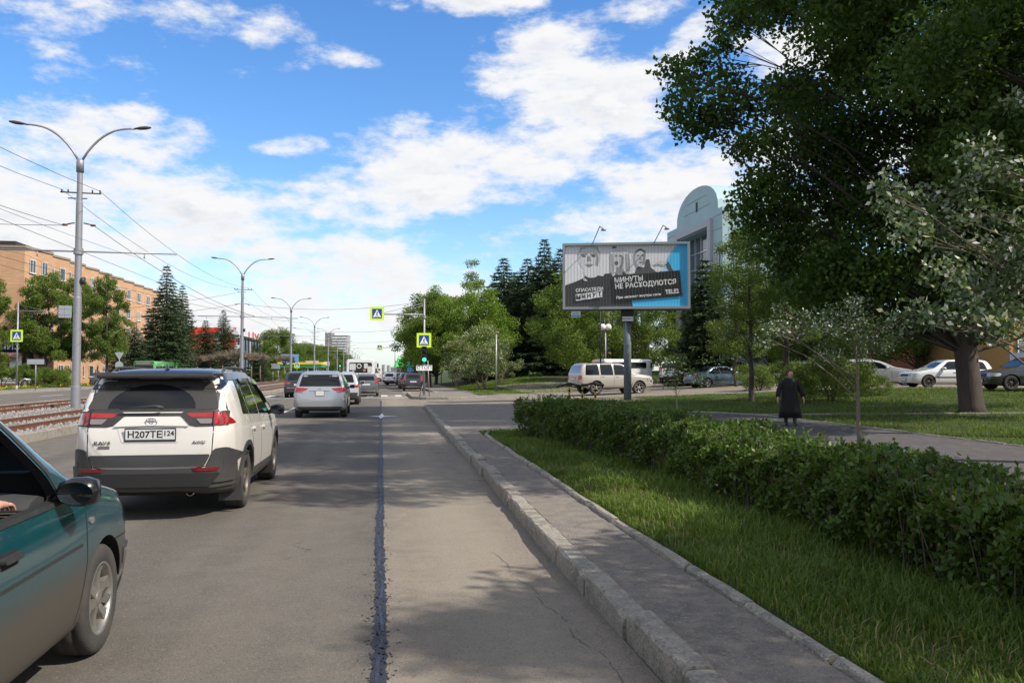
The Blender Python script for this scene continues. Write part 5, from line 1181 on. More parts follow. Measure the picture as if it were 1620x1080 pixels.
def crown_tree(name, label, cat, loc, H, tr, env, n_clump, n_leaf, ls, leaf, seed, lean=(0, 0), cr=(.7, 1.1), bark=None, group=None, centre=(0, 0), surf=.5, rz=0, ecr=None, trunk_top=.85, stems=1, petals=0, elong=1.5, extra=None, limb_r=.35, twigs=0, base=0.12):
    """trunk with limbs reaching leaf clumps that fill the envelope env: [(z, radius)]"""
    rs = np.random.RandomState(seed); bark = bark or M_bark
    root = thing(name, label, cat, loc, rz, group)
    b = MB(); tips = []
    z0, z1 = env[0][0], env[-1][0]
    cl = []
    while len(cl) < n_clump:
        z = z0 + (z1 - z0) * rs.rand(); Rz = interp(z, env); q = rs.rand() * 6.283
        if rs.rand() > (Rz / max(e[1] for e in env)) ** 1.2: continue
        r = Rz * (rs.rand() ** surf)
        cl.append((centre[0] + lean[0] * z / H + r * math.cos(q), centre[1] + lean[1] * z / H + r * math.sin(q), z))
    if extra: cl += extra
    trunks = []
    for s in range(stems):
        ox, oy = (0, 0) if stems == 1 else (tr * 3 * math.cos(s * 2.4), tr * 3 * math.sin(s * 2.4))
        tx, ty = (lean[0] + rs.normal() * .02 * H, lean[1] + rs.normal() * .02 * H) if stems == 1 else (ox * 6 + rs.normal() * .06 * H, oy * 6 + rs.normal() * .06 * H)
        pts = []; 
        for i in range(9):
            t = i / 8; pts.append((ox + tx * t ** 1.2 + rs.normal() * .006 * H * (t > 0), oy + ty * t ** 1.2 + rs.normal() * .006 * H * (t > 0), -.1 + H * trunk_top * t))
        rr_ = [tr * (1.35 if i == 0 else 1) * (1 - .88 * (i / 8)) for i in range(9)]
        pts.insert(1, tuple(np.array(pts[0]) * .85 + np.array(pts[1]) * .15)); rr_.insert(1, tr * 1.02)
        b.tube(pts, rr_, 12 if tr > .12 else 7); trunks.append((np.array(pts), rr_))
    for i, c in enumerate(cl):
        T, rr_ = trunks[i % stems]; c = np.array(c); hz = math.hypot(c[0] - T[0][0], c[1] - T[0][1])
        za = max(z0 * .55, min(c[2] - hz * (.35 + .5 * rs.rand()), H * trunk_top * .97)); j = min(max(int(np.searchsorted(T[:, 2], za)), 1), len(T) - 1)
        t = (za - T[j - 1][2]) / max(T[j][2] - T[j - 1][2], 1e-6); a = T[j - 1] + (T[j] - T[j - 1]) * min(max(t, 0), 1); ra = rr_[j] * limb_r
        pp = limb_pts(a, c, .06, rs, 5); b.tube(pp, [max(ra * (1 - .8 * q / 4), .006 * H / 10) for q in range(5)], 5, cap=False)
        for _ in range(twigs):
            e = c + np.clip(rs.normal(size=3), -1, 1) * (ecr or cr)[0] * .55; b.tube([pp[3], (pp[3] + e) / 2 + rs.normal(size=3) * .05, e], [ra * .25 + .004, ra * .15 + .003, .002], 4, cap=False)
    b.build('trunk', bark, root)
    C = np.array(cl); k_ = len(C); rad = cr[0] + (cr[1] - cr[0]) * rs.rand(k_)
    if ecr and extra: rad[-len(extra):] = ecr[0] + (ecr[1] - ecr[0]) * rs.rand(len(extra))
    w = rad ** 2; w /= w.sum(); idx = rs.choice(k_, n_leaf, p=w)
    g = rs.normal(size=(n_leaf, 3)); g /= np.linalg.norm(g, axis=1)[:, None]; rr_ = rs.rand(n_leaf) ** .5
    P = C[idx] + g * (rad[idx] * rr_)[:, None] * np.array([1.1, 1.1, .8])
    V = leaves(P, ls, rs, elong, .25)
    mi = None; ms = [leaf]
    if petals: ms = [leaf, M_petal]; mi = (rs.rand(n_leaf) < petals).astype(int)
    npmesh('crown', V, 4, ms, root, mi)
    return root
def spruce(name, label, loc, H, Rb, n, seed, group=None, z0=.6, rz=0, sparse=1.0):
    rs = np.random.RandomState(seed); root = thing(name, label, 'tree', loc, rz, group)
    b = MB(); b.tube([(0, 0, -.1), (.0, 0, H * .5), (0, 0, H)], [H * .018, H * .010, .012], 8)
    tiers = int(H * 2.3); V = []; per = n // (tiers * 9)
    for t in range(tiers):
        f = t / (tiers - 1); z = z0 + (H - z0 - .15) * f ** .92; Rz = Rb * (1 - f) ** .85 * (.85 + .3 * rs.rand()) + .12
        nb = 9 if f < .8 else 6; a0 = rs.rand() * 6
        for k_ in range(nb):
            q = a0 + 6.283 * k_ / nb + rs.normal() * .15; L = Rz * (.75 + .4 * rs.rand())
            d = np.array([math.cos(q), math.sin(q), 0]); dr_ = -.22 - .15 * (1 - f)
            if L > .5: b.tube([(0, 0, z), tuple(d * L * .5 + [0, 0, z + dr_ * L * .5]), tuple(d * L + [0, 0, z + dr_ * L * .55])], [.03 * H / 12, .015, .004], 4, cap=False)
            m_ = max(6, int(per * (L / Rb) ** 1.5 * 2.6))
            s = rs.rand(m_) ** .7; wd = (1 - s) * .38 * L + .05; lat = rs.uniform(-1, 1, m_) * wd
            side = np.array([-math.sin(q), math.cos(q), 0])
            P = d * (s * L)[:, None] + side * lat[:, None]; P[:, 2] = z + dr_ * L * s * (1 - .45 * s) - rs.rand(m_) * .16 - np.abs(lat) * .25
            dd = d * .8 + side * np.sign(lat)[:, None] * .7 + rs.normal(size=(m_, 3)) * .35; dd[:, 2] -= .15; dd /= np.linalg.norm(dd, axis=1)[:, None]
            sv = np.cross(dd, rs.normal(size=(m_, 3))); sv /= np.linalg.norm(sv, axis=1)[:, None]
            ln = (.28 + .26 * rs.rand(m_))[:, None]; w = .06
            V.append(np.stack([P - sv * w, P + sv * w, P + dd * ln + sv * w * .3, P + dd * ln - sv * w * .3], 1).reshape(-1, 3))
    b.build('trunk', M_bark, root); npmesh('crown', np.concatenate(V), 4, L_spr, root); return root
def gz(p): return (p[0], p[1], Hh(*p) - .02)
# --- big poplar on the right
bx, by = at(1537, 27)
ext = []
rs_ = np.random.RandomState(9)
def towards(px, d, py): x, y = at(px, d); return (x - bx, y - by, zat(py, d) - .3)
for px, py in ((1065, 100), (1090, 130), (1110, 90), (1125, 160), (1075, 165), (1100, 195), (1140, 190), (1160, 120), (1150, 60), (1170, 20), (1190, 160), (1180, 230), (1215, 270), (1220, 210), (1235, 330), (1260, 370), (1250, 300), (1290, 430), (1185, 315), (1200, 345), (1205, 290), (1225, 385), (1250, 425), (1265, 455), (1290, 470), (1260, 340), (1330, 490), (1310, 400), (1400, 510), (1460, 520), (1380, 450), (1500, 500), (1560, 520), (1600, 480)):
    ext.append(towards(px, 25 + 4 * rs_.rand(), py))
crown_tree('poplar_tree', 'huge dark green poplar with thick furrowed trunk on the lawn at the right', 'tree', (bx, by, .25), 25, .37,
    [(3.6, 4.6), (5.5, 5.4), (8, 6.0), (11, 7.0), (14, 7.4), (19, 7.0), (24, 3.5)], 270, 270000, .175, L_pop, 11, cr=(.8, 1.6), ecr=(.55, 1.0), centre=(.3, 0), surf=.5, extra=ext, limb_r=.17, twigs=3)
crown_tree('poplar_tree', 'tall poplar at the far right edge whose leaves hang into the upper corner', 'tree', (13.0, 10.2, .15), 20, .24,
    [(8.0, 2.0), (11, 3.4), (15, 4.0), (18, 3.2), (20, 1.5)], 70, 42000, .15, L_pop, 12, cr=(.7, 1.3), twigs=1)
crown_tree('poplar_tree', 'dark poplar at the right edge between the thick trunk and the camera', 'tree', (15.6, 16.0, .15), 21, .26,
    [(6.0, 2.2), (9, 3.4), (13, 4.2), (18, 3.6), (21, 1.5)], 80, 60000, .15, L_pop, 13, cr=(.7, 1.4), twigs=1)
crown_tree('poplar_tree', 'poplar beside the camera that shades the near kerb, out of frame on the right', 'tree', (10.4, 6.6, .15), 16, .2,
    [(9.5, 1.2), (11.5, 2.3), (14, 2.2), (16, 1.)], 20, 12000, .14, L_pop, 14, cr=(.6, 1.1))
crown_tree('poplar_tree', 'smaller poplar behind the camera that throws soft shade on the kerb', 'tree', (11.0, -1.6, .15), 13, .16,
    [(9.5, .8), (11, 1.3), (13, .8)], 8, 3600, .14, L_pop, 15, cr=(.45, .8))
crown_tree('linden_tree', 'low linden beside the camera on the right that shades the grass strip and hedge', 'tree', (9.6, 2.6, .15), 8.5, .16,
    [(3.6, 1.6), (6, 2.9), (8.5, 1.5)], 30, 15000, .14, L_green, 25, cr=(.5, 1.0))
# silver leaved tree reaching in from the right
sx_, sy_ = at(1700, 11.0)
ext = []
for px, py in ((1400, 300), (1430, 310), (1470, 300), (1520, 290), (1560, 275), (1590, 270), (1620, 280), (1440, 350), (1480, 345), (1530, 340), (1580, 330), (1450, 380), (1500, 375), (1550, 390), (1600, 380), (1500, 440), (1540, 450), (1590, 450), (1440, 500), (1480, 505), (1530, 500), (1580, 520), (1610, 490), (1640, 430), (1650, 350), (1560, 480)):
    x, y = at(px, 10.4 + 1.2 * rs_.rand()); ext.append((x - sx_, y - sy_, zat(py, 11) - .15))
crown_tree('silver_leaf_tree', 'silvery leaved tree with white blossom reaching in from the right edge', 'tree', (sx_, sy_, .15), 5.4, .07,
    [(2.0, 1.2), (3.2, 1.7), (4.6, 1.4), (5.4, .6)], 18, 6600, .092, L_silver, 15, cr=(.22, .40), extra=ext, bark=M_barkl, twigs=2, petals=.08, elong=1.6, limb_r=.45)
# young trees behind the hedge
s1x, s1y = at(1360, 11.2)
ext = []
for px, py in ((1205, 540), (1235, 515), (1265, 525), (1235, 490), (1275, 500), (1305, 520), (1310, 490), (1345, 480), (1335, 500), (1370, 505), (1400, 520), (1425, 535), (1440, 510), (1390, 545), (1215, 520), (1310, 560)):
    x, y = at(px, 10.9 + .8 * rs_.rand()); ext.append((x - s1x, y - s1y, zat(py, 11.2) - .15))
crown_tree('young_tree', 'slim young tree with pale branches and white blossom behind the hedge, nearest the woman', 'tree', (s1x, s1y, .15), 2.6, .042,
    [(1.9, .3), (2.3, .5), (2.7, .3)], 4, 2600, .045, L_silver, 16, cr=(.13, .26), extra=ext, bark=M_barkl, petals=.12, elong=1.6, limb_r=.55, twigs=2, trunk_top=.95)
s2x, s2y = at(1073, 18.3)
ext = [(-.55, 0, 1.35), (-.3, .1, 1.55), (.3, 0, 1.5), (.55, .1, 1.35), (0, 0, 1.7), (-.15, 0, 1.25), (.62, 0, 1.75)]
crown_tree('young_tree', 'thin sapling with a few bare sticks and leaves in front of the billboard post', 'tree', (s2x, s2y, .15), 1.9, .03,
    [(1.3, .2), (1.7, .4), (1.9, .2)], 3, 480, .065, L_green, 17, cr=(.12, .25), extra=ext, bark=M_barkl, petals=.1, limb_r=.5, twigs=1)
# trees across the lawn
tA = crown_tree('birch_tree', 'dark trunked tree with loose olive foliage left of the woman', 'tree', gz(at(1240, 37)), 9.5, .17,
    [(2.8, 1.6), (5, 2.6), (7.5, 2.2), (9.5, 1.0)], 60, 15000, .10, L_green, 18, cr=(.4, .8), petals=.03, twigs=2)
copy_tree(tA, gz(at(1188, 35)), 2, 'thinner dark trunk tree left of the loose olive tree', None, (.75, .75, .72))
tB = crown_tree('ash_tree', 'airy yellow green young tree in front of the pale blue office building', 'tree', gz(at(1165, 52)), 11, .12,
    [(2.0, 1.6), (5, 2.2), (8, 1.7), (11, .6)], 60, 15000, .11, L_bush, 19, cr=(.35, .7), twigs=1)
tC = crown_tree('linden_tree', 'round green linden behind the champagne off-road suv', 'tree', gz(at(905, 66)), 9, .16,
    [(1.8, 2.5), (4, 3.5), (6.5, 3.1), (9, 1.2)], 70, 26000, .15, L_green, 20, cr=(.6, 1.0))
for px, d, sc, rz, lab in ((968, 74, .92, 1, 'green linden between the globe lamp and the billboard post'), (1020, 70, .82, 2, 'low green linden to the right of the billboard post'), (1075, 82, .8, 3, 'green linden rising behind the white suv'),
    (1290, 60, 1.1, 4, 'green tree behind the bushes to the right of the woman'), (1345, 74, 1.25, 5, 'tall green tree behind the silver hatchback'), (1450, 60, 1.1, 1.5, 'dark green tree behind the white estate car'), (1590, 58, .9, 2.6, 'green tree between the thick trunk and the ochre wall'), (1215, 72, 1.0, .4, 'green tree in front of the mint end wall')):
    copy_tree(tC, gz(at(px, d)), rz, lab, 'green trees around the car park', sc)
bu = crown_tree('bush', 'yellow green bush beside the woman in the black coat', 'bush', gz(at(1315, 34)), 2.1, .03,
    [(.3, 1.2), (1.0, 1.7), (1.8, 1.1)], 45, 9000, .085, L_bush, 21, cr=(.2, .5), stems=5, twigs=1)
for px, d, sc, rz, lab in ((1378, 36, .5, 1, 'yellow green bush in front of the silver hatchback'), (1265, 37, .9, 2, 'loose bush directly behind the woman'), (1335, 40, .75, 3, 'bush between the thin pale tree and the silver hatchback'), (1200, 45, .8, 5, 'small bush between the two dark trunks')):
    copy_tree(bu, gz(at(px, d)), rz, lab, 'bushes on the lawn', sc)
spD = None
# left of the junction: limes, blossom trees and spruces behind
tD = crown_tree('lime_tree', 'bright lime green rounded tree beyond the traffic light', 'tree', gz(at(742, 84)), 10.3, .2,
    [(1.6, 3.0), (4, 4.6), (7, 4.3), (10.3, 1.6)], 90, 34000, .18, L_lime, 22, cr=(.7, 1.2))
copy_tree(tD, gz(at(690, 96)), 2, 'lime green tree left of the rounded one, above the parked cars', None, (1.0, 1.0, 1.1))
tE = crown_tree('maple_tree', 'darker green tree overhanging the black parked hatchback', 'tree', gz(at(680, 82)), 9.2, .2,
    [(2.2, 1.8), (4, 2.9), (6.5, 2.8), (9.2, 1.0)], 60, 22000, .16, L_green, 23, cr=(.6, 1.0))
for i in range(6): copy_tree(tE, gz((5.8 + (i % 2), 108 + 17 * i)), i, ['dark green street tree just behind the overhanging one', 'second street tree along the right pavement', 'third street tree along the right pavement', 'fourth street tree along the right pavement', 'fifth street tree along the right pavement', 'furthest visible street tree on the right pavement'][i], 'street trees on the right', .85 - .05 * i)
copy_tree(tB, gz(at(748, 98)), 1, 'thin topped green tree rising above the lime tree', None, (1.5, 1.5, 1.28))
tF = crown_tree('apple_tree', 'white blossoming apple tree with several stems on the island lawn', 'tree', gz(at(762, 66)), 5.0, .06,
    [(1.2, 1.4), (2.5, 2.6), (4.0, 2.2), (5.0, .9)], 60, 16000, .10, L_bush, 24, cr=(.3, .6), stems=5, petals=.13, bark=M_barkl)
copy_tree(tF, gz(at(725, 78)), 2, 'blossoming apple tree left of the larger one on the island lawn', None, .85)
copy_tree(tF, gz(at(790, 74)), 4, 'blossoming apple tree against the dark fence', None, .8)
spA = spruce('spruce_tree', 'tallest dark spruce to the left of the billboard', gz(at(862, 88)), 14.5, 4.3, 22000, 31, 'spruces behind the metal fence')
for px, d, sc, lab in ((835, 90, .88, 'spruce immediately left of the tallest one'), (797, 94, .93, 'leftmost dark spruce beside the lime tree'), (888, 86, .9, 'spruce just behind the left edge of the billboard'), (815, 100, .86, 'spruce seen in the gap behind the two left ones'), (915, 98, .75, 'shorter spruce hidden behind the billboard')):
    copy_tree(spA, gz(at(px, d)), px, lab, 'spruces behind the metal fence', (sc * 1.3, sc * 1.3, sc))
spB = spruce('spruce_tree', 'single spruce between the billboard and the pale blue building', gz(at(1117, 58)), 9.0, 2.5, 14000, 32)
# far left
tG = crown_tree('poplar_tree', 'broad green tree at the corner of the brick building, left of the tall lamp post', 'tree', (*at(74, 92), .1), 12.6, .24,
    [(3.2, 2.0), (5, 3.4), (8, 3.5), (10.5, 2.6), (12.6, .8)], 110, 40000, .17, L_mid, 41, cr=(.45, .9), twigs=1)
copy_tree(tG, (*at(118, 96), .1), 2, 'green tree partly behind the tall lamp post', None, (.75, .75, .98))
copy_tree(tG, (*at(168, 93), .1), 4, 'pointed green tree to the right of the tall lamp post', None, (.72, .72, .98))
copy_tree(tG, (*at(-22, 88), .1), 1, 'green tree cut by the left edge of the picture', None, (.8, .8, .92))
spC = spruce('spruce_tree', 'tallest spruce in front of the end of the brick building', (*at(262, 112), .1), 16.0, 4.6, 19000, 33, z0=.3); spE = spruce('spruce_tree', 'small spruce leaning over the lawn behind the tallest one', (*at(272, 130), .1), 13.0, 3.6, 14000, 37, z0=.4)
for px, d, sx2, sz, lab in ((287, 122, .8, .90, 'narrow spruce leaning against the tallest left one'), (325, 125, .9, .72, 'mid sized spruce left of the red fascia letter'), (353, 128, .75, .70, 'slim spruce right of the mid sized one'), (212, 108, .75, .62, 'sparse dark spruce in front of the brick wall'), (240, 120, .8, .55, 'low spruce between the sparse and the tallest one'), (408, 135, .5, .42, 'small spruce in front of the glass shop front'), (185, 100, .5, .35, 'small spruce by the crossing grey sedan')):
    copy_tree(spC if px in (287, 353, 240, 408) else spE, (*at(px, d), .1), px, lab, 'spruces by the brick building', (sx2, sx2, sz))
# pollarded lindens, nearly bare
rs = np.random.RandomState(55); po = thing('pollarded_tree', 'bare pollarded tree with a knot of grey twigs, nearest the green bus', 'tree', (*at(312, 118), .1), 0, 'pollarded trees by the bus stop')
b = MB(); b.tube([(0, 0, -.1), (.03, 0, 1.3), (0, 0, 2.4)], [.14, .10, .09], 8); TW = []
for i in range(9):
    q = i * .7; e = np.array([math.cos(q) * (.5 + .3 * rs.rand()), math.sin(q) * (.5 + .3 * rs.rand()), 2.9 + .5 * rs.rand()]); b.tube([(0, 0, 2.2), tuple(e * [.5, .5, .93]), tuple(e)], [.07, .05, .06], 5)
    for _ in range(130):
        d = rs.normal(size=3); d[2] = abs(d[2]) * .7 + .1; d /= np.linalg.norm(d); s = np.cross(d, rs.normal(size=3)); s /= np.linalg.norm(s); L = .5 + .6 * rs.rand()
        TW += [e - s * .012, e + s * .012, e + d * L + s * .008, e + d * L - s * .008]
b.build('trunk', M_barkl, po); npmesh('crown', np.array(TW), 4, M_dry, po)
for px, d, sc, lab in ((333, 122, 1.0, 'second bare pollarded tree from the green bus'), (352, 120, 1.1, 'third bare pollarded tree, left of the second lamp post'), (372, 118, 1.15, 'bare pollarded tree immediately left of the second lamp post'), (398, 122, 1.1, 'bare pollarded tree immediately right of the second lamp post'), (412, 128, 1.1, 'bare pollarded tree at the end of the glass shop front'), (450, 150, 1.15, 'bare brownish pollarded tree under the blue hoarding')):
    copy_tree(po, (*at(px, d), .1), px, lab, 'pollarded trees by the bus stop', sc)
bs_ = crown_tree('bush', 'clipped round bush on a short stem by the small crossing sign', 'bush', (*at(32, 80), .12), 2.3, .05,
    [(.9, .9), (1.5, 1.15), (2.2, .8)], 40, 9000, .09, L_green, 42, cr=(.25, .4), stems=3)
copy_tree(bs_, (*at(3, 82), .12), 2, 'round bush at the left edge of the picture', None, (1.15, 1.15, 1.05))
bw = crown_tree('bush', 'wide clipped green bush left of the tall lamp post', 'bush', (*at(88, 82), .12), 1.9, .04,
    [(.1, 1.8), (.9, 2.1), (1.8, 1.5)], 60, 14000, .10, L_green, 43, cr=(.3, .5), stems=4)
copy_tree(bw, (*at(430, 140), .12), 1, 'low green bush by the bus stop shelter', None, (1.3, 1.3, .9))
copy_tree(bw, (*at(404, 150), .12), 3, 'low green bush behind the bare trees', None, (1.2, 1.2, .9))
tH = crown_tree('maple_tree', 'large green tree beyond the glass shop front', 'tree', (*at(438, 215), .1), 13.5, .3,
    [(1.5, 4.0), (5, 6.2), (9, 5.5), (13.5, 2)], 80, 26000, .28, L_green, 44, cr=(1.0, 1.8))
for px, d, sc, lab in ((462, 230, .78, 'green tree right of the large one beyond the shop'), (492, 250, .75, 'green tree below the brown roofed block'), (478, 262, .85, 'green tree between the hoardings and the brown block'), (512, 270, .8, 'green tree in front of the white tower, left side'), (532, 290, .78, 'green tree in front of the white tower, right side'), (420, 240, .7, 'green tree touching the end of the glass shop'), (545, 330, .7, 'furthest green tree on the left pavement')):
    copy_tree(tH, (*at(px, d), .1), px, lab, 'trees along the far pavement', sc)
# ------------------------------------------------------------------ hedge
def bumps(y, k_): return .05 * np.sin(y * 1.9 + k_) + .035 * np.sin(y * 4.3 + 2 * k_) + .03 * np.sin(y * 9.1 + k_ * 3)
rs = np.random.RandomState(77); hd = thing('hedge', 'long clipped green hedge with bare lower twigs beside the grass strip', 'hedge', (0, 0, 0))
nH = 420000; HY, HX = [0, 4.4, 7, 12.4, 16, 18.9], [3.58, 3.66, 3.76, 3.76, 3.45, 3.08]
y = -1.0 + 20.2 * rs.rand(nH) ** 1.0; keep = rs.rand(nH) < np.interp(y, [-1, 3, 5, 8, 13, 19.2], [.25, .8, 1, .85, .62, .55]); y = y[keep]; n = len(y)
ax = np.interp(y, HY, HX) ; bx2 = ax + np.interp(y, [0, 12, 19], [1.15, 1.3, 1.9]); top = .84 + bumps(y, 1.) * 1.1 + np.interp(y, [0, 8, 14, 19], [-.04, .02, .09, .14])
m_ = rs.rand(n); x = np.empty(n); z = np.empty(n)
t_ = m_ < .42; f_ = (m_ >= .42) & (m_ < .80); i_ = m_ >= .80
x[t_] = ax[t_] + (bx2 - ax)[t_] * rs.rand(t_.sum()); z[t_] = top[t_] - np.abs(rs.normal(size=t_.sum())) * .09
zz = rs.rand(f_.sum()) ** .75; z[f_] = .07 + (top[f_] - .07) * zz
x[f_] = ax[f_] + np.abs(rs.normal(size=f_.sum())) * .10 + bumps(y[f_] + z[f_] * 2, 3.) * 1.3 + .10 * (1 - zz)
x[i_] = ax[i_] + (bx2 - ax)[i_] * rs.rand(i_.sum()); z[i_] = .2 + (top[i_] - .2) * rs.rand(i_.sum()) ** .7
# round the shoulders
sh = np.clip((z - top + .14) / .14, 0, 1); x = np.where(x < ax + .12 * sh, ax + .12 * sh, x)
# clumpiness and gaps low on the face
cn = np.sin(y * 7.3 + z * 9) * np.sin(y * 3.1 - z * 5 + x * 8)
kp = (rs.rand(n) < np.clip(.62 + .5 * cn, .12, 1)) & ((z > .55) | (rs.rand(n) < np.interp(z, [.15, .3, .55], [.8, .85, 1.])))
x = x + .07 * (np.sin(y * 11) * np.sin(z * 13 + y * 3)); P = np.stack([x, y, z], 1)[kp]
npmesh('foliage', leaves(P, .051, rs, 1.8, -.15, 1.1), 4, L_hedge, hd)
b = MB(); rr = random.Random(5)
for _ in range(1900):
    y_ = -1 + 20 * rr.random(); a0 = float(np.interp(y_, HY, HX)); x_ = a0 + .10 + rr.random() ** 1.3 * .9; q = rr.random() * 6.28; h = .40 + .42 * rr.random(); s = .22 * rr.random()
    b.tube([(x_, y_, .12), (x_ + s * math.cos(q) * .5 + rr.gauss(0, .02), y_ + s * math.sin(q) * .5, .12 + h * .5), (x_ + s * math.cos(q), y_ + s * math.sin(q), .12 + h)], [.009, .006, .003], 4, cap=False)
V = []  # shoots sticking out of the top
for _ in range(420):
    y_ = -0.5 + 19.4 * rr.random(); a0 = float(np.interp(y_, HY, HX)); x_ = a0 + 1.05 * rr.random(); h = .04 + .11 * rr.random(); q = rr.random() * 6.28; z_ = .84 + float(np.interp(y_, [0, 8, 14, 19], [-.04, .02, .09, .14]))
    e = np.array([x_ + .05 * math.cos(q), y_ + .05 * math.sin(q), z_ + h]); b.tube([(x_, y_, z_ - .05), tuple(e)], [.003, .0015], 3, cap=False)
    Pq = np.array([[x_, y_, z_ + .02]]) + (e - [x_, y_, z_]) * np.linspace(.2, 1, 7)[:, None]; V.append(leaves(Pq, .062, rs, 1.9, -.5))
b.build('twigs', M_twig, hd); npmesh('shoot_leaves', np.concatenate(V), 4, L_hedge, hd)
# ------------------------------------------------------------------ grass
def blades(name, label, X, Y, Z, hgt, wid, m, rs, clump=.0):
    n = len(X); q = rs.rand(n) * 6.283; d = np.stack([np.cos(q), np.sin(q), np.zeros(n)], 1); s = np.stack([-np.sin(q), np.cos(q), np.zeros(n)], 1)
    h = hgt * (.5 + .8 * rs.rand(n)); w = wid * (.7 + .6 * rs.rand(n)); bend = .15 + .7 * rs.rand(n)
    P0 = np.stack([X, Y, Z], 1); up = np.array([0, 0, 1.])
    P1 = P0 + up * (h * .6)[:, None] + d * (h * bend * .25)[:, None]; P2 = P0 + up * (h * (1 - .25 * bend))[:, None] + d * (h * bend)[:, None]
    W0 = s * w[:, None]; V = np.stack([P0 - W0, P0 + W0, P1 + W0 * .7, P1 - W0 * .7, P1 - W0 * .7, P1 + W0 * .7, P2 + W0 * .1, P2 - W0 * .1], 1).reshape(-1, 3)
    o = npmesh(name, V, 4, m); tag(o, label, 'grass', kind='stuff'); return o
rs = np.random.RandomState(8); n = 120000
Y = 2.8 + 17.5 * rs.rand(n) ** 1.75; X = 2.42 + 1.6 * rs.rand(n); k_ = rs.rand(n) < .35 + .65 * (np.sin(X * 5 + Y * 2.1) * np.sin(Y * 3.3 - X * 2) > -.55); X, Y = X[k_], Y[k_]
dens_h = (.55 + .9 * rs.rand(len(X)) ** 2) * (.070 + .075 * np.clip((X - 2.4) / 1.4, 0, 1) + .03 * np.sin(Y * 2.2 + X * 3))
blades('grass', 'long fresh grass on the strip between the narrow kerb and the hedge', X, Y, np.full(len(X), .14), dens_h, .0036 + .0002 * Y, L_grass, rs)
n = 26000; X = 5.2 + 2.2 * rs.rand(n); Y = 3 + 26 * rs.rand(n)
n_ = 2600; Yd = 3 + 15 * rs.rand(n_) ** 1.5; Xd = 2.45 + 1.5 * rs.rand(n_)
blades('dry_grass', 'dry straw coloured blades mixed in the long grass strip', Xd, Yd, np.full(n_, .15), .11, .0035, leafmat('dry_blade', [(.22, .17, .08), (.30, .24, .12)], .3), rs)
blades('grass', 'grass behind the hedge along the footpath', X, Y, np.full(n, .14), .10, .006, L_grass, rs)
n = 110000; X = 7 + 25 * rs.rand(n); Y = 11 + 33 * rs.rand(n)
edge = np.interp(Y, [0, 25.6, 30, 38, 44], [12.5, 12.5, 10.1, 7.1, 10.5]); k_ = (X > edge) & (Y < 43.6 - .44 * (X - 11)) & (X < Y * 1.25); X, Y = X[k_], Y[k_]
Z = np.array([Hh(a, b_) for a, b_ in zip(X, Y)]) - .01
blades('lawn_grass', 'shaded lawn between the footpath and the parked cars', X, Y, Z, .075 + .05 * (np.sin(X * .9) * np.sin(Y * .8) > .3), .011, L_lawn, rs)
n = 22000; X = 6.5 + 8.5 * rs.rand(n); Y = 54.6 + 28 * rs.rand(n); Z = np.array([Hh(a, b_) for a, b_ in zip(X, Y)]) - .01
blades('lawn_grass', 'sunlit lawn of the island with the apple trees', X, Y, Z, .10, .022, L_lawn, rs)
n = 22000; X = -31.7 - 7 * rs.rand(n); Y = 45 + 70 * rs.rand(n); k_ = rs.rand(n) < 1; 
blades('lawn_grass', 'sunny lawn in front of the brick building', X, Y, np.full(n, .12), .12, .028, L_lawn, rs)
V = leaves(np.stack([-32 - 5 * rs.rand(1500), 60 + 50 * rs.rand(1500), np.full(1500, .22)], 1), .09, rs, 1.2)
o = npmesh('dandelions', V, 4, mat('yellow_petal', (.75, .55, .02), .6)); tag(o, 'yellow dandelions scattered in the sunny lawn by the brick building', 'flowers', kind='stuff')
# ================================================================== BUILDINGS
M_brick = brickmat('yellow_brick', (.60, .34, .18), (.50, .26, .13), (.46, .36, .26), s=.9, var=.5)
M_plast = mat('salmon_plaster', (.48, .23, .15), .9, var=.5, vscale=1.5)
M_wframe = mat('window_frame', (.62, .62, .60), .5); M_wglass = mat('window_glass', (.05, .06, .07), .08, spec=.8)
M_dark = mat('dark_recess', (.03, .025, .022), .8)
def window_mesh(w, h, name='window', mull=2, fr=.07):
    b = MB(); b.box((0, .0, 0), (w, .06, h), mi=1)
    b.box((0, -.035, h / 2 - fr / 2), (w, .05, fr)); b.box((0, -.035, -h / 2 + fr / 2), (w, .05, fr))
    for i in range(mull + 1): b.box((-w / 2 + fr / 2 + (w - fr) * i / mull, -.035, 0), (fr, .05, h - 2 * fr))
    b.box((0, -.06, -h / 2 - .04), (w + .15, .14, .05))
    o = b.build(name, [M_wframe, M_wglass]); me = o.data; bpy.data.objects.remove(o); return me
WM = window_mesh(1.15, 1.55); WM2 = window_mesh(1.15, 1.55, mull=1)
_g = M_wglass; M_wglass = mat('curtained_glass', (.36, .35, .32), .25, var=.8, vscale=3, col2=(.12, .12, .12), stretch=(4, 1, .4)); WM3 = window_mesh(1.15, 1.55); M_wglass = _g
bb = thing('apartment_building', 'five storey yellow brick building with saw tooth facade behind the left trees', 'building', (-40, 101, 0))
def prism_walls(b, poly, z0, z1, mi=0): b.prism(poly, z0, z1, mi)
b = MB(); nb = 10; bl_ = 5.5; out = []
for i in range(nb): out += [(0, i * bl_), (.95, i * bl_ + bl_ - .35), (.95, i * bl_ + bl_ - .02)]
out += [(0, nb * bl_), (-14, nb * bl_), (-14, 0)]
b.prism(out, 0, 15.7); b.build('wall', M_brick, bb)
b = MB(); out2 = [(x + (.12 if x > -1 else -.1), y) for x, y in out]; out2[0] = (.12, -.12); out2[-1] = (-14.1, -.12); b.prism(out2, 15.7, 15.95); b.build('cornice', mat('cornice', (.30, .24, .19), .9, var=.5), bb)
b = MB(); b.box((-7, 27, 16.2), (12, 54, .5)); b.build('roof', M_dark, bb)
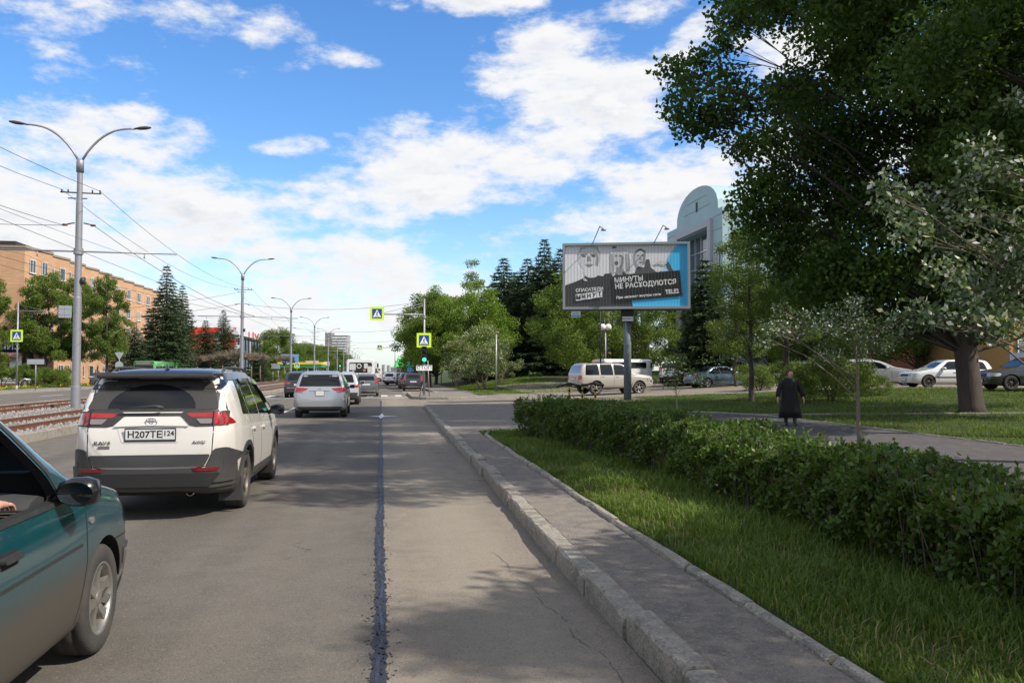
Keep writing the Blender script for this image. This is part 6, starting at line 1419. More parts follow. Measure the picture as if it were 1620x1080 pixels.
ang = math.atan2(.95, bl_ - .35)
rr = random.Random(4)
for i in range(nb):
    for j in range(5):
        for q in (1.45, 3.75):
            if j == 0 and i == 0: continue
            o = link('window', rr.choice((WM, WM2, WM3)), bb); x = .95 * q / (bl_ - .35)
            o.location = (x + .02, i * bl_ + q, 1.75 + 3.0 * j); o.rotation_euler = (0, 0, R(90) - ang)
b = MB(); b.prism([(0.03, -.5), (1.2, -.5), (1.4, 5.2), (.99, 5.2)], 0, 3.2); b.build('plaster_base', M_plast, bb)
b = MB(); b.box((-1.6, -1.0, 4.4), (5.5, 6.0, .9)); b.box((-.2, -2.0, 3.5), (2.4, 4.2, .5), mi=1); b.box((-1.6, -1.0, 1.9), (4.2, 4.0, 3.6), mi=2)
b.build('entrance_canopy', [mat('sign_navy', (.02, .03, .09), .5), mat('canopy_pink', (.45, .24, .22), .8), M_plast], bb)
text_mesh('sign_lettering', 'СТЕ', 1.0, P_wh, bb, (-3.0, -4.03, 4.35), (R(90), 0, 0), .02, bold=.01); text_mesh('sign_lettering', 'ЭЛИЗ', 1.0, P_wh, bb, (-.1, -4.03, 4.35), (R(90), 0, 0), .02, bold=.01)
b = MB(); b.box((.6, -3.2, 2.6), (1.2, .2, 1.7)); b.build('notice_board', P_silver2, bb)
b = MB(); b.box((1.35, -1.6, 3.2), (.2, 1.6, 3.2)); b.build('side_sign', M_clad, bb)
# red shop with a glass side
rsn = thing('shop_building', 'red fronted shop with a big white letter and tall glass side panels', 'building', (-33, 200, 0))
b = MB(); b.box((-9, 17, 4.9), (18, 34, 9.8)); b.box((-9, 17, 10.0), (18.8, 35, .5), mi=1); b.build('wall', [mat('shop_grey', (.30, .33, .36), .7), M_clad], rsn)
b = MB(); b.box((-9.5, -.2, 8.3), (18.4, .3, 7.2)); b.build('fascia', mat('shop_red', (.62, .035, .02), .5), rsn)
text_mesh('sign_letter', 'С', 8.0, P_wh, rsn, (-2.2, -.4, 8.2), (R(90), 0, 0), .03, bold=.25)
text_mesh('sign_letter', 'О', 5.0, P_wh, rsn, (-14.6, -.4, 8.0), (R(90), 0, 0), .03, bold=.15)
for i in range(7):
    b = MB(); b.box((.08, 2.5 + i * 4.9, 5.6), (.14, 3.9 if i % 3 else 4.3, 7.6)); b.build('glass_panel', mat('panel_blue_grey', (.22, .30, .38), .15, coat=.5) if i % 3 else mat('panel_pale', (.50, .55, .60), .2), rsn)
b = MB()
for i in range(8): b.box((.25, .15 + i * 4.85, 5.2), (.4, .35, 9.2))
b.build('pillars', M_clad, rsn)
text_mesh('roof_sign', 'Цу', 2.3, mat('sign_red', (.65, .05, .04), .5), rsn, (-1.0, 31, 11.3), (R(90), 0, R(10)), .1, bold=.08)
# blocks further along
def block(name, label, cat, px0, px1, pyt, d, depth, wm, floors, nwin, rz=0, base=0., roof=None, bands=None, group=None, wmesh=None, ws=1.0):
    (x0, y0), (x1, y1) = at(px0, d), at(px1, d); w = math.hypot(x1 - x0, y1 - y0); h = zat(pyt, d) - base
    t = thing(name, label, cat, (x0, y0, base), math.atan2(y1 - y0, x1 - x0) + rz, group)
    b = MB(); b.box((w / 2, depth / 2, h / 2), (w, depth, h)); b.build('wall', wm, t)
    b = MB(); b.box((w / 2, depth / 2, h + .2), (w + .5, depth + .5, .4)); b.build('roof', roof or M_clad, t)
    if bands:
        for i in range(floors): 
            b = MB(); b.box((w / 2, -.5, h * (i + .25) / floors), (w * .9, 1.0, h / floors * .38)); b.build('balcony', bands, t)
    elif nwin:
        for i in range(floors):
            for j in range(nwin):
                o = link('window', wmesh or WM, t); o.location = (w * (j + .5) / nwin, -.04, h * (i + .5) / floors); o.scale = (ws, 1, ws)
    return t, w, h
tb = mat('tower_white', (.80, .80, .79), .8, var=.3, vscale=.2)
t, w, h = block('tower_block', 'white fourteen storey tower with balconies far down the street', 'building', 524, 549, 531, 900, 18, mat('tower_grey', (.33, .33, .34), .8), 14, 0, bands=tb)
block('tower_block', 'grey slab attached to the left of the white balcony tower', 'building', 514, 524, 527, 899, 16, mat('tower_side', (.28, .27, .27), .8), 14, 3, ws=1.4)
block('apartment_building', 'tan block with brown roof below the white tower', 'building', 484, 520, 549, 330, 14, mat('tan_wall', (.42, .27, .18), .9, var=.3), 4, 8, roof=mat('brown_roof', (.16, .08, .06), .8))
block('apartment_building', 'pale block with dark pitched roof beside the tan one', 'building', 470, 492, 545, 420, 14, mat('cream_wall', (.50, .42, .32), .9, var=.3), 4, 6)
for i, (a_, c_, t_, d_) in enumerate(((604, 608, 577, 1900), (612, 616, 578, 1700), (618, 627, 581, 1500), (628, 640, 583, 1400), (596, 603, 582, 1600))):
    block('distant_building', ['narrow grey tower on the horizon above the small bus', 'second grey tower just right of the narrow one', 'low grey block on the horizon', 'wide grey block behind the green roof', 'grey block behind the white minibus'][i], 'building', a_, c_, t_, d_, 15, mat('far_wall', (.34, .34, .34), .9), 9, 0, bands=mat('far_band', (.5, .5, .49), .9))  # far walls and bands are plain neutral grey
gr, w, h = block('shop_building', 'green roofed kiosk far up the right pavement', 'building', 627, 648, 580, 300, 8, mat('kiosk_wall', (.45, .45, .4), .8), 1, 3)
b = MB(); b.add([(-1, -1.5, h), (w + 3, -1.5, h), (w * .75, 1.5, h + 3.2), (w * .1, 1.5, h + 3.2), (-1, 8, h), (w + 3, 8, h)], [(0, 1, 2, 3), (3, 2, 5, 4), (0, 3, 4), (1, 5, 2)]); b.build('green_roof', mat('green_roof', (.06, .50, .10), .5), gr)
# pale blue office building with a rounded gable
ob = thing('office_building', 'pale blue office building with rounded gable and big recessed glass wall', 'building', (30, 69.6, .8))
M_mint = mat('mint_panel', (.34, .47, .50), .55, var=.2, vscale=.4)
hE = 15.6; Rg = 5.3; yc = 6.2
prof = [(0, 0), (0, hE)] + [(yc - Rg * math.cos(R(a)), hE + .25 + 3.0 * math.sin(R(a)) ** .8) for a in range(0, 181, 12)] + [(14.4, hE), (14.4, 0)]
MX = Matrix(((0, 0, 1), (1, 0, 0), (0, 1, 0)))    # (y, z, depth) -> world
# facade with opening for the glass wall
gy0, gy1, gz0, gz1 = 2.9, 10.9, 1.5, 14.2
def fac(poly, x0, x1, b, mi=0): b.prism(poly, x0, x1, mi, M=MX)
b = MB()
fac([(0, 0), (gy0, 0), (gy0, hE), (0, hE)], 0, 12, b); fac([(gy1, 0), (14.4, 0), (14.4, hE), (gy1, hE)], 0, 12, b)
fac([(gy0, gz1), (gy1, gz1), (gy1, hE), (gy0, hE)], 0, 12, b); fac([(gy0, 0), (gy1, 0), (gy1, gz0), (gy0, gz0)], 0, 12, b)
fac([(yc - Rg * math.cos(R(a)), hE + 3.0 * max(math.sin(R(a)), 0) ** .8) for a in range(0, 181, 12)], 0, 12, b)
b.build('wall', M_mint, ob)
b = MB(); 
for i in range(1, 13):
    z = i * 1.25
    for a_, c_ in (((0, gy0), (gy1, 14.4)) if z < gz1 else ((0, 14.4),)): b.box((-.012, (a_ + c_) / 2, z), (.02, c_ - a_, .045))
for z in (16.4, 17.4): b.box((-.012, yc, z), (.02, 6.6 if z < 17 else 5, .045))
for i in range(1, 12): b.box((7.5, -.012, i * 1.25), (14, .02, .045))
b.build('panel_joint', mat('joint', (.22, .32, .33), .8), ob)
b = MB(); M_gf = mat('grey_surround', (.42, .42, .45), .7)
b.box((-.1, gy0 - .35, (gz0 + gz1) / 2), (.35, .7, gz1 - gz0 + 1.4)); b.box((-.1, gy1 + .35, (gz0 + gz1) / 2), (.35, .7, gz1 - gz0 + 1.4)); b.box((-.1, (gy0 + gy1) / 2, gz1 + .4), (.35, gy1 - gy0, .6)); b.build('surround', M_gf, ob)
b = MB(); b.box((1.2, (gy0 + gy1) / 2, (gz0 + gz1) / 2), (.1, gy1 - gy0, gz1 - gz0)); b.build('glass_wall', mat('curtain_glass', (.10, .13, .17), .05, spec=1., metal=.35), ob)
b = MB()
for i in range(6): b.box((1.1, gy0 + (gy1 - gy0) * i / 5, (gz0 + gz1) / 2), (.12, .12, gz1 - gz0))
for i in range(9): b.box((1.1, (gy0 + gy1) / 2, gz0 + (gz1 - gz0) * i / 8), (.11, gy1 - gy0, .10))
b.build('mullions', P_silver2, ob)
for y, z in ((13, 11), (13, 7.5), (1.2, 11), (1.2, 7.5), (1.2, 4)): o = link('window', WM, ob); o.location = (-.04, y, z); o.rotation_euler = (0, 0, R(-90))
for x in (3, 6, 9):
    for z in (3, 6.5, 10, 13.4): o = link('window', WM, ob); o.location = (x, -.04, z)
b = MB(); b.box((-.02, 6.0, 16.7), (.06, .35, .9)); b.build('vent', M_ink, ob)
pt = thing('portico', 'grey rounded porch with two cream columns below the billboard', 'building', (26, 80, .8))
b = MB(); b.lathe([(0, 7.2), (4.6, 7.2), (4.6, 8.6), (0, 8.6)], 28); b.build('canopy', M_gf, pt, smooth_angle=30)
for x, y in ((-3.4, -1.5), (-1.0, -3.6), (2.6, -3.2)): b = MB(); b.lathe([(.45, 0), (.42, 6.8), (.6, 7.0), (.6, 7.2)], 16); b.build('column', mat('cream_column', (.55, .50, .40), .8), pt, loc=(x, y, 0))
block('apartment_building', 'peach coloured house glimpsed under the billboard behind the trees', 'building', 935, 1006, 486, 118, 12, mat('peach_wall', (.62, .38, .20), .9, var=.3), 3, 5, base=.8)
oc, w, h = block('apartment_building', 'ochre and blue banded house at the right edge behind the black car', 'building', 1597, 1760, 180, 50, 12, mat('ochre_wall', (.40, .24, .08), .9, var=.4), 4, 3, base=.8)
b = MB(); b.box((w / 2, -.06, 1.0), (w + .1, .1, 2.0)); b.box((w / 2, -.06, 8.3), (w + .1, .1, 1.2), mi=0); b.build('band', mat('band_blue', (.12, .17, .24), .8), oc)
block('apartment_building', 'pinkish red low house behind the white estate car', 'building', 1445, 1592, 505, 78, 10, mat('red_wall', (.45, .14, .09), .9, var=.4), 2, 8, base=.8)
block('apartment_building', 'pale turquoise low building behind the silver hatchback', 'building', 1180, 1446, 500, 92, 10, mat('turq_wall', (.45, .62, .62), .8, var=.3), 3, 11, base=.8)
# dark fence with stone plinth behind the island lawn
fn = thing('fence', 'dark metal picket fence on a pale plinth behind the apple trees', 'fence', (0, 0, 0))
(fx0, fy0), (fx1, fy1) = at(800, 87), at(1010, 84); n = 150; b = MB(); pb_ = MB(); fb = MB()
L_ = math.hypot(fx1 - fx0, fy1 - fy0); ra = math.atan2(fy1 - fy0, fx1 - fx0)
for i in range(n):
    t = i / n; b.box((fx0 + (fx1 - fx0) * t, fy0 + (fy1 - fy0) * t, 2.35), (.03, .03, 2.3))
for z in (1.5, 3.3): b.box(((fx0 + fx1) / 2, (fy0 + fy1) / 2, z), (L_, .05, .06), rz=ra)
b.build('pickets', M_ink, fn)
b = MB(); b.box(((fx0 + fx1) / 2, (fy0 + fy1) / 2, 1.05), (L_, .3, .3), rz=ra); b.build('plinth', M_conc, fn)
for i in range(8): t = i / 7; b = MB(); b.box((fx0 + (fx1 - fx0) * t, fy0 + (fy1 - fy0) * t, 2.2), (.25, .25, 2.8), tp=(.8, .8)); b.build('post', M_clad, fn)
b = MB(); (a1, a2), (c1, c2) = at(812, 92), at(905, 92); b.box(((a1 + c1) / 2, (a2 + c2) / 2, 2.4), (math.hypot(c1 - a1, c2 - a2), 3, 3.4)); b.box(((a1 + c1) / 2, (a2 + c2) / 2, 4.2), (math.hypot(c1 - a1, c2 - a2) + .6, 3.6, .2))
tag(b.build('shed', M_clad), 'dark shed behind the picket fence under the spruces', 'shed')
# ================================================================== POLES, SIGNS, WIRES
M_galv = mat('galvanised_steel', (.34, .34, .36), .5, .55, var=.4, vscale=2)
M_pole = mat('painted_pole', (.13, .16, .18), .5, var=.4, vscale=3)
LX = -12.5; LY = [36.8 + 41.3 * i for i in range(12)]
lp = thing('street_lamp', 'nearest twin armed lamp post in the tram bed, left of the white suv', 'street lamp', (LX, LY[0], .14), 0, 'twin armed lamp posts along the tram bed')
b = MB(); b.tube([(0, 0, 0), (0, 0, .9), (0, 0, .92), (0, 0, 4.6), (0, 0, 4.62), (0, 0, 8.6), (0, 0, 8.62), (0, 0, 10.3)], [.19, .188, .165, .155, .142, .13, .115, .105], 16); b.build('pole', M_galv, lp, smooth_angle=30)
b = MB(); b.lathe([(.0, 9.85), (.15, 9.85), (.15, 10.3), (.10, 10.4), (0, 10.4)], 14); b.build('collar', M_galv, lp)
for s in (1, -1):
    pts = [(s * .04, 0, 10.3)] + [(s * (.08 + 2.08 * t), 0, 10.4 + 1.38 * (1 - (1 - t) ** 2.6)) for t in [i / 10 for i in range(1, 11)]]; b = MB(); b.tube(pts, [.05] * 6 + [.04] * 5, 8); b.build('arm', M_galv, lp)
    b = MB(); b.lathe([(0, -.36), (.07, -.32), (.13, -.12), (.12, .1), (.06, .28), (.04, .36)], 12, axis='X'); b.v = [(x * -s, y, z * .55) for x, y, z in b.v]; o = b.build('lamp_head', M_clad, lp, loc=(s * 2.45, 0, 11.83)); o.rotation_euler = (0, -s * R(7), 0)
b = MB(); b.tube([(-3.9, 0, 6.55), (3.9, 0, 6.5)], .035, 8); 
for x in (-3.1, 2.6, -1.6): b.tube([(x, 0, 6.52), (x, .0, 6.3)], .02, 6); b.tube([(x, -.15, 6.3), (x, .15, 6.3)], .015, 6)
b.lathe([(.19, 6.4), (.19, 6.65)], 14); b.build('cross_arm', M_galv, lp)
b = MB(); b.tube([(-.75, 0, 9.0), (.85, 0, 8.97)], .03, 6); b.tube([(-.45, 0, 8.75), (.3, 0, 8.75)], .025, 6)
for x in (-.7, -.45, .5, .8): b.tube([(x, 0, 8.98), (x, 0, 9.12)], .03, 6)
b.build('bracket', M_clad, lp)
for s in (1, -1): b = MB(); b.tube([(s * .18, 0, 7.72), (s * .5, 0, 7.65)], [.03, .03], 6); b.lathe([(0, -.1), (.05, -.09), (.05, .09), (0, .1)], 8, axis='X', c=(s * .55, 0, 7.63)); b.build('insulator', mat('insulator_brown', (.12, .05, .03), .4), lp)
b = MB(); b.lathe([(.0, -.07), (.15, -.06), (.16, .06), (0, .07)], 16, axis='X', c=(.2, 0, 5.3)); b.build('junction_box', M_clad, lp)
ords = ['second', 'third', 'fourth', 'fifth', 'sixth', 'seventh', 'eighth', 'ninth', 'tenth', 'eleventh', 'twelfth']
for i, y in enumerate(LY[1:]): copy_tree(lp, (LX, y, .14), None, f'{ords[i]} twin armed lamp post in the row receding along the tram bed', None)
b = MB(); b.box((.0, -.2, 2.8), (.1, .02, .28)); 
M_cable = mat('cable', (.03, .03, .032), .7)
CABN = [0]
def cable(pts_or_a, b_=None, sag=.4, r=.011, label='', group=None, n=14):
    a = Vector(pts_or_a); c = Vector(b_)
    pts = [a.lerp(c, t / n) - Vector((0, 0, 4 * sag * (t / n) * (1 - t / n))) for t in range(n + 1)]
    m = MB(); m.tube(pts, r, 5); o = m.build('cable', M_cable); tag(o, label, 'cable', group); return o
Y0 = LY[0] - 41.3
Ys = [Y0] + LY
for nm, dx, z, sg in (('left top', -.7, 9.25, .9), ('right top', .8, 9.22, .9)):
    m = MB()
    for a, c in zip(Ys, Ys[1:]):
        P_ = [Vector((LX + dx, a, z)).lerp(Vector((LX + dx, c, z)), t / 10) - Vector((0, 0, 4 * sg * (t / 10) * (1 - t / 10))) for t in range(11)]; m.tube(P_, .010, 5)
    tag(m.build('cable', M_cable), f'sagging power cable strung on the {nm} bracket of the lamp posts', 'cable', 'power cables between the lamp posts')
for nm, x, z in (('near', -10.0, 5.7), ('far', -14.45, 5.75)):
    m = MB(); m.tube([(x, -5, z), (x, 480, z)], .008, 5); 
    for a, c in zip(Ys, Ys[1:]):
        P_ = [Vector((x, a, z + .7)).lerp(Vector((x, c, z + .7)), t / 10) - Vector((0, 0, 4 * .5 * (t / 10) * (1 - t / 10))) for t in range(11)]; m.tube(P_, .006, 5)
    tag(m.build('overhead_wire', M_cable), f'tram contact wire over the {nm} pair of rails', 'cable', 'tram overhead wires')
# span wires between the posts and the kerb sides
cable((LX - .6, LY[0], 7.75), (-30.5, LY[0] - 3, 8.8), .5, .012, 'span wire from the nearest lamp post to the far pavement side')
cable((LX - .6, LY[0], 7.75), (-10, LY[0] - 22, 5.8), .1, .010, 'guy wire from the nearest lamp post back over the tram tracks')
cable((LX + .6, LY[0], 7.75), (-9.8, LY[0] + 30, 6.0), .5, .012, 'guy wire from the nearest lamp post forward to the near contact wire')
cable((LX - .6, LY[1], 7.75), (-31, LY[1] + 3, 6.3), .4, .014, 'span wire from the second lamp post to the far pavement')
cable((LX - .6, LY[1], 8.8), (-31.5, LY[1] + 8, 7.3), .3, .014, 'upper span wire from the second lamp post to the far side')
cable((LX + .6, LY[1], 7.75), (2.7, 76, 7.9), .5, .014, 'long span wire crossing the street from the second lamp post')
cable((LX + .6, LY[2], 7.75), (4.2, 118, 7.9), .6, .016, 'span wire crossing the street at the third lamp post')
cable((LX + .6, LY[3], 7.75), (4.2, 162, 7.9), .6, .018, 'span wire crossing the street at the fourth lamp post')
cable((LX + .6, LY[4], 7.75), (4.2, 200, 7.9), .6, .02, 'span wire crossing the street at the fifth lamp post')
cable((-31, 20, 11), (-11, 130, 9), 1.4, .016, 'long diagonal cable sagging over the tram tracks from the left edge')
# --- pedestrian crossing signs
M_yg = mat('fluorescent_yellow', (.62, .85, .02), .5); M_bl = mat('sign_blue', (.012, .05, .28), .5); M_sw = mat('sign_white', (.82, .82, .82), .5); M_back = mat('sign_back', (.36, .38, .40), .55, .3)
def crossing_sign(parent, loc, s=.84, name='crossing_sign', rz=0):
    """faces -Y"""
    t = bpy.data.objects.new(name, None); COL.objects.link(t); t.parent = parent; t.location = loc; t.rotation_euler = (0, 0, rz); t.empty_display_size = .1
    MZ = Matrix(((1, 0, 0), (0, 0, -1), (0, 1, 0)))
    b = MB(); b.prism(rrect(s, s, .05), 0, .02, M=MZ); b.build('border', M_yg, t); b = MB(); b.prism(rrect(s, s, .05), -.006, -.001, M=MZ); b.build('back', M_back, t)
    q = s * .70; b = MB(); b.prism(rrect(q, q, .02), .0201, .023, M=MZ); b.build('blue_field', M_bl, t)
    b = MB(); b.prism([(-q * .42, -q * .38), (q * .42, -q * .38), (0, q * .42)], .0235, .026, M=MZ); b.build('triangle', M_sw, t)
    b = MB(); u = q * .5
    b.prism([(u * .10 * math.cos(R(a)) + .02, u * .10 * math.sin(R(a)) + u * .36) for a in range(0, 360, 40)], .0265, .029, M=MZ)
    for p0, p1, w in (((.02, .26), (-.02, -.06), .15), ((-.02, -.06), (.22, -.6), .10), ((-.02, -.06), (-.24, -.6), .10), ((.0, .2), (.22, -.05), .07), ((.0, .2), (-.2, -.02), .07)):
        P0, P1 = Vector(p0) * u, Vector(p1) * u; d = (P1 - P0).normalized(); nn = Vector((-d.y, d.x)) * w * u / 2
        b.prism([tuple(P0 + nn), tuple(P0 - nn), tuple(P1 - nn), tuple(P1 + nn)], .0265, .029, M=MZ)
    for i in range(-2, 3): b.prism([(i * u * .26 - u * .08, -u * .74), (i * u * .26 + u * .04, -u * .74), (i * u * .2 + u * .04, -u * .62), (i * u * .2 - u * .04, -u * .62)], .0265, .029, M=MZ)
    b.build('walking_figure', M_ink, t); return t
tx, ty = at(671, 50.5)
tp_ = thing('traffic_light', 'traffic light post with green lamp, crossing signs and stop plate on the island', 'traffic light', (tx, ty, .15))
b = MB(); b.tube([(0, 0, 0), (0, 0, 5.95)], [.07, .055], 12); b.lathe([(.11, 4.75), (.11, 4.95)], 12); b.tube([(.35, .5, 0), (.25, .45, 2.2)], .03, 8); b.tube([(-.28, -.02, 0), (0, 0, .9)], .03, 8); b.box((0, 0, .05), (.35, .35, .1)); b.build('pole', M_galv, tp_)
b = MB(); b.tube([(.0, 0, 5.0), (-2.9, 0, 4.98)], .035, 8); b.tube([(0, 0, 5.7), (-2.6, 0, 5.02)], .012, 6); b.tube([(0, 0, 5.6), (-1.6, 0, 5.0)], .012, 6); b.build('overhang_arm', M_galv, tp_)
crossing_sign(tp_, (-2.85, -.05, 5.02)); crossing_sign(tp_, (-.02, -.12, 3.42), .88)
b = MB(); b.box((0, -.16, 2.56), (.30, .18, .98)); o = b.build('signal_housing', M_ink, tp_); bv = o.modifiers.new('b', 'BEVEL'); bv.width = .04; bv.segments = 3
M_go = mat('green_signal', (.05, .5, .35), .4, emit=(.10, 1.0, .62, 1.1)); M_off = mat('unlit_lens', (.06, .07, .07), .25)
for z, m_ in ((2.86, M_off), (2.56, M_off), (2.24, M_go)):
    b = MB(); b.lathe([(0, -.27), (.12, -.26), (.13, -.24)], 20, axis='Y', c=(0, 0, z)); b.build('lamp', m_, tp_)
    b = MB(); n_ = 10; V = [];
    for i in range(n_ + 1):
        a = R(200 - 220 * i / n_); V += [(.145 * math.cos(a), -.25, z + .145 * math.sin(a)), (.145 * math.cos(a), -.42 if 1 < i < n_ - 1 else -.3, z + .145 * math.sin(a))]
    b.add(V, [(2 * i, 2 * i + 1, 2 * i + 3, 2 * i + 2) for i in range(n_)]); b.build('visor', M_ink, tp_)
b = MB(); b.box((0, -.12, 1.74), (.98, .03, .34)); b.box((0, -.137, 1.74), (.96, .006, .32), mi=1); b.build('stop_plate', [M_ink, M_sw], tp_)
text_mesh('stop_lettering', 'СТОП', .29, M_ink, tp_, (0, -.142, 1.745), (R(90), 0, 0), .002, bold=.001, sx=1.1)
# far distant overhanging sign
fx, fy = at(625, 125); f2 = thing('traffic_sign', 'distant crossing sign hanging over the lane above the small bus', 'sign', (fx, fy, 0)); b = MB(); b.tube([(0, 0, 0), (0, 0, 5.6)], .07, 8); b.tube([(0, 0, 5.3), (-2.6, 0, 5.3)], .04, 8); b.build('pole', M_galv, f2); crossing_sign(f2, (-2.3, -.08, 5.3), .84)
# left crossing sign and its overhang seen from behind
px_, py_ = at(27, 71); s1 = thing('traffic_sign', 'crossing sign with yellow border on a tall post beside the round bush', 'sign', (px_, py_, .13))
b = MB(); b.tube([(0, 0, 0), (0, 0, 7.5)], [.075, .06], 10); b.tube([(0, 0, 6.75), (4.0, -.3, 6.7)], .035, 8); b.tube([(0, 0, 7.3), (2.4, -.2, 6.75)], .012, 6); b.lathe([(.13, 0), (.12, .3), (.08, .35)], 10); b.build('pole', M_galv, s1)
crossing_sign(s1, (-.02, -.12, 4.6), 1.05, rz=R(-8))
b = MB(); b.box((3.9, -.36, 6.7), (1.05, .03, 1.05)); b.box((3.9, -.385, 6.7), (.05, .02, .9)); 
for z in (6.45, 6.95): b.box((3.9, -.385, z), (.9, .02, .04))
b.build('sign_back', M_back, s1)
px_, py_ = at(57, 68); s2 = thing('traffic_sign', 'back of a wide low sign on a short post left of the tall lamp post', 'sign', (px_, py_, .13)); b = MB(); b.tube([(0, 0, 0), (0, 0, 2.4)], .04, 8); b.build('post', M_galv, s2); b = MB(); b.box((0, -.05, 2.35), (1.3, .03, .42)); b.build('plate', M_back, s2)
px_, py_ = at(189, 78); s3 = thing('traffic_sign', 'backs of a triangular and a round sign behind the white suv', 'sign', (px_, py_, .13)); b = MB(); b.tube([(0, 0, 0), (0, 0, 3.4)], .035, 8); b.build('post', M_galv, s3)
MZ = Matrix(((1, 0, 0), (0, 0, -1), (0, 1, 0)))
b = MB(); b.prism([(-.42, 3.35), (0, 2.62), (.42, 3.35)], .04, .06, M=MZ); b.build('triangle_plate', M_back, s3); b = MB(); b.prism([(.36 * math.cos(R(a)), 2.15 + .36 * math.sin(R(a))) for a in range(0, 360, 20)], .04, .06, M=MZ); b.build('round_plate', M_back, s3)
for px, d, h, lab in ((785, 62, 4.3, 'plain grey pole on the island lawn in front of the apple trees'), (716, 78, 2.9, 'short grey pole at the kerb of the island lawn'), (698, 92, 3.0, 'thin grey pole behind the short one by the pavement')):
    x, y = at(px, d); t = thing('pole', lab, 'pole', (x, y, Hh(x, y))); b = MB(); b.tube([(0, 0, -.1), (0, 0, h)], .06, 8); b.build('shaft', M_galv, t); b = MB(); b.lathe([(.07, 0), (.07, .06), (0, .1)], 8); b.build('cap', M_clad, t, loc=(0, 0, h))
x, y = at(950, 56); t = thing('pole', 'tall thin black pole behind the champagne off-road suv', 'pole', (x, y, .4)); b = MB(); b.tube([(0, 0, 0), (0, 0, 7)], .05, 8); b.build('shaft', M_ink, t); b = MB(); b.lathe([(.12, 0), (.1, .1), (.05, .14)], 8); b.build('base', M_ink, t)
x, y = at(958, 63); t = thing('globe_lamp', 'garden lamp with two white globes between the billboard post and the lindens', 'street lamp', (x, y, .7)); b = MB(); b.tube([(0, 0, 0), (0, 0, 4.1)], .05, 8); b.tube([(-.18, 0, 4.05), (.18, 0, 4.05)], .03, 6); b.build('post', M_galv, t)
for s in (-1, 1): b = MB(); b.lathe([(0, -.25)] + [(.25 * math.cos(R(a)), .25 * math.sin(R(a))) for a in range(-75, 76, 15)] + [(0, .25)], 16); b.build('globe', mat('opal_globe', (.75, .73, .66), .3), t, loc=(s * .22, 0, 4.35))
x, y = at(940, 60); t = thing('play_figure', 'orange painted playground figure seen above the roof of the off-road suv', 'playground', (x, y, .75)); skin_body('figure', [('a', None, (0, 0, .9), .2), ('b', 'a', (.05, 0, 1.4), .14), ('c', 'b', (.25, 0, 1.8), .07), ('d', 'b', (-.15, 0, 1.75), .09), ('e', 'a', (-.1, 0, 0), .09), ('f', 'a', (.15, 0, 0), .09)], mat('orange_paint', (.55, .14, .05), .6), t, 1)
# barrier posts with folded bars
x, y = at(921, 38.5); t = thing('barrier', 'three yellow and black posts carrying black slanted bars by the hedge end', 'barrier', (x, y, Hh(x, y) - .02), R(-15))
for i, dx in enumerate((-.6, 0, .6)):
    b = MB(); b.box((dx, 0, .42), (.09, .09, .84)); b.build('post', mat('barrier_yellow', (.55, .38, .05), .6, var=.4), t)
    for z in (.12, .38, .64): b = MB(); b.box((dx, 0, z), (.094, .094, .12)); b.build('black_band', M_ink, t)
b = MB(); b.tube([(-1.2, 0, .80), (-.6, 0, .98), (-.05, 0, .84)], .05, 8); b.tube([(-.2, 0, .80), (.45, 0, .98), (1.0, .1, .90)], .05, 8); b.box((-.6, 0, .92), (.28, .14, .16)); b.box((.1, 0, .90), (.3, .14, .12)); b.build('bar', M_ink, t)
# --- the big billboard
BD = 41.0; bxc, byc = at(993, BD); bz = Hh(bxc, byc)
bbd = thing('billboard', 'large billboard with three black and white portraits and a black slogan panel', 'billboard', (bxc, byc, bz), -YAW - R(6))
b = MB(); b.tube([(0, .35, -.1), (0, .35, 4.9)], .19, 20); b.build('post', M_pole, bbd)
BW, BH = 6.02, 3.06; zc = zat(436, BD) - bz
b = MB(); fw_ = .12; cx = -.07
b.box((cx, .0, zc + BH / 2 + fw_ / 2), (BW + 2 * fw_, .34, fw_)); b.box((cx, 0, zc - BH / 2 - fw_ / 2), (BW + 2 * fw_, .34, fw_)); b.box((cx - BW / 2 - fw_ / 2, 0, zc), (fw_, .34, BH)); b.box((cx + BW / 2 + fw_ / 2, 0, zc), (fw_, .34, BH))
b.box((cx, .55, zc), (BW + .3, .5, BH + .3), mi=1); b.build('frame', [mat('frame_grey', (.26, .29, .31), .5), M_clad], bbd)
b = MB(); b.box((0, .3, zc - BH / 2 - .45), (.62, .5, .58)); b.build('control_box', M_ink, bbd); b = MB(); b.box((.02, .03, zc - BH / 2 - .60), (.56, .02, .22)); b.build('owner_plate', M_sw, bbd)
text_mesh('owner_lettering', 'ВИЗАРД', .15, M_ink, bbd, (.02, .015, zc - BH / 2 - .60), (R(90), 0, 0), .001, sx=.9)
b = MB(); b.box((-2.55, 0, zc - BH / 2 - .36), (.46, .03, .30)); b.box((-2.55, -.018, zc - BH / 2 - .44), (.44, .004, .10), mi=1); b.build('small_plate', [M_sw, mat('plate_cyan', (.08, .42, .60), .5)], bbd); text_mesh('small_lettering', 'GALLERY', .10, M_bl, bbd, (-2.55, -.018, zc - BH / 2 - .32), (R(90), 0, 0), .001, sx=.8)
def uv(p): return (cx + (p[0] - 736) / 1297 * BW, zc + (648 - p[1]) / 673 * BH)
LAY = [0]
def art(name, pts, m, smooth=0):
    LAY[0] += 1; P_ = [uv(p) for p in pts]
    if smooth: P_ = rnd(P_, smooth)
    y = -.05 - .0012 * LAY[0]; b = MB(); b.add([(x, y, z) for x, z in P_], [tuple(range(len(P_)))]); return b.build(name, m, bbd)
G = lambda v: mat(f'print_grey_{int(v*100)}', (v, v, v * 1.01), .45)
M_cy = mat('print_cyan', (.07, .55, .95), .45)
art('poster', [(88, 312), (1385, 312), (1385, 985), (88, 985)], G(.78))
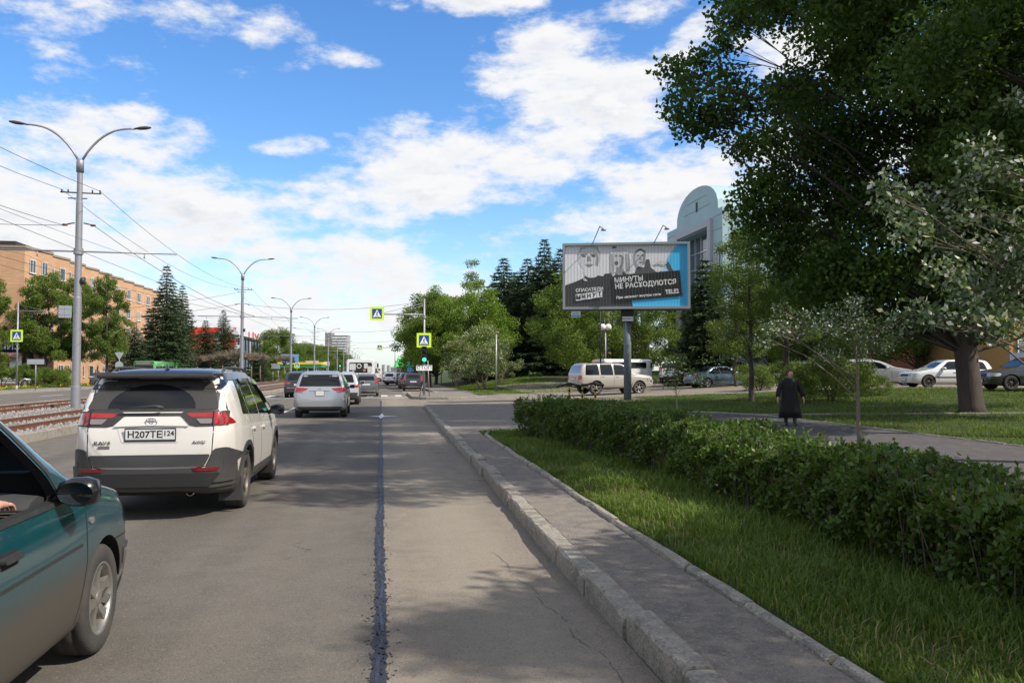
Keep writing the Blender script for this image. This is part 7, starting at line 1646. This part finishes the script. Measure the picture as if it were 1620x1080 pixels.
art('poster_blue', [(1300, 312), (1385, 312), (1385, 985), (790, 985), (770, 880), (1160, 560), (1215, 420)], M_cy)
art('poster_blue', [(1215, 420), (1300, 312), (1270, 312), (1190, 425), (1130, 560), (1160, 560)], mat('print_pale_blue', (.25, .55, .78), .45))
dk = G(.045)
def ell(cx_, cy_, rx, ry, n=28): return [(cx_ + rx * math.cos(2 * math.pi * i / n), cy_ + ry * math.sin(2 * math.pi * i / n)) for i in range(n)]
art('coat_print', [(88, 745), (200, 705), (290, 665), (300, 640), (440, 640), (500, 650), (510, 622), (580, 618), (600, 660), (790, 900), (810, 985), (88, 985)], dk, .03)
art('coat_print', [(600, 650), (640, 620), (720, 600), (760, 630), (830, 620), (850, 560), (880, 545), (930, 560), (950, 470), (985, 470), (1000, 560), (1060, 610), (1130, 610), (1190, 600), (1150, 520), (1185, 495), (1240, 610), (1230, 680), (600, 700)], G(.10), .03)
# bearded man
art('hair_print', ell(345, 440, 120, 140), G(.62)); art('face_print', ell(348, 455, 100, 150), G(.66)); art('beard_print', [(290, 520), (440, 520), (460, 600), (430, 655), (370, 668), (310, 655), (280, 600)], G(.74), .12)
for x in (290, 395): art('brow_print', [(x - 38, 405), (x + 30, 400), (x + 34, 412), (x - 32, 420)], G(.15), .01); art('eye_print', ell(x, 428, 24, 9, 12), G(.12))
art('nose_print', [(330, 425), (352, 425), (368, 480), (325, 482)], G(.30), .02); art('mouth_print', [(300, 522), (345, 512), (395, 522), (345, 548)], G(.25), .02); art('cheek_print', [(430, 400), (450, 450), (440, 540), (415, 520)], G(.36), .03); art('collar_print', [(280, 672), (300, 668), (330, 700), (290, 700)], G(.62))
art('hairline_print', [(225, 440), (245, 330), (345, 318), (440, 330), (470, 420), (455, 400), (430, 350), (345, 325), (262, 350), (240, 400)], G(.40), .04)
# woman
art('hair_print', [(570, 600), (575, 400), (610, 335), (700, 330), (770, 400), (790, 560), (740, 640), (700, 560), (600, 620)], G(.66), .12); art('face_print', ell(655, 465, 62, 115), G(.58)); art('neck_print', [(630, 560), (690, 540), (700, 640), (640, 640)], G(.30), .03)
for x in (632, 680): art('eye_print', ell(x, 430, 16, 7, 10), G(.10))
art('mouth_print', ell(636, 508, 20, 22, 14), G(.12)); art('cheek_print', [(690, 420), (716, 450), (700, 560), (675, 560), (690, 500)], G(.22), .03); art('bun_print', ell(612, 335, 26, 12, 12), G(.10))
for x0 in (585, 735, 760): art('strand_print', [(x0, 400), (x0 + 10, 410), (x0 + 22, 600), (x0 + 6, 600)], G(.36), .01)
# short haired man
art('face_print', ell(888, 450, 55, 100), G(.58)); art('hair_print', [(828, 440), (840, 375), (890, 350), (940, 375), (950, 440), (935, 400), (890, 375), (845, 400)], G(.12), .03)
for x in (868, 912): art('eye_print', ell(x, 430, 14, 6, 10), G(.12))
art('mouth_print', ell(895, 505, 20, 6, 12), G(.18)); art('nose_print', [(884, 440), (896, 440), (904, 478), (880, 478)], G(.34)); art('cheek_print', [(925, 400), (945, 430), (935, 520), (915, 530)], G(.30), .02); art('collar_print', [(868, 545), (880, 538), (925, 555), (925, 562)], G(.7))
art('hand_print', [(1040, 500), (1100, 485), (1160, 500), (1170, 520), (1140, 530), (1110, 515), (1060, 525)], G(.66), .03); art('sleeve_print', [(1090, 600), (1130, 560), (1185, 600)], G(.7), .02)
for x0, x1 in ((145, 420), (950, 1015)): pass
# slogan panel
art('slogan_panel', [(600, 655), (1300, 595), (1330, 872), (612, 932)], G(.015))
ya = -.05 - .0012 * (LAY[0] + 2); tl = math.atan2(60, 700) * .86
def ptext(s_, p, size, m, bold=.012, sx=1.0, rot=None, al='LEFT'):
    x, z = uv(p); o = text_mesh('lettering', s_, size, m, bbd, (x, ya, z), (R(90), -(tl if rot is None else rot), 0), .0005, bold=bold, align=al, sx=sx)
    return o
ptext('МИНУТЫ', (612, 700), .34, M_sw, .008, .93); ptext('НЕ РАСХОДУЮТСЯ', (618, 768), .34, M_sw, .008, .93); ptext('При звонках внутри сети', (632, 888), .155, M_sw, .005, 1.16); ptext('TELE2', (1150, 832), .29, M_sw, .008, .88)
ptext('СПАСАТЕЛИ', (200, 806), .225, M_sw, .006, .97, R(3.5))
for i, (ch, x, y) in enumerate(zip('МИНУТ', (205, 262, 318, 372, 432), (885, 878, 870, 862, 852))):
    q = [(x - 5, y - 40 + (i % 2) * 4), (x + 52, y - 44), (x + 54, y + 28 - (i % 2) * 6), (x - 3, y + 32)]; art('letter_tile', q, M_sw)
ya = -.05 - .0012 * (LAY[0] + 2)
for i, (ch, x, y) in enumerate(zip('МИНУТ', (205, 262, 318, 372, 432), (885, 878, 870, 862, 852))): ptext(ch, (x + 24, y - 5), .27, M_ink, .012, 1., R(-3 + 5 * (i % 3)), 'CENTER')
b = MB(); n_ = 38
for i in range(1, n_): b.box((cx - BW / 2 + BW * i / n_, ya - .004, zc), (.007, .004, BH))
b.build('slat_gap', G(.22), bbd)
for s, hx in (((-1.95, -.35), 0), ((1.6, 2.5), 1)):
    x0, x1 = s; x0 = -2.75 if hx == 0 else 1.0; x1 = -1.35 if hx == 0 else 1.68
    top = (x1, -1.25, zc + BH / 2 + .75)
    b = MB(); b.tube([(x1 - .38, -.1, zc + BH / 2 + .05), top], .022, 6); b.tube([top, (x1 + .14, -1.2, zc + BH / 2 + .66)], .018, 6); b.build('lamp_arm', M_ink, bbd)
    b = MB(); b.lathe([(0, .09), (.08, .07), (.14, -.03), (0, -.04)], 10, c=(x1 + .18, -1.2, zc + BH / 2 + .58)); b.build('floodlight', M_galv, bbd)
    b = MB(); b.tube([(x0 + 1.0, .3, zc + BH / 2), (x0 + .76, 1.3, zc + BH / 2 + .35), (x0 + .72, 1.4, zc + BH / 2 + .12)], .02, 6); b.build('rear_lamp_arm', M_ink, bbd)
# hoardings and forecourt far left
def board(label, px0, px1, py0, py1, d, m, legs=1, name='hoarding', lz=0):
    (x0, y0), (x1, y1) = at(px0, d), at(px1, d); w = math.hypot(x1 - x0, y1 - y0); z0, z1 = zat(py1, d), zat(py0, d)
    t = thing(name, label, 'sign', ((x0 + x1) / 2, (y0 + y1) / 2, 0), -YAW)
    b = MB(); b.box((0, 0, (z0 + z1) / 2), (w, .25, z1 - z0)); b.build('panel', m, t); b = MB(); b.box((0, .02, z1 + .06), (w + .2, .3, .12)); b.box((0, .02, z0 - .06), (w + .2, .3, .12)); b.build('frame', M_back, t)
    for i in range(legs): b = MB(); x = 0 if legs == 1 else -w * .35 + w * .7 * i; b.tube([(x, .1, 0), (x, .1, z0)], .12 * w / 6 + .03, 8); b.build('post', M_galv, t)
    return t, w, z0, z1
t, w, z0, z1 = board('blue roadside hoarding with a dark haired figure, left of the third lamp post', 445, 472, 561, 574, 185, mat('hoarding_blue', (.16, .32, .60), .5))
b = MB(); b.prism([(w * .12, z0 + .1), (w * .34, z0 + .1), (w * .30, z0 + .7), (w * .16, z0 + .7)], .14, .15, M=MZ); b.prism([(w * .22 + .28 * math.cos(R(a)), z0 + 1.0 + .34 * math.sin(R(a))) for a in range(0, 360, 30)], .14, .15, M=MZ); b.build('figure_print', M_navy if 'M_navy' in globals() else P_navy, t)
b = MB(); b.box((-w * .22, -.14, z1 - .35), (w * .4, .02, .12)); b.box((-w * .16, -.14, z1 - .6), (w * .3, .02, .1)); b.build('print_lines', P_navy, t)
t, w, z0, z1 = board('white hoarding with a red mark to the right of the forecourt canopy', 484, 504, 571, 581, 210, P_wh, 2); b = MB(); b.box((.3, -.14, (z0 + z1) / 2), (.8, .02, (z1 - z0) * .5)); b.build('red_mark', mat('mark_red', (.5, .06, .05), .6), t)
board('plain white hoarding below the left side of the white tower', 513, 521, 572, 578, 230, P_wh)
board('grey backed wide sign beyond the bare brownish tree', 430, 442, 576, 582, 130, M_back, 2, 'traffic_sign')
fo = thing('forecourt_canopy', 'yellow and green forecourt canopy beyond the blue hoarding', 'canopy', (*at(478, 200), 0), -YAW); b = MB(); b.box((0, 0, 3.7), (10.5, 5, .55)); b.build('yellow_fascia', mat('canopy_yellow', (.75, .50, .04), .5), fo); b = MB(); b.box((0, .05, 3.05), (10.4, 4.9, .7)); b.build('green_fascia', mat('canopy_green', (.02, .22, .08), .5), fo)
for x in (-4, 0, 4): b = MB(); b.tube([(x, 0, 0), (x, 0, 2.7)], .15, 8); b.build('column', P_wh, fo)
px_, py_ = at(470, 150); s4 = thing('traffic_sign', 'small distant crossing sign in front of the forecourt canopy', 'sign', (px_, py_, .1)); b = MB(); b.tube([(0, 0, 0), (0, 0, 3.1)], .04, 8); b.build('post', M_galv, s4); crossing_sign(s4, (0, -.06, 2.7), .9)
px_, py_ = at(538, 175); s5 = thing('traffic_light', 'distant traffic light showing green, left of the white minibus', 'traffic light', (px_, py_, 0)); b = MB(); b.tube([(0, 0, 0), (0, 0, 3.6)], .06, 8); b.build('post', M_galv, s5); b = MB(); b.box((0, -.1, 3.2), (.4, .2, 1.1)); b.build('housing', M_ink, s5); b = MB(); b.lathe([(0, -.24), (.15, -.22)], 12, axis='Y', c=(0, 0, 2.9)); b.build('lamp', M_go, s5)
px_, py_ = at(627, 135); s6 = thing('shop_sign', 'blue and teal shop sign stack by the parked white crossovers', 'sign', (px_ + 2.2, py_, 0)); b = MB(); b.tube([(0, 0, 0), (0, 0, 2.6)], .08, 8); b.build('post', M_galv, s6); b = MB(); b.box((0, -.1, 2.9), (1.2, .15, .9)); b.build('teal_panel', mat('teal_sign', (.03, .42, .36), .5), s6); b = MB(); b.box((.1, -.12, 2.05), (1.0, .15, .6)); b.build('blue_panel', mat('blue_sign', (.05, .15, .55), .5), s6); b = MB(); b.box((1.5, 0, 2.8), (.9, .15, 1.0)); b.build('yellow_panel', M_yg, s6)
# litter bits of street furniture on the far pavement: low rail fence by the stop
rf = thing('railing', 'low metal railing along the far pavement by the bare trees', 'fence', (-31.2, 112, .1)); b = MB()
for i in range(40): b.tube([(0, i * 2.0, 0), (0, i * 2.0, .9)], .03, 5)
b.tube([(0, 0, .9), (0, 78, .9)], .03, 5); b.tube([(0, 0, .5), (0, 78, .5)], .02, 5); b.build('rails', M_galv, rf)
